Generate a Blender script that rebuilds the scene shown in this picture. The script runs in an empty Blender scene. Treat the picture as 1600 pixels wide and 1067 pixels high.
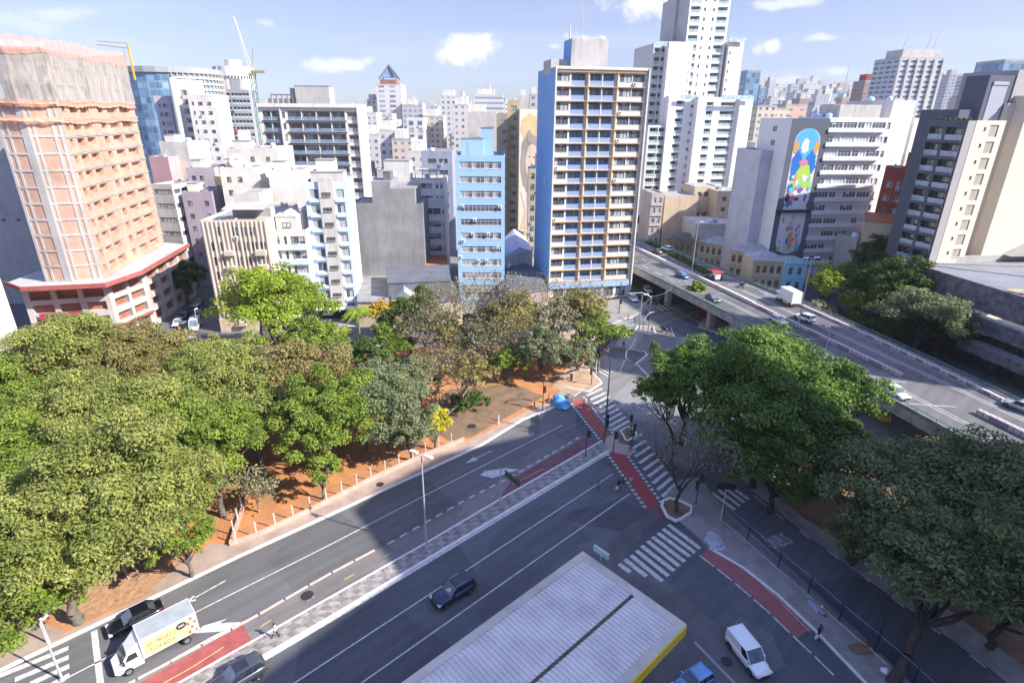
import bpy, bmesh, math, random, zlib
import numpy as np
from mathutils import Vector, Matrix
rad = math.radians
scene = bpy.context.scene
COL = scene.collection

# ---------------------------------------------------------------- camera
CAM_H = 45.0
FPX, HZ, CX, CY = 885.0, 177.0, 800.0, 533.5      # focal length, horizon row, centre (1600 px wide frame)
PITCH = math.atan((CY - HZ) / FPX)
ROLL = rad(0.5)
_F = np.array([0, math.cos(PITCH), -math.sin(PITCH)])
_U0 = np.array([0, math.sin(PITCH), math.cos(PITCH)]); _X0 = np.array([1.0, 0, 0])
_X = math.cos(ROLL) * _X0 + math.sin(ROLL) * _U0
_U = math.cos(ROLL) * _U0 - math.sin(ROLL) * _X0
cam_data = bpy.data.cameras.new('camera'); cam = bpy.data.objects.new('camera', cam_data); COL.objects.link(cam)
cam_data.sensor_width = 36; cam_data.lens = FPX / 1600 * 36; cam_data.clip_start = 0.5; cam_data.clip_end = 20000
M = Matrix.Identity(4)
for i in range(3):
    M[i][0] = _X[i]; M[i][1] = _U[i]; M[i][2] = -_F[i]
M[2][3] = CAM_H
cam.matrix_world = M
scene.camera = cam

def ray(px, py): return _F * FPX + _X * (px - CX) - _U * (py - CY)
def g(px, py, z=0.0):
    r = ray(px, py); t = (z - CAM_H) / r[2]
    return (float(r[0] * t), float(r[1] * t))
def proj(x, y, z):
    v = np.array([x, y, z - CAM_H]); d = v @ _F
    return CX + FPX * (v @ _X) / d, CY - FPX * (v @ _U) / d
def atY(px, py, Y):
    r = ray(px, py); t = Y / r[1]
    return (float(r[0] * t), Y, float(CAM_H + r[2] * t))

# ---------------------------------------------------------------- light
SUN_AZ, SUN_EL = rad(-21.0), rad(37.0)
SUNV = Vector((math.cos(SUN_EL) * math.cos(SUN_AZ), math.cos(SUN_EL) * math.sin(SUN_AZ), math.sin(SUN_EL)))
sd = bpy.data.lights.new('sun', 'SUN'); so = bpy.data.objects.new('sun', sd); COL.objects.link(so)
sd.energy = 4.4; sd.angle = rad(0.5); sd.color = (1.0, 0.93, 0.82)
so.rotation_euler = SUNV.to_track_quat('Z', 'Y').to_euler()
so.location = (60, -40, 120)

world = bpy.data.worlds.new('World'); scene.world = world; world.use_nodes = True
wt = world.node_tree; wn = wt.nodes; wl = wt.links
for n_ in list(wn): wn.remove(n_)
wout = wn.new('ShaderNodeOutputWorld'); wbg = wn.new('ShaderNodeBackground')
sky = wn.new('ShaderNodeTexSky'); sky.sky_type = 'NISHITA'; sky.sun_disc = False
sky.sun_elevation = SUN_EL; sky.sun_rotation = rad(90) - SUN_AZ
sky.altitude = 760; sky.air_density = 1.0; sky.dust_density = 0.6; sky.ozone_density = 2.2
wbg.inputs['Strength'].default_value = 0.085
tc = wn.new('ShaderNodeTexCoord')
nz = wn.new('ShaderNodeTexNoise'); nz.inputs['Scale'].default_value = 20.0; nz.inputs['Detail'].default_value = 9; nz.inputs['Roughness'].default_value = 0.62
wl.new(tc.outputs['Generated'], nz.inputs['Vector'])
def vmath(op, a=None, b=None, av=None, bv=None):
    n = wn.new('ShaderNodeVectorMath'); n.operation = op
    if a is not None: wl.new(a, n.inputs[0])
    if b is not None: wl.new(b, n.inputs[1])
    if av is not None: n.inputs[0].default_value = av
    if bv is not None: n.inputs[1].default_value = bv
    return n
def fmath(op, a, b=None, bv=None, clamp=False):
    n = wn.new('ShaderNodeMath'); n.operation = op; n.use_clamp = clamp
    wl.new(a, n.inputs[0])
    if b is not None: wl.new(b, n.inputs[1])
    if bv is not None: n.inputs[1].default_value = bv
    return n.outputs[0]
dist = vmath('SUBTRACT', nz.outputs['Color'], bv=(0.5, 0.5, 0.5))
cl_total = None
# clouds: direction, half width, half height (in angle), density
for (px, py, hw, hh, dn) in [(737, 80, 62, 20, .95), (722, 66, 22, 16, .9), (520, 103, 44, 10, .7), (568, 98, 14, 8, .5),
                             (1010, 6, 60, 18, .8), (1060, 16, 40, 14, .7), (918, 62, 26, 9, .8), (870, 72, 14, 4, .5), (95, 24, 44, 9, .45),
                             (40, 38, 40, 10, .35), (1214, 70, 14, 10, .8), (1188, 74, 9, 7, .5), (1285, 58, 26, 5, .55),
                             (1305, 112, 26, 6, .45), (1240, 4, 40, 8, .6), (150, 100, 10, 6, .3), (1230, 125, 30, 7, .4), (420, 38, 14, 5, .35)]:
    d = ray(px, py); d = d / np.linalg.norm(d)
    s = vmath('SUBTRACT', tc.outputs['Generated'], bv=tuple(float(v) for v in d))
    a = 1000.0 / FPX
    s2 = vmath('MULTIPLY', s.outputs[0], bv=(FPX / hw, FPX / hw, FPX / hh))
    ds = vmath('SCALE', dist.outputs[0]); ds.inputs['Scale'].default_value = 3.2
    s3 = vmath('ADD', s2.outputs[0], ds.outputs[0])
    ln = vmath('LENGTH', s3.outputs[0]).outputs['Value']
    mr = wn.new('ShaderNodeMapRange'); mr.interpolation_type = 'SMOOTHSTEP'
    wl.new(ln, mr.inputs['Value']); mr.inputs['From Min'].default_value = 1.15; mr.inputs['From Max'].default_value = 0.35
    mr.inputs['To Min'].default_value = 0; mr.inputs['To Max'].default_value = dn
    o = mr.outputs['Result']
    cl_total = o if cl_total is None else fmath('MAXIMUM', cl_total, o)
# thin high cirrus
mp = wn.new('ShaderNodeMapping'); mp.inputs['Scale'].default_value = (1.2, 2.0, 9.0); mp.inputs['Rotation'].default_value = (0.1, 0.25, 0)
wl.new(tc.outputs['Generated'], mp.inputs['Vector'])
nc = wn.new('ShaderNodeTexNoise'); nc.inputs['Scale'].default_value = 2.2; nc.inputs['Detail'].default_value = 9; nc.inputs['Roughness'].default_value = 0.55
wl.new(mp.outputs[0], nc.inputs['Vector'])
mc = wn.new('ShaderNodeMapRange'); wl.new(nc.outputs['Fac'], mc.inputs['Value'])
mc.inputs['From Min'].default_value = .5; mc.inputs['From Max'].default_value = .8; mc.inputs['To Max'].default_value = .22
cl_total = fmath('MAXIMUM', cl_total, mc.outputs['Result'])
tint = wn.new('ShaderNodeMix'); tint.data_type = 'RGBA'; tint.blend_type = 'MULTIPLY'; tint.inputs['Factor'].default_value = 1.0
wl.new(sky.outputs[0], tint.inputs['A']); 
sz_ = wn.new('ShaderNodeSeparateXYZ'); wl.new(tc.outputs['Generated'], sz_.inputs[0])
tr_ = wn.new('ShaderNodeMapRange'); wl.new(sz_.outputs['Z'], tr_.inputs['Value']); tr_.inputs['From Min'].default_value = .0; tr_.inputs['From Max'].default_value = .17
tm_ = wn.new('ShaderNodeMix'); tm_.data_type = 'RGBA'; wl.new(tr_.outputs[0], tm_.inputs['Factor']); tm_.inputs['A'].default_value = (.50, .53, .74, 1); tm_.inputs['B'].default_value = (.88, .71, .78, 1)
wl.new(tm_.outputs['Result'], tint.inputs['B'])
mixc = wn.new('ShaderNodeMix'); mixc.data_type = 'RGBA'
wl.new(cl_total, mixc.inputs['Factor']); zb_ = wn.new('ShaderNodeMapRange'); wl.new(sz_.outputs['Z'], zb_.inputs['Value']); zb_.inputs['From Min'].default_value = .25; zb_.inputs['From Max'].default_value = .75; zb_.inputs['To Min'].default_value = 1.0; zb_.inputs['To Max'].default_value = 3.0  # sky above the frame brightened towards the zenith, added to lift the shade
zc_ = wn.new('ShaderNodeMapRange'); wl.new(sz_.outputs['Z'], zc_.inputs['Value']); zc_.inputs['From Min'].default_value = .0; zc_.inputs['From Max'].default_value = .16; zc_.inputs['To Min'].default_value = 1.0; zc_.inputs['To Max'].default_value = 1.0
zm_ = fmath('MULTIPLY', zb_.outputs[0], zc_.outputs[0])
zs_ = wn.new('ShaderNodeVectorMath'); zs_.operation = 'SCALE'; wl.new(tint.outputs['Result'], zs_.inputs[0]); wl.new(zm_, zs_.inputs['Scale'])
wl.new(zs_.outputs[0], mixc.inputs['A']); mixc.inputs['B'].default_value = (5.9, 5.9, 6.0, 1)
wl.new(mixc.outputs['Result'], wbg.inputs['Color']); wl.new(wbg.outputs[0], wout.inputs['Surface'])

scene.view_settings.view_transform = 'Standard'; scene.view_settings.look = 'None'
scene.view_settings.gamma = 1.0; scene.view_settings.exposure = 1.3
try: scene.view_settings.use_curve_mapping = False
except Exception: pass
scene.render.engine = 'CYCLES'
scene.cycles.max_bounces = 5; scene.cycles.diffuse_bounces = 3; scene.cycles.glossy_bounces = 2
scene.cycles.transparent_max_bounces = 6; scene.cycles.transmission_bounces = 2

# ---------------------------------------------------------------- tagging
def tag(o, label=None, cat=None, group=None, kind=None):
    if label: o['label'] = label
    if cat: o['category'] = cat
    if group: o['group'] = group
    if kind: o['kind'] = kind
    return o
def empty(name, loc=(0, 0, 0), rz=0.0, label=None, cat=None, group=None):
    o = bpy.data.objects.new(name, None); COL.objects.link(o)
    o.location = loc; o.rotation_euler = (0, 0, rz); o.empty_display_size = 0.5
    return tag(o, label, cat, group)
def link_mesh(name, me, parent=None, loc=None, rz=None):
    o = bpy.data.objects.new(name, me); COL.objects.link(o)
    if parent is not None: o.parent = parent
    if loc is not None: o.location = loc
    if rz is not None: o.rotation_euler = (0, 0, rz)
    return o
def copy_tree(o, parent=None):
    c = o.copy(); COL.objects.link(c)
    if parent is not None: c.parent = parent
    for ch in o.children: copy_tree(ch, c)
    return c

# ---------------------------------------------------------------- mesh builder
class MB:
    def __init__(s): s.v = []; s.f = []; s.m = []; s.smooth = False
    def quad(s, a, b, c, d, m=0):
        n = len(s.v); s.v += [a, b, c, d]; s.f.append((n, n + 1, n + 2, n + 3)); s.m.append(m)
    def poly(s, pts, m=0):
        n = len(s.v); s.v += list(pts); s.f.append(tuple(range(n, n + len(pts)))); s.m.append(m)
    def box(s, x0, y0, z0, x1, y1, z1, m=0, bottom=True, T=None):
        P = [(x0, y0, z0), (x1, y0, z0), (x1, y1, z0), (x0, y1, z0), (x0, y0, z1), (x1, y0, z1), (x1, y1, z1), (x0, y1, z1)]
        if T is not None: P = [tuple(T @ Vector(p)) for p in P]
        n = len(s.v); s.v += P
        F = [(0, 1, 5, 4), (1, 2, 6, 5), (2, 3, 7, 6), (3, 0, 4, 7), (4, 5, 6, 7)]
        if bottom: F.append((3, 2, 1, 0))
        for f in F: s.f.append(tuple(n + i for i in f)); s.m.append(m)
    def prism(s, pts, z0, z1, m=0, mtop=None, cap=True, bottom=False):
        pts = [tuple(p[:2]) for p in pts]
        area = sum(pts[i][0] * pts[(i + 1) % len(pts)][1] - pts[(i + 1) % len(pts)][0] * pts[i][1] for i in range(len(pts)))
        if area < 0: pts = pts[::-1]
        k = len(pts)
        for i in range(k):
            a, b = pts[i], pts[(i + 1) % k]
            s.quad((a[0], a[1], z0), (b[0], b[1], z0), (b[0], b[1], z1), (a[0], a[1], z1), m)
        if cap: s.poly([(p[0], p[1], z1) for p in pts], m if mtop is None else mtop)
        if bottom: s.poly([(p[0], p[1], z0) for p in pts[::-1]], m)
    def tube(s, p0, p1, r0, r1=None, n=6, m=0, cap=True):
        p0 = Vector(p0); p1 = Vector(p1); r1 = r0 if r1 is None else r1
        d = (p1 - p0)
        if d.length < 1e-6: return
        d.normalize(); a = d.orthogonal().normalized(); b = d.cross(a)
        k = len(s.v)
        for (p, r) in ((p0, r0), (p1, r1)):
            for i in range(n):
                t = 2 * math.pi * i / n; s.v.append(tuple(p + a * math.cos(t) * r + b * math.sin(t) * r))
        for i in range(n):
            j = (i + 1) % n; s.f.append((k + i, k + j, k + n + j, k + n + i)); s.m.append(m)
        if cap:
            s.f.append(tuple(k + n + i for i in range(n))); s.m.append(m)
            s.f.append(tuple(k + i for i in reversed(range(n)))); s.m.append(m)
    def lathe(s, prof, n=12, m=0, c=(0, 0, 0)):
        k = len(s.v)
        for (r, z) in prof:
            for i in range(n):
                t = 2 * math.pi * i / n; s.v.append((c[0] + r * math.cos(t), c[1] + r * math.sin(t), c[2] + z))
        for j in range(len(prof) - 1):
            for i in range(n):
                i2 = (i + 1) % n; s.f.append((k + j * n + i, k + j * n + i2, k + (j + 1) * n + i2, k + (j + 1) * n + i)); s.m.append(m)
    def add(s, other, loc=(0, 0, 0), rz=0.0, mofs=0):
        c_, s_ = math.cos(rz), math.sin(rz); k = len(s.v)
        s.v += [(loc[0] + x * c_ - y * s_, loc[1] + x * s_ + y * c_, loc[2] + z) for (x, y, z) in other.v]
        s.f += [tuple(k + i for i in f) for f in other.f]; s.m += [i + mofs for i in other.m]
    def mesh(s, name, mats):
        me = bpy.data.meshes.new(name); me.from_pydata([tuple(map(float, v)) for v in s.v], [], s.f)
        for m in mats: me.materials.append(m)
        me.polygons.foreach_set('material_index', s.m)
        if s.smooth: me.polygons.foreach_set('use_smooth', [True] * len(s.f))
        me.update(); return me
    def build(s, name, mats, parent=None, loc=None, rz=None):
        if not isinstance(mats, (list, tuple)): mats = [mats]
        return link_mesh(name, s.mesh(name, mats), parent, loc, rz)

# ---------------------------------------------------------------- materials
MATS = {}
def _new(name):
    m = bpy.data.materials.new(name); m.use_nodes = True
    nt = m.node_tree; return m, nt, nt.nodes['Principled BSDF']
def lin(c):   # sRGB 0..255 -> linear
    return tuple(((v / 255) / 12.92 if v / 255 <= .04045 else ((v / 255 + .055) / 1.055) ** 2.4) for v in c)
def paint(name, col, rough=.6, metal=0.0, var=.12, scale=.6, spec=.5, coat=0.0, bump=0.0, streak=0.0, mottlecol=None):
    """noise-varied procedural surface in object coordinates"""
    if name in MATS: return MATS[name]
    m, nt, b = _new(name); N = nt.nodes; L = nt.links
    b.inputs['Roughness'].default_value = rough; b.inputs['Metallic'].default_value = metal
    b.inputs['Specular IOR Level'].default_value = spec; b.inputs['Coat Weight'].default_value = coat
    tcn = N.new('ShaderNodeTexCoord')
    n1 = N.new('ShaderNodeTexNoise'); n1.inputs['Scale'].default_value = scale; n1.inputs['Detail'].default_value = 5; n1.inputs['Roughness'].default_value = .6
    L.new(tcn.outputs['Object'], n1.inputs['Vector'])
    dc = mottlecol or tuple(c * .45 for c in col)
    mr = N.new('ShaderNodeMapRange'); mr.inputs['From Min'].default_value = .38; mr.inputs['From Max'].default_value = .75
    mr.inputs['To Max'].default_value = var * 2.2
    L.new(n1.outputs['Fac'], mr.inputs['Value'])
    fac = mr.outputs['Result']
    if streak > 0:
        mp_ = N.new('ShaderNodeMapping'); mp_.inputs['Scale'].default_value = (1.3, 1.3, .09); L.new(tcn.outputs['Object'], mp_.inputs['Vector'])
        n2 = N.new('ShaderNodeTexNoise'); n2.inputs['Scale'].default_value = 1.2; n2.inputs['Detail'].default_value = 4; L.new(mp_.outputs[0], n2.inputs['Vector'])
        m2 = N.new('ShaderNodeMapRange'); m2.inputs['From Min'].default_value = .5; m2.inputs['From Max'].default_value = .8; m2.inputs['To Max'].default_value = streak
        L.new(n2.outputs['Fac'], m2.inputs['Value'])
        ad = N.new('ShaderNodeMath'); ad.operation = 'ADD'; ad.use_clamp = True; L.new(fac, ad.inputs[0]); L.new(m2.outputs['Result'], ad.inputs[1]); fac = ad.outputs[0]
    mx = N.new('ShaderNodeMix'); mx.data_type = 'RGBA'
    mx.inputs['A'].default_value = (*col, 1); mx.inputs['B'].default_value = (*dc, 1)
    L.new(fac, mx.inputs['Factor']); L.new(mx.outputs['Result'], b.inputs['Base Color'])
    if bump > 0:
        bp = N.new('ShaderNodeBump'); bp.inputs['Strength'].default_value = bump; bp.inputs['Distance'].default_value = .05
        n3 = N.new('ShaderNodeTexNoise'); n3.inputs['Scale'].default_value = scale * 12; n3.inputs['Detail'].default_value = 3
        L.new(tcn.outputs['Object'], n3.inputs['Vector']); L.new(n3.outputs['Fac'], bp.inputs['Height']); L.new(bp.outputs[0], b.inputs['Normal'])
    MATS[name] = m; return m
def plaster(name, col, var=.16, streak=.38): return paint(name, col, rough=.85, var=var, scale=.25, spec=.25, streak=streak)
def glassm(name, col, rough=.06):
    if name in MATS: return MATS[name]
    m, nt, b = _new(name); N = nt.nodes; L = nt.links
    b.inputs['Roughness'].default_value = rough; b.inputs['Specular IOR Level'].default_value = .8
    tcn = N.new('ShaderNodeTexCoord'); oi = N.new('ShaderNodeObjectInfo')
    n1 = N.new('ShaderNodeTexNoise'); n1.inputs['Scale'].default_value = .9
    ad = N.new('ShaderNodeVectorMath'); L.new(tcn.outputs['Object'], ad.inputs[0]); L.new(oi.outputs['Location'], ad.inputs[1]); L.new(ad.outputs[0], n1.inputs['Vector'])
    mx = N.new('ShaderNodeMix'); mx.data_type = 'RGBA'; mx.inputs['A'].default_value = (*[c * .4 for c in col], 1); mx.inputs['B'].default_value = (*[min(1, c * 1.9) for c in col], 1)
    L.new(n1.outputs['Fac'], mx.inputs['Factor']); L.new(mx.outputs['Result'], b.inputs['Base Color'])
    MATS[name] = m; return m
def foliage(name, c1, c2, transl=.3):
    if name in MATS: return MATS[name]
    m, nt, b = _new(name); N = nt.nodes; L = nt.links
    at = N.new('ShaderNodeAttribute'); at.attribute_name = 'tint'
    mx = N.new('ShaderNodeMix'); mx.data_type = 'RGBA'; mx.inputs['A'].default_value = (*c1, 1); mx.inputs['B'].default_value = (*c2, 1)
    L.new(at.outputs['Fac'], mx.inputs['Factor'])
    b.inputs['Roughness'].default_value = .6; b.inputs['Specular IOR Level'].default_value = .18
    L.new(mx.outputs['Result'], b.inputs['Base Color'])
    tr = N.new('ShaderNodeBsdfTranslucent'); L.new(mx.outputs['Result'], tr.inputs['Color'])
    ms = N.new('ShaderNodeMixShader'); ms.inputs[0].default_value = transl
    L.new(b.outputs[0], ms.inputs[1]); L.new(tr.outputs[0], ms.inputs[2]); L.new(ms.outputs[0], N['Material Output'].inputs['Surface'])
    MATS[name] = m; return m
def asphalt(name, col=(.055, .057, .062), k=1.0):
    if name in MATS: return MATS[name]
    m, nt, b = _new(name); N = nt.nodes; L = nt.links
    tcn = N.new('ShaderNodeTexCoord'); b.inputs['Roughness'].default_value = .8; b.inputs['Specular IOR Level'].default_value = .35
    n1 = N.new('ShaderNodeTexNoise'); n1.inputs['Scale'].default_value = .12; n1.inputs['Detail'].default_value = 8; n1.inputs['Roughness'].default_value = .65
    mp_ = N.new('ShaderNodeMapping'); mp_.vector_type = 'TEXTURE'; mp_.inputs['Rotation'].default_value = (0, 0, rad(42)); mp_.inputs['Scale'].default_value = (18, 1.0, 1)
    L.new(tcn.outputs['Object'], n1.inputs['Vector']); L.new(tcn.outputs['Object'], mp_.inputs['Vector'])
    n2 = N.new('ShaderNodeTexNoise'); n2.inputs['Scale'].default_value = .9; n2.inputs['Detail'].default_value = 5; L.new(mp_.outputs[0], n2.inputs['Vector'])
    n3 = N.new('ShaderNodeTexNoise'); n3.inputs['Scale'].default_value = 14; n3.inputs['Detail'].default_value = 3; L.new(tcn.outputs['Object'], n3.inputs['Vector'])
    vo = N.new('ShaderNodeTexVoronoi'); vo.inputs['Scale'].default_value = .09; L.new(tcn.outputs['Object'], vo.inputs['Vector'])
    def mixf(a, bb, f):
        n = N.new('ShaderNodeMix'); n.data_type = 'FLOAT'; n.inputs['Factor'].default_value = f; L.new(a, n.inputs['A']); L.new(bb, n.inputs['B']); return n.outputs['Result']
    f = mixf(n1.outputs['Fac'], n2.outputs['Fac'], .58); f = mixf(f, n3.outputs['Fac'], .2)
    sp = N.new('ShaderNodeSeparateColor'); L.new(vo.outputs['Color'], sp.inputs[0]); f = mixf(f, sp.outputs[0], .22)
    vc = N.new('ShaderNodeTexVoronoi'); vc.feature = 'DISTANCE_TO_EDGE'; vc.inputs['Scale'].default_value = .16; nd = N.new('ShaderNodeVectorMath'); nd.operation = 'MULTIPLY_ADD'; nd.inputs[1].default_value = (5, 5, 0); L.new(n1.outputs['Color'], nd.inputs[0]); L.new(tcn.outputs['Object'], nd.inputs[2]); L.new(nd.outputs[0], vc.inputs['Vector'])
    ck_ = N.new('ShaderNodeMapRange'); ck_.inputs['From Max'].default_value = .008; ck_.inputs['To Min'].default_value = .82; L.new(vc.outputs['Distance'], ck_.inputs[0]); fm_ = N.new('ShaderNodeMath'); fm_.operation = 'MULTIPLY'; L.new(f, fm_.inputs[0]); L.new(ck_.outputs[0], fm_.inputs[1]); f = fm_.outputs[0]
    cr = N.new('ShaderNodeValToRGB'); cr.color_ramp.elements[0].position = .28; cr.color_ramp.elements[1].position = .66
    cr.color_ramp.elements[0].color = (*[c * .62 * k for c in col], 1); cr.color_ramp.elements[1].color = (*[c * 1.5 * k for c in col], 1)
    L.new(f, cr.inputs[0]); L.new(cr.outputs[0], b.inputs['Base Color'])
    MATS[name] = m; return m

WHITE = (.66, .64, .60)
m_white = plaster('white_plaster', WHITE)
m_offwhite = plaster('aged_white_plaster', (.54, .52, .49), .2, .5)
m_cream = plaster('cream_plaster', (.62, .50, .36)); m_beige = plaster('beige_plaster', (.60, .53, .45))
m_grey = plaster('grey_plaster', (.34, .35, .37)); m_dkgrey = plaster('dark_grey_render', (.16, .17, .20))
m_midgrey = plaster('concrete', (.42, .41, .40), .18, .4); m_conc = plaster('raw_concrete', (.46, .45, .44), .2, .45)
m_blue = plaster('blue_paint', (.20, .38, .66), .05, .12); m_ltblue = plaster('light_blue_paint', (.33, .52, .72), .08, .2)
m_paleblue = plaster('pale_blue_paint', (.52, .66, .82), .06, .15); m_sky = plaster('turquoise_paint', (.30, .62, .78), .06, .15)
m_purple = plaster('slate_blue_render', (.30, .33, .42)); m_red = plaster('red_paint', (.33, .075, .06), .08, .1)
m_brick = plaster('brick_infill', (.54, .35, .27), .25, .3); m_orange = plaster('ochre_paint', (.47, .30, .14), .1, .2)
m_black = plaster('black_metal', (.03, .03, .035), .05, 0); m_roof = plaster('roof_felt', (.30, .30, .31), .3, 0)
m_roofdk = plaster('dark_roof_sheet', (.13, .14, .17), .3, 0.1); m_tile = plaster('clay_tile', (.42, .16, .09), .3, .1)
m_frame_d = paint('dark_window_frame', (.07, .07, .08), .5, .3); m_frame_w = paint('white_window_frame', (.70, .71, .73), .5)
m_glass = glassm('window_glass', (.085, .10, .125)); m_glass_b = glassm('blue_window_glass', (.16, .24, .36))
m_glass_t = glassm('teal_glass', (.32, .42, .43), .1)
m_curtain = paint('curtain', (.40, .41, .42), .8, var=.3, scale=3); m_blind = paint('roller_shutter', (.48, .50, .52), .6, var=.1)
m_metal = paint('galvanised_metal', (.48, .49, .50), .45, .6); m_pole = paint('pole_paint', (.50, .52, .54), .45, .3)
m_rail = paint('railing_paint', (.55, .60, .68), .5, .2)
# ---------------------------------------------------------------- buildings
SIDES = {'F': 0.0, 'R': 90.0, 'B': 180.0, 'L': 270.0}
_wcache = {}
def win_mb(style, w, h, var=0):
    """x 0..w, y inward, z 0..h.  material slots: frame, glass, curtain, extra, wall"""
    key = (style, round(w, 2), round(h, 2), var)
    if key in _wcache: return _wcache[key]
    rnd = random.Random(zlib.crc32(repr(key).encode())); b = MB(); d = .16; t = .05
    def pane(x0, x1, z0, z1, y=d, m=1): b.quad((x0, y, z0), (x1, y, z0), (x1, y, z1), (x0, y, z1), m)
    def frame(x0, x1, z0, z1, y0=d - .07, y1=d + .02, t=t):
        b.box(x0, y0, z0, x1, y1, z0 + t, 0); b.box(x0, y0, z1 - t, x1, y1, z1, 0)
        b.box(x0, y0, z0 + t, x0 + t, y1, z1 - t, 0); b.box(x1 - t, y0, z0 + t, x1, y1, z1 - t, 0)
    if style in ('win', 'strip', 'tiny'):
        n = {'win': 2, 'tiny': 1}.get(style, max(2, int(round(w / .95))))
        for i in range(n):
            a, c = w * i / n, w * (i + 1) / n; r = rnd.random()
            m = 1
            if var and r < (.62 if style == 'strip' else .42): m = 2
            pane(a, c, 0, h, m=m)
            if var and m == 1 and r > (.9 if style == 'strip' else .72): pane(a + .03, c - .03, h * rnd.uniform(.35, .75), h, y=d - .012, m=2)
        frame(0, w, 0, h)
        for i in range(1, n): b.box(w * i / n - .03, d - .07, t, w * i / n + .03, d + .01, h - t, 0)
        if style == 'strip': b.box(t, d - .05, h * .68, w - t, d + .005, h * .68 + .05, 0)
        b.box(-.06, -.06, -.08, w + .06, d - .08, -.005, 3)
    elif style == 'shutter':     # closed roller upper part
        pane(0, w, 0, h); k = [0.0, .35, .6, .9][var % 4]; frame(0, w, 0, h)
        if k: b.box(t, d - .06, h * (1 - k), w - t, d - .02, h - t, 2)
        b.box(w / 2 - .03, d - .075, t, w / 2 + .03, d - .061, h - t, 0)
    elif style == 'dot': pane(0, w, 0, h)
    elif style == 'balcony':     # deep loggia: back wall with sliding door, railing in front
        D = 1.35; b.quad((0, D, 0), (w, D, 0), (w, D, h), (0, D, h), 4)
        dw = w * .78; x0 = (w - dw) / 2 if var != 1 else w * .05
        n = 3 if w > 2.6 else 2
        for i in range(n):
            a, c = x0 + dw * i / n, x0 + dw * (i + 1) / n
            b.quad((a, D - .03, .05), (c, D - .03, .05), (c, D - .03, h - .35), (a, D - .03, h - .35), 2 if (rnd.random() < .3 and var) else 1)
            b.box(a - .03, D - .08, .03, a + .03, D - .04, h - .3, 0)
        b.box(x0, D - .08, h - .35, x0 + dw, D - .04, h - .29, 0)
        if var == 2: b.box(w * .6, D - .7, .02, w * .85, D - .2, .75, 2)
        if var == 3: b.box(w * .1, D - .5, .02, w * .3, D - .15, 1.1, 3)
        # railing
        b.box(0, .02, 1.0, w, .09, 1.08, 3); b.box(0, .04, .04, w, .07, .10, 3)
        k = max(3, int(w / .45))
        for i in range(k + 1): x = .02 + (w - .06) * i / k; b.box(x, .035, .1, x + .04, .075, 1.0, 3)
        b.quad((0, .055, .1), (w, .055, .1), (w, .055, 1.0), (0, .055, 1.0), 5)
    _wcache[key] = b; return b
_mcache = {}
def win_mesh(style, w, h, var, mats):
    key = (style, round(w, 2), round(h, 2), var, tuple(m.name for m in mats))
    if key not in _mcache: _mcache[key] = win_mb(style, w, h, var).mesh(style + '_window', mats)
    return _mcache[key]
def ev(u0, u1, n, w, skip=()):
    """n openings of width w evenly spread between u0 and u1"""
    p = (u1 - u0) / n
    return [(u0 + p * i + (p - w) / 2, u0 + p * i + (p + w) / 2) for i in range(n) if i not in skip]
def fl(z0, n, fh, sill, h): return [(z0 + i * fh + sill, z0 + i * fh + sill + h) for i in range(n)]

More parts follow.
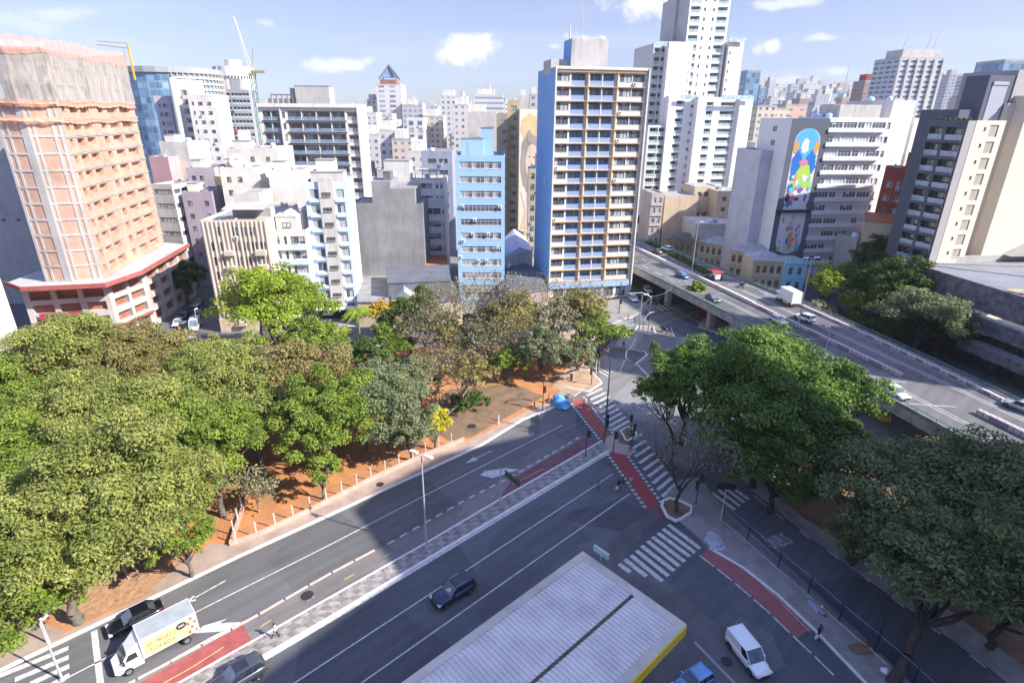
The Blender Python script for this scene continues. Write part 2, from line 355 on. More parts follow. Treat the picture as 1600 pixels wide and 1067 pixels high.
class Bld:
    def __init__(s, name, label, cat, x, y, yaw, W, D, H, wall, z0=0.0, group=None, sidemats=None, roof=None):
        s.root = empty(name, (x, y, z0), rad(yaw), label, cat, group)
        s.x, s.y, s.yaw, s.W, s.D, s.H, s.wall = x, y, yaw, W, D, H, wall
        s.op = {k: [] for k in SIDES}; s.wins = []; s.sidemats = sidemats or {}; s.roofmat = roof or m_roof
        s.rnd = random.Random(int(x * 7 + y * 13))
    def fr(s, side):
        return {'F': ((0, 0), (1, 0), s.W), 'R': ((s.W, 0), (0, 1), s.D), 'B': ((s.W, s.D), (-1, 0), s.W), 'L': ((0, s.D), (0, -1), s.D)}[side]
    def pt(s, side, u, z, out=0.0):
        o, d, _ = s.fr(side); return (o[0] + d[0] * u + d[1] * out, o[1] + d[1] * u - d[0] * out, z)
    def wins_(s, side, cols, rows, style='win', mats=None, depth=None, var=True, name='window', drop=0.0):
        mats = mats or [m_frame_d, m_glass, m_curtain, m_midgrey]
        deep = depth if depth is not None else (1.4 if style == 'balcony' else .22)
        for (z0, z1) in rows:
            for (u0, u1) in cols:
                if drop and s.rnd.random() < drop: continue
                s.op[side].append((u0, u1, z0, z1, deep))
                v = s.rnd.randrange(4) if var else 0
                s.wins.append((side, u0, u1, z0, z1, style, v, mats, name))
        return s
    def _face(s, b, side, mi):
        o, d, L = s.fr(side); ops = s.op[side]
        rows = sorted(set((a[2], a[3]) for a in ops))
        zs = sorted(set([0.0, s.H] + [v for r in rows for v in r]))
        P = lambda u, z, out=0.0: s.pt(side, u, z, out)
        for i in range(len(zs) - 1):
            za, zb = zs[i], zs[i + 1]
            if zb - za < 1e-4: continue
            blk = sorted([(a[0], a[1]) for a in ops if a[2] <= za + 1e-4 and a[3] >= zb - 1e-4])
            u = 0.0
            for (a, c) in blk:
                if a > u + 1e-4: b.quad(P(u, za), P(a, za), P(a, zb), P(u, zb), mi)
                u = max(u, c)
            if u < L - 1e-4: b.quad(P(u, za), P(L, za), P(L, zb), P(u, zb), mi)
        for (u0, u1, z0, z1, dp) in ops:
            b.quad(P(u0, z0), P(u1, z0), P(u1, z0, -dp), P(u0, z0, -dp), mi)
            b.quad(P(u0, z1, -dp), P(u1, z1, -dp), P(u1, z1), P(u0, z1), mi)
            b.quad(P(u0, z0), P(u0, z0, -dp), P(u0, z1, -dp), P(u0, z1), mi)
            b.quad(P(u1, z0, -dp), P(u1, z0), P(u1, z1), P(u1, z1, -dp), mi)
    def finish(s, parapet=.9, roof_name='roof'):
        b = MB(); mats = [s.wall] + [s.sidemats[k] for k in sorted(s.sidemats)]
        idx = {k: i + 1 for i, k in enumerate(sorted(s.sidemats))}
        for k in SIDES: s._face(b, k, idx.get(k, 0))
        s.wallobj = b.build('wall', mats, s.root)
        r = MB(); W, D, H = s.W, s.D, s.H; t = .22
        if parapet > 0:
            zr = H - parapet
            r.quad((t, t, zr), (W - t, t, zr), (W - t, D - t, zr), (t, D - t, zr), 0)
            for (x0, y0, x1, y1) in ((0, 0, W, t), (0, D - t, W, D), (0, t, t, D - t), (W - t, t, W, D - t)):
                r.box(x0 + .001, y0 + .001, zr - .1, x1 - .001, y1 - .001, H + .06, 1, bottom=False)
            s.zr = zr
        else:
            r.quad((0, 0, H), (W, 0, H), (W, D, H), (0, D, H), 0); s.zr = H
        r.build(roof_name, [s.roofmat, s.wall], s.root)
        if s.root.get('label') and parapet > .25 and W > 6 and D > 6:   # what stands on every roof here
            R_ = s.rnd
            for i in range(R_.randrange(2, 5)):
                x_, y_ = R_.uniform(1.2, W - 2.8), R_.uniform(1.2, D - 3); k = R_.randrange(4)
                if k == 0: s.tank(x_, y_, R_.uniform(.7, 1.1), 1.3)
                elif k == 1: s.mast(x_, y_, R_.uniform(2, 5), r=.05)
                elif k == 2: s.dish(x_, y_, .45, az=R_.uniform(-1, 1))
                else: m_ = MB(); m_.box(0, 0, 0, 1.5, .9, .9); m_.box(.1, .1, .9, .5, .5, 1.25); m_.build('condenser', m_metal, s.root, (x_, y_, s.zr))
        for k in ('F', 'R', 'L'):
            ops_ = [o_ for o_ in s.op[k] if o_[4] < 1 and o_[1] - o_[0] > .8 and s.root.get('label')]
            if 8 < len(ops_) < 90: s.ac(k, [(o_[0] + .1, o_[2] - .75) for o_ in ops_ if s.rnd.random() < .10 and o_[2] > 3])
        # windows
        cw = []; camv = Vector((0, 0, CAM_H)); c_, s_ = math.cos(rad(s.yaw)), math.sin(rad(s.yaw)); vis = {}
        for k in SIDES:
            p = s.pt(k, 0, s.H / 2); q = s.pt(k, 0, s.H / 2, 1)
            wx = s.x + p[0] * c_ - p[1] * s_; wy = s.y + p[0] * s_ + p[1] * c_
            nx = (q[0] - p[0]) * c_ - (q[1] - p[1]) * s_; ny = (q[0] - p[0]) * s_ + (q[1] - p[1]) * c_
            vis[k] = (-wx * nx - wy * ny) > 0
        for w in s.wins:
            if not vis[w[0]] : continue
            p = s.pt(w[0], (w[1] + w[2]) / 2, w[3])
            wx = s.x + p[0] * c_ - p[1] * s_; wy = s.y + p[0] * s_ + p[1] * c_
            cw.append((wx * wx + wy * wy + (p[2] + s.root.location.z - CAM_H) ** 2, w))
        cw.sort(key=lambda a: a[0])
        cnt = {}; rest = {}
        for (_, w) in cw:
            side, u0, u1, z0, z1, style, v, mats, nm = w
            cnt[nm] = cnt.get(nm, 0) + 1
            loc = s.pt(side, u0, z0)
            if cnt[nm] <= 100:
                o = link_mesh(nm, win_mesh(style, u1 - u0, z1 - z0, v, mats), s.root, loc, rad(SIDES[side]))
            else: rest.setdefault((nm, tuple(m.name for m in mats)), [MB(), mats])[0].add(win_mb(style, u1 - u0, z1 - z0, v), loc, rad(SIDES[side]))
        for (nm, _), (b2, mats) in rest.items():
            tag(b2.build(nm, mats, s.root), kind='stuff')
        return s
    def part(s, name, mb, mats, loc=None, rz=None): return mb.build(name, mats, s.root, loc, rz)
    def box(s, name, x0, y0, x1, y1, h, mat=None, z=None):
        z = s.zr if z is None else z; b = MB(); b.box(x0, y0, z, x1, y1, z + h, 0, bottom=False)
        b.box(x0 - .12, y0 - .12, z + h, x1 + .12, y1 + .12, z + h + .15, 1)
        return b.build(name, [mat or s.wall, s.roofmat], s.root)
    def band(s, name, side, z, h, out, mat, u0=0, u1=None):
        L = s.fr(side)[2]; u1 = L if u1 is None else u1; b = MB(); P = lambda u, zz, o: s.pt(side, u, zz, o)
        b.quad(P(u0, z, out), P(u1, z, out), P(u1, z + h, out), P(u0, z + h, out)); b.quad(P(u0, z + h, out), P(u1, z + h, out), P(u1, z + h, .002), P(u0, z + h, .002))
        b.quad(P(u0, z, .002), P(u1, z, .002), P(u1, z, out), P(u0, z, out)); b.quad(P(u0, z, .002), P(u0, z, out), P(u0, z + h, out), P(u0, z + h, .002)); b.quad(P(u1, z, out), P(u1, z, .002), P(u1, z + h, .002), P(u1, z + h, out))
        return b.build(name, mat, s.root)
    def ac(s, side, spots, mat=None):
        for (u, z) in spots:
            b = MB(); b.box(0, -.38, 0, .8, -.02, .6, 0); b.lathe([(.0, 0), (.22, 0)], 10, 1)
            b2 = MB(); b2.box(0, -.38, 0, .8, -.02, .6, 0)
            for i in range(10):
                t0, t1 = 2 * math.pi * i / 10, 2 * math.pi * (i + 1) / 10
                b2.poly([(.36, -.385, .3), (.36 + .24 * math.cos(t0), -.385, .3 + .24 * math.sin(t0)), (.36 + .24 * math.cos(t1), -.385, .3 + .24 * math.sin(t1))], 1)
            b2.build('air_conditioner', [m_frame_w, m_black], s.root, s.pt(side, u, z), rad(SIDES[side]))
    def tank(s, x, y, r=1.2, h=1.6, mat=None, z=None):
        b = MB(); z = s.zr if z is None else z
        b.lathe([(r * .9, 0), (r, h * .8), (r * .85, h), (r * .4, h * 1.12), (0.01, h * 1.15)], 14); b.smooth = True
        b.build('water_tank', mat or m_paleblue, s.root, (x, y, z))
    def mast(s, x, y, h, z=None, r=.09):
        b = MB(); z = s.zr if z is None else z; b.tube((0, 0, 0), (0, 0, h), r, r * .4, 5)
        for k in (.5, .7, .85): b.tube((-.5, 0, h * k), (.5, 0, h * k), r * .4, n=4)
        b.build('antenna', m_metal, s.root, (x, y, z))
    def dish(s, x, y, r=1.0, z=None, az=0.0):
        b = MB(); z = s.zr if z is None else z
        b.lathe([(0.01, 0), (r * .5, r * .08), (r, r * .3)], 12)
        T = Matrix.Rotation(az, 4, 'Z') @ Matrix.Rotation(rad(55), 4, 'X')
        b.v = [tuple(T @ Vector(p) + Vector((0, 0, r * .9))) for p in b.v]
        b.tube((0, 0, 0), (0, 0, r * .85), .08, n=5); b.build('satellite_dish', m_frame_w, s.root, (x, y, z))

def solve_w(x, y, z, yaw, px, lo=.5, hi=400, perp=False):
    a = rad(yaw) + (math.pi / 2 if perp else 0); dx, dy = math.cos(a), math.sin(a)
    f0 = proj(x + dx * lo, y + dy * lo, z)[0] - px
    for _ in range(60):
        mid = (lo + hi) / 2; fm = proj(x + dx * mid, y + dy * mid, z)[0] - px
        if fm * f0 > 0: lo = mid
        else: hi = mid
    return (lo + hi) / 2
def place(L, Rx, D, yaw, H=None, Bx=None, depth=12.0, bside='L'):
    """footprint from the front roof corners: L=(px,py), right corner column Rx, distance D of the left corner"""
    x, y, z = atY(L[0], L[1], D)
    W = solve_w(x, y, z, yaw, Rx)
    if Bx is not None:
        if bside == 'L': depth = solve_w(x, y, z, yaw, Bx, perp=True)
        else:
            a = rad(yaw); depth = solve_w(x + math.cos(a) * W, y + math.sin(a) * W, z, yaw, Bx, perp=True)
    return x, y, yaw, W, depth, z
# ---------------------------------------------------------------- ground and roads
m_asph = asphalt('asphalt', (.085, .09, .10)); m_asph2 = asphalt('worn_asphalt', (.085, .085, .086)); m_asph3 = asphalt('patched_asphalt', (.075, .078, .084))
m_mark = paint('road_paint', (.60, .60, .58), .7, var=.5, scale=2.6); m_yel = paint('yellow_road_paint', (.62, .44, .14), .7, var=.2, scale=1.5)
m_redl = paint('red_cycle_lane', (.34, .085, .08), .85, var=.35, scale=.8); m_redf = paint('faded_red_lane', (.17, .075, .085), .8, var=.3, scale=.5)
m_kerb = paint('painted_kerb', (.70, .69, .66), .8, var=.2, scale=1.0); m_walk = paint('pavement_concrete', (.27, .26, .25), .85, var=.35, scale=.45, bump=.2)
m_walk2 = paint('pavement_tan', (.36, .28, .23), .85, var=.3, scale=.45, bump=.2)
m_soil = paint('orange_soil', (.47, .20, .075), .95, var=.4, scale=.35, bump=.5, mottlecol=(.25, .13, .06))
m_soil2 = paint('brown_soil', (.22, .13, .08), .95, var=.5, scale=.5, bump=.5, mottlecol=(.08, .08, .04))
m_pinkw = paint('faded_pink_wall', (.55, .33, .27), .85, var=.25, scale=.8); m_soilpath = paint('litter_soil', (.46, .27, .15), .95, var=.5, scale=2.0, bump=.8)
m_city = paint('city_ground', (.20, .20, .19), .9, var=.3, scale=.02)

def sheet(name, pts, z, mat, kind='structure', px=True, label=None):
    P = [(*g(*p), z) if px else (p[0], p[1], z) for p in pts]
    b = MB(); b.poly(P)
    if sum(P[i][0] * P[(i + 1) % len(P)][1] - P[(i + 1) % len(P)][0] * P[i][1] for i in range(len(P))) < 0: b.f = [tuple(reversed(b.f[0]))]
    o = b.build(name, mat); tag(o, kind=kind); return o
def slab(name, pts, z0, z1, mat, top=None, kind='structure', px=True):
    P = [g(*p, z1) if px else p for p in pts]
    b = MB(); b.prism(P, z0, z1, 0, 1 if top else None)
    o = b.build(name, [mat] + ([top] if top else [])); tag(o, kind=kind); return o
def ribbon_pts(pts, w0, w1):
    """polyline in metres -> left/right offset polygon"""
    out = []
    for i, p in enumerate(pts):
        a = pts[max(0, i - 1)]; c = pts[min(len(pts) - 1, i + 1)]
        dx, dy = c[0] - a[0], c[1] - a[1]; L = math.hypot(dx, dy) or 1; nx, ny = -dy / L, dx / L
        out.append(((p[0] + nx * w0, p[1] + ny * w0), (p[0] + nx * w1, p[1] + ny * w1)))
    return out
def strip(b, pts, w, z, m=0, ofs=0.0):
    R = ribbon_pts(pts, ofs - w / 2, ofs + w / 2)
    for i in range(len(R) - 1):
        a, c = R[i], R[i + 1]; b.quad((*a[0], z), (*a[1], z), (*c[1], z), (*c[0], z), m); 
        # make it face up
        f = b.f[-1]; b.f[-1] = (f[3], f[2], f[1], f[0])
def kerbstrip(b, pts, w, z0, z1, m=0):
    R = ribbon_pts(pts, -w / 2, w / 2)
    for i in range(len(R) - 1):
        a, c = R[i], R[i + 1]
        b.quad((*a[1], z1), (*a[0], z1), (*c[0], z1), (*c[1], z1), m)
        b.quad((*a[0], z0), (*c[0], z0), (*c[0], z1), (*a[0], z1), m); b.quad((*c[1], z0), (*a[1], z0), (*a[1], z1), (*c[1], z1), m)
    for e, (q, r) in ((R[0], (0, 1)), (R[-1], (1, 0))): b.quad((*e[q], z0), (*e[r], z0), (*e[r], z1), (*e[q], z1), m)
def along(pts, s):
    for i in range(len(pts) - 1):
        L = math.dist(pts[i], pts[i + 1])
        if s <= L or i == len(pts) - 2:
            t = s / L; return (pts[i][0] + (pts[i + 1][0] - pts[i][0]) * t, pts[i][1] + (pts[i + 1][1] - pts[i][1]) * t)
        s -= L
def length(pts): return sum(math.dist(pts[i], pts[i + 1]) for i in range(len(pts) - 1))
def dashes(b, pts, on, off, w, z, m=0, start=0.0):
    s = start; L = length(pts)
    while s + on <= L: strip(b, [along(pts, s), along(pts, s + on)], w, z, m); s += on + off
GP = lambda pts, z=0.0: [g(*p, z) for p in pts]
def ext(pts, d0=0, d1=0):
    """extend a metric polyline at both ends"""
    p = list(pts); a, b = p[0], p[1]; L = math.dist(a, b); p[0] = (a[0] - (b[0] - a[0]) / L * d0, a[1] - (b[1] - a[1]) / L * d0)
    a, b = p[-1], p[-2]; L = math.dist(a, b); p[-1] = (a[0] - (b[0] - a[0]) / L * d1, a[1] - (b[1] - a[1]) / L * d1); return p

b = MB(); S = 9000; b.quad((-S, -400, -.01), (S, -400, -.01), (S, S, -.01), (-S, S, -.01)); tag(b.build('ground', m_city), kind='structure')
sheet('road', [(-200, -10), (190, -10), (190, 240), (-20, 175), (-260, 150)], 0.0, m_asph, px=False)
# north carriageway is more worn, so is the junction
NK = ext(GP([(80, 1010), (235, 936), (375, 869), (500, 812), (600, 766), (750, 697), (817, 656), (872, 634)]), 30, 0)
MN = ext(GP([(300, 1057), (425, 986), (665, 850), (775, 785), (940, 690)]), 25, 0)
MS = ext(GP([(385, 1042), (525, 960), (700, 855), (817, 785), (952, 704)]), 25, 0)
DL = ext(GP([(300, 1016), (387, 970), (505, 902), (600, 852)]), 25, 0)
DL2 = GP([(605, 850), (725, 782), (807, 740), (910, 680)])
L1 = ext(GP([(300, 959), (517, 850), (640, 786), (879, 664)]), 0, 0); L1w = ext(GP([(300, 959), (306, 956)]), 11, 0)
LA = ext(GP([(560, 1001), (958, 740)]), 16, 0); LB = ext(GP([(564, 1067), (984, 771)]), 16, 0)
wn_ = MB(); R = NK + list(reversed(DL2)) + list(reversed(DL)); wn_.poly([(*p, .004) for p in reversed(R)]); wo = wn_.build('worn_carriageway', asphalt('worn_carriageway_asphalt', (.105, .105, .107))); tag(wo, kind='structure')
R = DL + DL2 + list(reversed(MN)); b = MB(); b.poly([(*p, .004) for p in reversed(R)]); tag(b.build('cycle_path_asphalt', asphalt('cycle_asphalt', (.155, .145, .14))), kind='structure')
sheet('junction_asphalt', [(905, 640), (893, 622), (912, 612), (940, 598), (930, 570), (965, 500), (1060, 520), (1200, 600), (1140, 700), (1080, 740), (1000, 690), (957, 676)], .004, asphalt('junction_asphalt_mat', (.15, .15, .15)))
b = MB()
strip(b, ext(L1, 0, 0), .14, .009); strip(b, ext(GP([(196, 1012), (300, 959)]), 6, -.02), .14, .009)
dashes(b, DL2, .95, .75, .22, .009)
strip(b, LA, .14, .009); strip(b, LB, .14, .009)
strip(b, ext(MS, 0, 0), .32, .009, ofs=-.30)
strip(b, ext(MN, 0, 0), .16, .009, ofs=.22)
strip(b, GP([(217, 1060), (330, 996), (383, 970)]), .22, .0095)
# stop line, lane stub
strip(b, GP([(147, 985), (150, 1010), (157, 1066), (166, 1130)]), .5, .009)
strip(b, GP([(300, 936), (352, 907)]), .16, .009)
# far junction lines
for p in ([(1028, 521), (1080, 532)], [(1048, 511), (1054, 528)], [(996, 570), (1022, 596)], [(1052, 482), (1140, 530)], [(968, 581), (993, 528)]):
    strip(b, GP(p), .22 if p[0][0] != 996 else .45, .009)
for p in ([(1018, 498), (1088, 476)], [(1018, 512), (1105, 482)], [(1024, 480), (1075, 508)], [(1040, 474), (1100, 500)], [(1062, 470), (1118, 494)], [(1000, 497), (1040, 520)]): strip(b, GP(p), .12, .009, 1)
# arrows
def arrow(px, L=5.5, w=.16, head=1.9, hw=.5):
    a, c = g(*px[0]), g(*px[1]); d = np.subtract(c, a); Ld = np.linalg.norm(d); d = d / Ld; n = np.array([-d[1], d[0]])
    q = lambda s, o: (*(np.array(a) + d * s + n * o), .009)
    b.poly([q(0, 0), q(head, -hw), q(head, hw)]); b.poly([q(head, -w / 2), q(Ld, -w / 2), q(Ld, w / 2), q(head, w / 2)])
arrow([(727, 724), (768, 704)]); arrow([(289, 941), (300, 936)], head=.9, hw=.45)
b.poly([(*g(*p), .009) for p in [(750, 742), (770, 746.5), (812, 733), (758, 735.5)]]); b.poly([(*g(*p), .0091) for p in [(758, 736), (812, 733.5), (795, 732), (790, 731)]])
b.poly([(*g(*p), .0092) for p in [(303, 989), (345, 986), (388, 971), (343, 973), (355, 966), (318, 977)]])
for p in ([(212, 1062), (375, 975)],): pass
tag(b.build('lane_markings', [m_mark, m_yel]), kind='structure')
b = MB()
for p in ([(300, 1042), (350, 1010)], [(407, 979), (424, 968)], [(538, 905), (553, 897)], [(480, 938), (491, 931)], [(250, 1070), (300, 1042)]): strip(b, GP(p), .10, .014)
for p in ([(599, 870), (612, 863)], [(714, 806), (726, 799)], [(765, 778), (774, 773)], [(800, 757), (850, 732)]): strip(b, GP(p), .08, .014)
tag(b.build('yellow_dashes', m_yel), kind='structure')
# red cycle lanes
sheet('red_cycle_lane', [(150, 1110), (217, 1067), (380, 975.5), (393, 1000), (282, 1067), (230, 1098)], .0085, m_redl)
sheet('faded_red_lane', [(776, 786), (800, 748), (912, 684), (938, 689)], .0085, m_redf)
sheet('red_crossing', [(894, 628), (908, 620), (954, 680), (942, 687)], .0095, m_redl)
sheet('red_crossing', [(952, 707), (970, 702), (1030, 785), (1014, 796)], .0095, paint('shaded_red_crossing', (.30, .05, .055), .8, var=.15))  # crossing half in shade: the shade is painted in as a darker red
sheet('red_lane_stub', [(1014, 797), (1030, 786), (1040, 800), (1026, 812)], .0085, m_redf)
sheet('red_cycle_lane', [(1093, 868), (1143, 903), (1200, 952), (1244, 998), (1262, 985), (1273, 982), (1204, 919), (1153, 880.5), (1106, 857)], .0085, paint('shaded_cycle_lane', (.30, .105, .11), .8, var=.2))  # duller copy of the red lane, with its shade put into the colour
sheet('red_lane_far', [(1084, 484), (1098, 483), (1132, 512), (1110, 514)], .0085, m_redl)
b = MB()
for q in ([(893, 631), (942, 693)], [(912, 620), (961, 681)], [(949, 709), (1011, 797)], [(974, 703), (1034, 786)]):
    dashes(b, GP(q), .42, .42, .42, .0135)
dashes(b, ext(GP([(1095, 869), (1143, 906), (1200, 955), (1247, 1001), (1285, 1036), (1325, 1078)]), .2, 0), 2.0, .35, .17, .0135)
strip(b, GP([(1120, 862), (1170, 893), (1215, 935), (1266, 987)]), .07, .0135)
tag(b.build('cycle_lane_borders', m_mark), kind='structure')
# crosswalks
def crosswalk(A, B_, z=.013, w=.42):
    b = MB()
    for a, c in zip(A, B_): strip(b, [g(*a), g(*c)], w, z)
    tag(b.build('crosswalk', m_mark), kind='structure')
def lerp(p, q, t): return (p[0] + (q[0] - p[0]) * t, p[1] + (q[1] - p[1]) * t)
def cwl(a0, b0, a1, b1, n, w=.42): crosswalk([lerp(a0, a1, i / (n - 1)) for i in range(n)], [lerp(b0, b1, i / (n - 1)) for i in range(n)], w=w)
z4 = lambda L: [(x / 4 + 860, y / 4 + 680) for x, y in L]
crosswalk(z4([(738, 558), (703, 583), (671, 608), (638, 633), (608, 660), (570, 690), (536, 718), (503, 748), (465, 775), (430, 803)]),
          z4([(935, 706), (905, 733), (870, 757), (838, 788), (806, 817), (773, 846), (738, 878), (700, 910), (600, 880), (500, 855)]), w=.55)
cwl((917, 618), (941, 607), (957, 672), (983, 657), 9, .5)
cwl((978, 692), (1003, 678), (1034, 776), (1056, 756), 9, .5)
crosswalk(z4([(925, 385), (965, 368), (1005, 355), (1050, 342), (1095, 332), (1140, 328)]), z4([(1060, 492), (1092, 472), (1155, 465), (1185, 442), (1212, 420), (1240, 400)]), w=.5)
cwl((968, 519), (1003, 523), (963, 540), (994, 544), 9, .3)
cwl((940, 552), (979, 565), (916, 568), (950, 588), 8, .32)
cwl((958, 500), (992, 497), (950, 512), (990, 513), 5, .3)
cwl((1003, 478), (1016, 486), (1062, 474), (1084, 482), 8, .45)
cwl((107, 1012), (0, 1055), (109, 1054), (70, 1075), 4, .55); cwl((890, 588), (887, 607), (899, 590), (904, 606), 4, .3)
# bus lane
b = MB()
for p in ([(1212, 802), (1225, 811)], [(1250, 829), (1265, 841)], [(1294, 861), (1310, 873)], [(1342, 892), (1359, 909)], [(1393, 933), (1414, 949)], [(1450, 977), (1470, 990)], [(1516, 1023), (1540, 1042)], [(1177, 773), (1204, 795)]):
    strip(b, GP(p), .17, .009)
for x_, y_ in ((1215, 888), (1264, 930), (1312, 974), (1368, 1020), (1126, 812)): strip(b, GP([(x_, y_), (x_ + 14, y_ + 11)]), .12, .009)
tag(b.build('bus_lane_markings', m_mark), kind='structure')
def text_obj(name, txt, loc, rot, size, mat, parent=None, sx=1.0, sy=1.0, ext_=0.0, kind=None):
    cu = bpy.data.curves.new(name, 'FONT'); cu.body = txt; cu.size = size; cu.extrude = ext_; cu.align_x = 'CENTER'; cu.align_y = 'CENTER'; cu.resolution_u = 2
    o = bpy.data.objects.new(name, cu); COL.objects.link(o)
    dg = bpy.context.evaluated_depsgraph_get(); dg.update(); me = bpy.data.meshes.new_from_object(o.evaluated_get(dg)); bpy.data.objects.remove(o)
    me.materials.clear(); me.materials.append(mat)
    T = Matrix.Diagonal((sx, sy, 1, 1)); me.transform(T)
    o = bpy.data.objects.new(name, me); COL.objects.link(o); o.location = loc; o.rotation_euler = rot
    if parent is not None: o.parent = parent
    if kind: o['kind'] = kind
    return o
c0 = g(1217, 846); d0 = np.subtract(g(1232, 858), g(1202, 834)); text_obj('road_lettering', 'ÔNIBUS', (c0[0], c0[1], .0095), (0, 0, math.atan2(d0[1], d0[0]) + math.pi / 2 ), 1.0, m_mark, sx=.85, sy=2.6, kind='structure')
# tyre-worn forecourt patch by the petrol station
sheet('forecourt_concrete', [(905, 850), (955, 838), (1000, 812), (1003, 838), (975, 868), (1020, 892), (1065, 925), (1130, 985), (1200, 1060), (1300, 1180), (700, 1180)], .0045, paint('forecourt_concrete_mat', (.125, .125, .13), .8, var=.45, scale=.25))
sheet('asphalt_patch', [(1092, 874), (1060, 862), (1005, 905), (1032, 925), (1062, 916)], .0042, asphalt('patch_asphalt', (.085, .09, .1)))
b = MB(); strip(b, GP([(1085, 1002), (1148, 1067)]), .28, .012); tag(b.build('forecourt_line', paint('worn_line', (.26, .27, .30), .8)), kind='structure')
for (px, py, r) in ((480, 930, .62), (1135, 1033, .5), (594, 758, .5), (737, 667, .7)):
    x, y = g(px, py); b = MB(); z = .014 if px in (480, 1135) else .16
    b.prism([(r * math.cos(i * math.pi / 10), r * math.sin(i * math.pi / 10)) for i in range(20)], 0, .012); b.build('manhole_cover', paint('cast_iron', (.05, .05, .055), .6, .5), None, (x, y, z))
    o = bpy.context.scene.collection.objects[-1] if False else None
MH = [o for o in COL.objects if o.name.startswith('manhole_cover')]
for o, l in zip(MH, ('round iron manhole cover in the cycle path by the yellow dash', 'dark manhole cover on the forecourt beside the white van', 'small cover in the pavement below the pink wall', 'concrete inspection cover in the brown park soil')): tag(o, l, 'manhole cover')
# ---- median with two-tone paving
def median_mat():
    m, nt, bs = _new('wave_paving'); N = nt.nodes; L = nt.links; tcn = N.new('ShaderNodeTexCoord')
    mp_ = N.new('ShaderNodeMapping'); mp_.inputs['Rotation'].default_value = (0, 0, rad(-42)); L.new(tcn.outputs['Object'], mp_.inputs['Vector'])
    ck = N.new('ShaderNodeTexChecker'); ck.inputs['Scale'].default_value = 1.25; ck.inputs['Color1'].default_value = (.30, .275, .26, 1); ck.inputs['Color2'].default_value = (.21, .19, .18, 1)
    sk = N.new('ShaderNodeVectorMath'); sk.operation = 'MULTIPLY_ADD'; sk.inputs[1].default_value = (1, 1, 1)
    sx = N.new('ShaderNodeSeparateXYZ'); L.new(mp_.outputs[0], sx.inputs[0]); cx = N.new('ShaderNodeCombineXYZ')
    ma = N.new('ShaderNodeMath'); ma.operation = 'MULTIPLY_ADD'; ma.inputs[1].default_value = .55; L.new(sx.outputs['Y'], ma.inputs[0]); L.new(sx.outputs['X'], ma.inputs[2])
    L.new(ma.outputs[0], cx.inputs['X']); L.new(sx.outputs['Y'], cx.inputs['Y']); L.new(cx.outputs[0], ck.inputs['Vector'])
    n1 = N.new('ShaderNodeTexNoise'); n1.inputs['Scale'].default_value = 2.2; n1.inputs['Detail'].default_value = 6; L.new(tcn.outputs['Object'], n1.inputs['Vector'])
    mx = N.new('ShaderNodeMix'); mx.data_type = 'RGBA'; mx.blend_type = 'MULTIPLY'; mx.inputs['Factor'].default_value = .8; L.new(ck.outputs['Color'], mx.inputs['A'])
    cr = N.new('ShaderNodeMapRange'); cr.inputs['From Min'].default_value = .3; cr.inputs['From Max'].default_value = .7; cr.inputs['To Min'].default_value = .55; cr.inputs['To Max'].default_value = 1.25
    L.new(n1.outputs['Fac'], cr.inputs['Value']); L.new(cr.outputs[0], mx.inputs['B']); L.new(mx.outputs['Result'], bs.inputs['Base Color']); bs.inputs['Roughness'].default_value = .85; return m
b = MB(); b.prism(MN + list(reversed(MS)), 0, .15, 1, 0); tag(b.build('median_strip', [median_mat(), m_kerb]), kind='structure')
b = MB(); kerbstrip(b, MN, .2, .0, .165); kerbstrip(b, MS, .3, .0, .165); tag(b.build('median_kerb', m_kerb), kind='structure')
sheet('refuge_paving', [(940, 689), (955, 679), (975, 690), (995, 705), (985, 712), (955, 706)], .02, paint('refuge_tan', (.42, .33, .28), .85))
# cycle separators: long low concrete bars
kb = None; s = .4; Ls = length(DL); i = 0
while s + 2.2 < Ls:
    p, q = along(DL, s), along(DL, s + 2.3); 
    if kb is None:
        b = MB(); b.box(0, -.1, 0, 2.35, .1, .11); kb = b.mesh('separator', [paint('pink_separator', (.62, .43, .39), .8, var=.2, scale=2)])
    if proj(p[0], p[1], 0)[1] < 1120:
        o = link_mesh('lane_separator', kb, None, (p[0], p[1], .004), math.atan2(q[1] - p[1], q[0] - p[0])); i += 1
        tag(o, 'low pale pink concrete bar in the row dividing the cycle path from the road', 'lane separator', 'concrete bars dividing the cycle path')
    s += 2.55
# ---- park (north) with pavements
park = [(-60, 1075), (80, 1010), (235, 936), (375, 869), (500, 812), (600, 766), (750, 697), (817, 656), (872, 634), (893, 621), (908, 611), (920, 612), (940, 599), (936, 592), (918, 574), (925, 560), (935, 540), (945, 522), (930, 512), (860, 520), (700, 535), (540, 548), (340, 558), (260, 556), (-120, 560), (-400, 600), (-500, 900)]
slab('park_pavement', park, 0, .14, m_kerb, m_walk2)
b = MB(); kerbstrip(b, NK, .34, .0, .15); kerbstrip(b, GP([(872, 634), (893, 621)]), .3, 0, .15); kerbstrip(b, GP([(884, 604), (920, 611), (940, 598), (936, 592), (908, 566)], .15), .3, 0, .165); tag(b.build('park_kerb', m_kerb), kind='structure')
soil = [(-300, 1000), (-100, 985), (0, 965), (30, 960), (95, 985), (100, 990), (228, 932), (250, 905), (330, 850), (358, 852), (480, 798), (590, 742), (690, 702), (730, 692), (830, 640), (872, 622), (880, 600), (925, 560), (925, 545), (860, 525), (700, 540), (540, 553), (260, 562), (-120, 566), (-400, 620)]
sheet('park_soil', [tuple(p) for p in soil], .0, m_soil); COL.objects[-1].location.z = .145
sheet('litter_patch', [(95, 984), (225, 931), (262, 900), (300, 850), (120, 850), (60, 930)], 0, m_soilpath); COL.objects[-1].location.z = .15
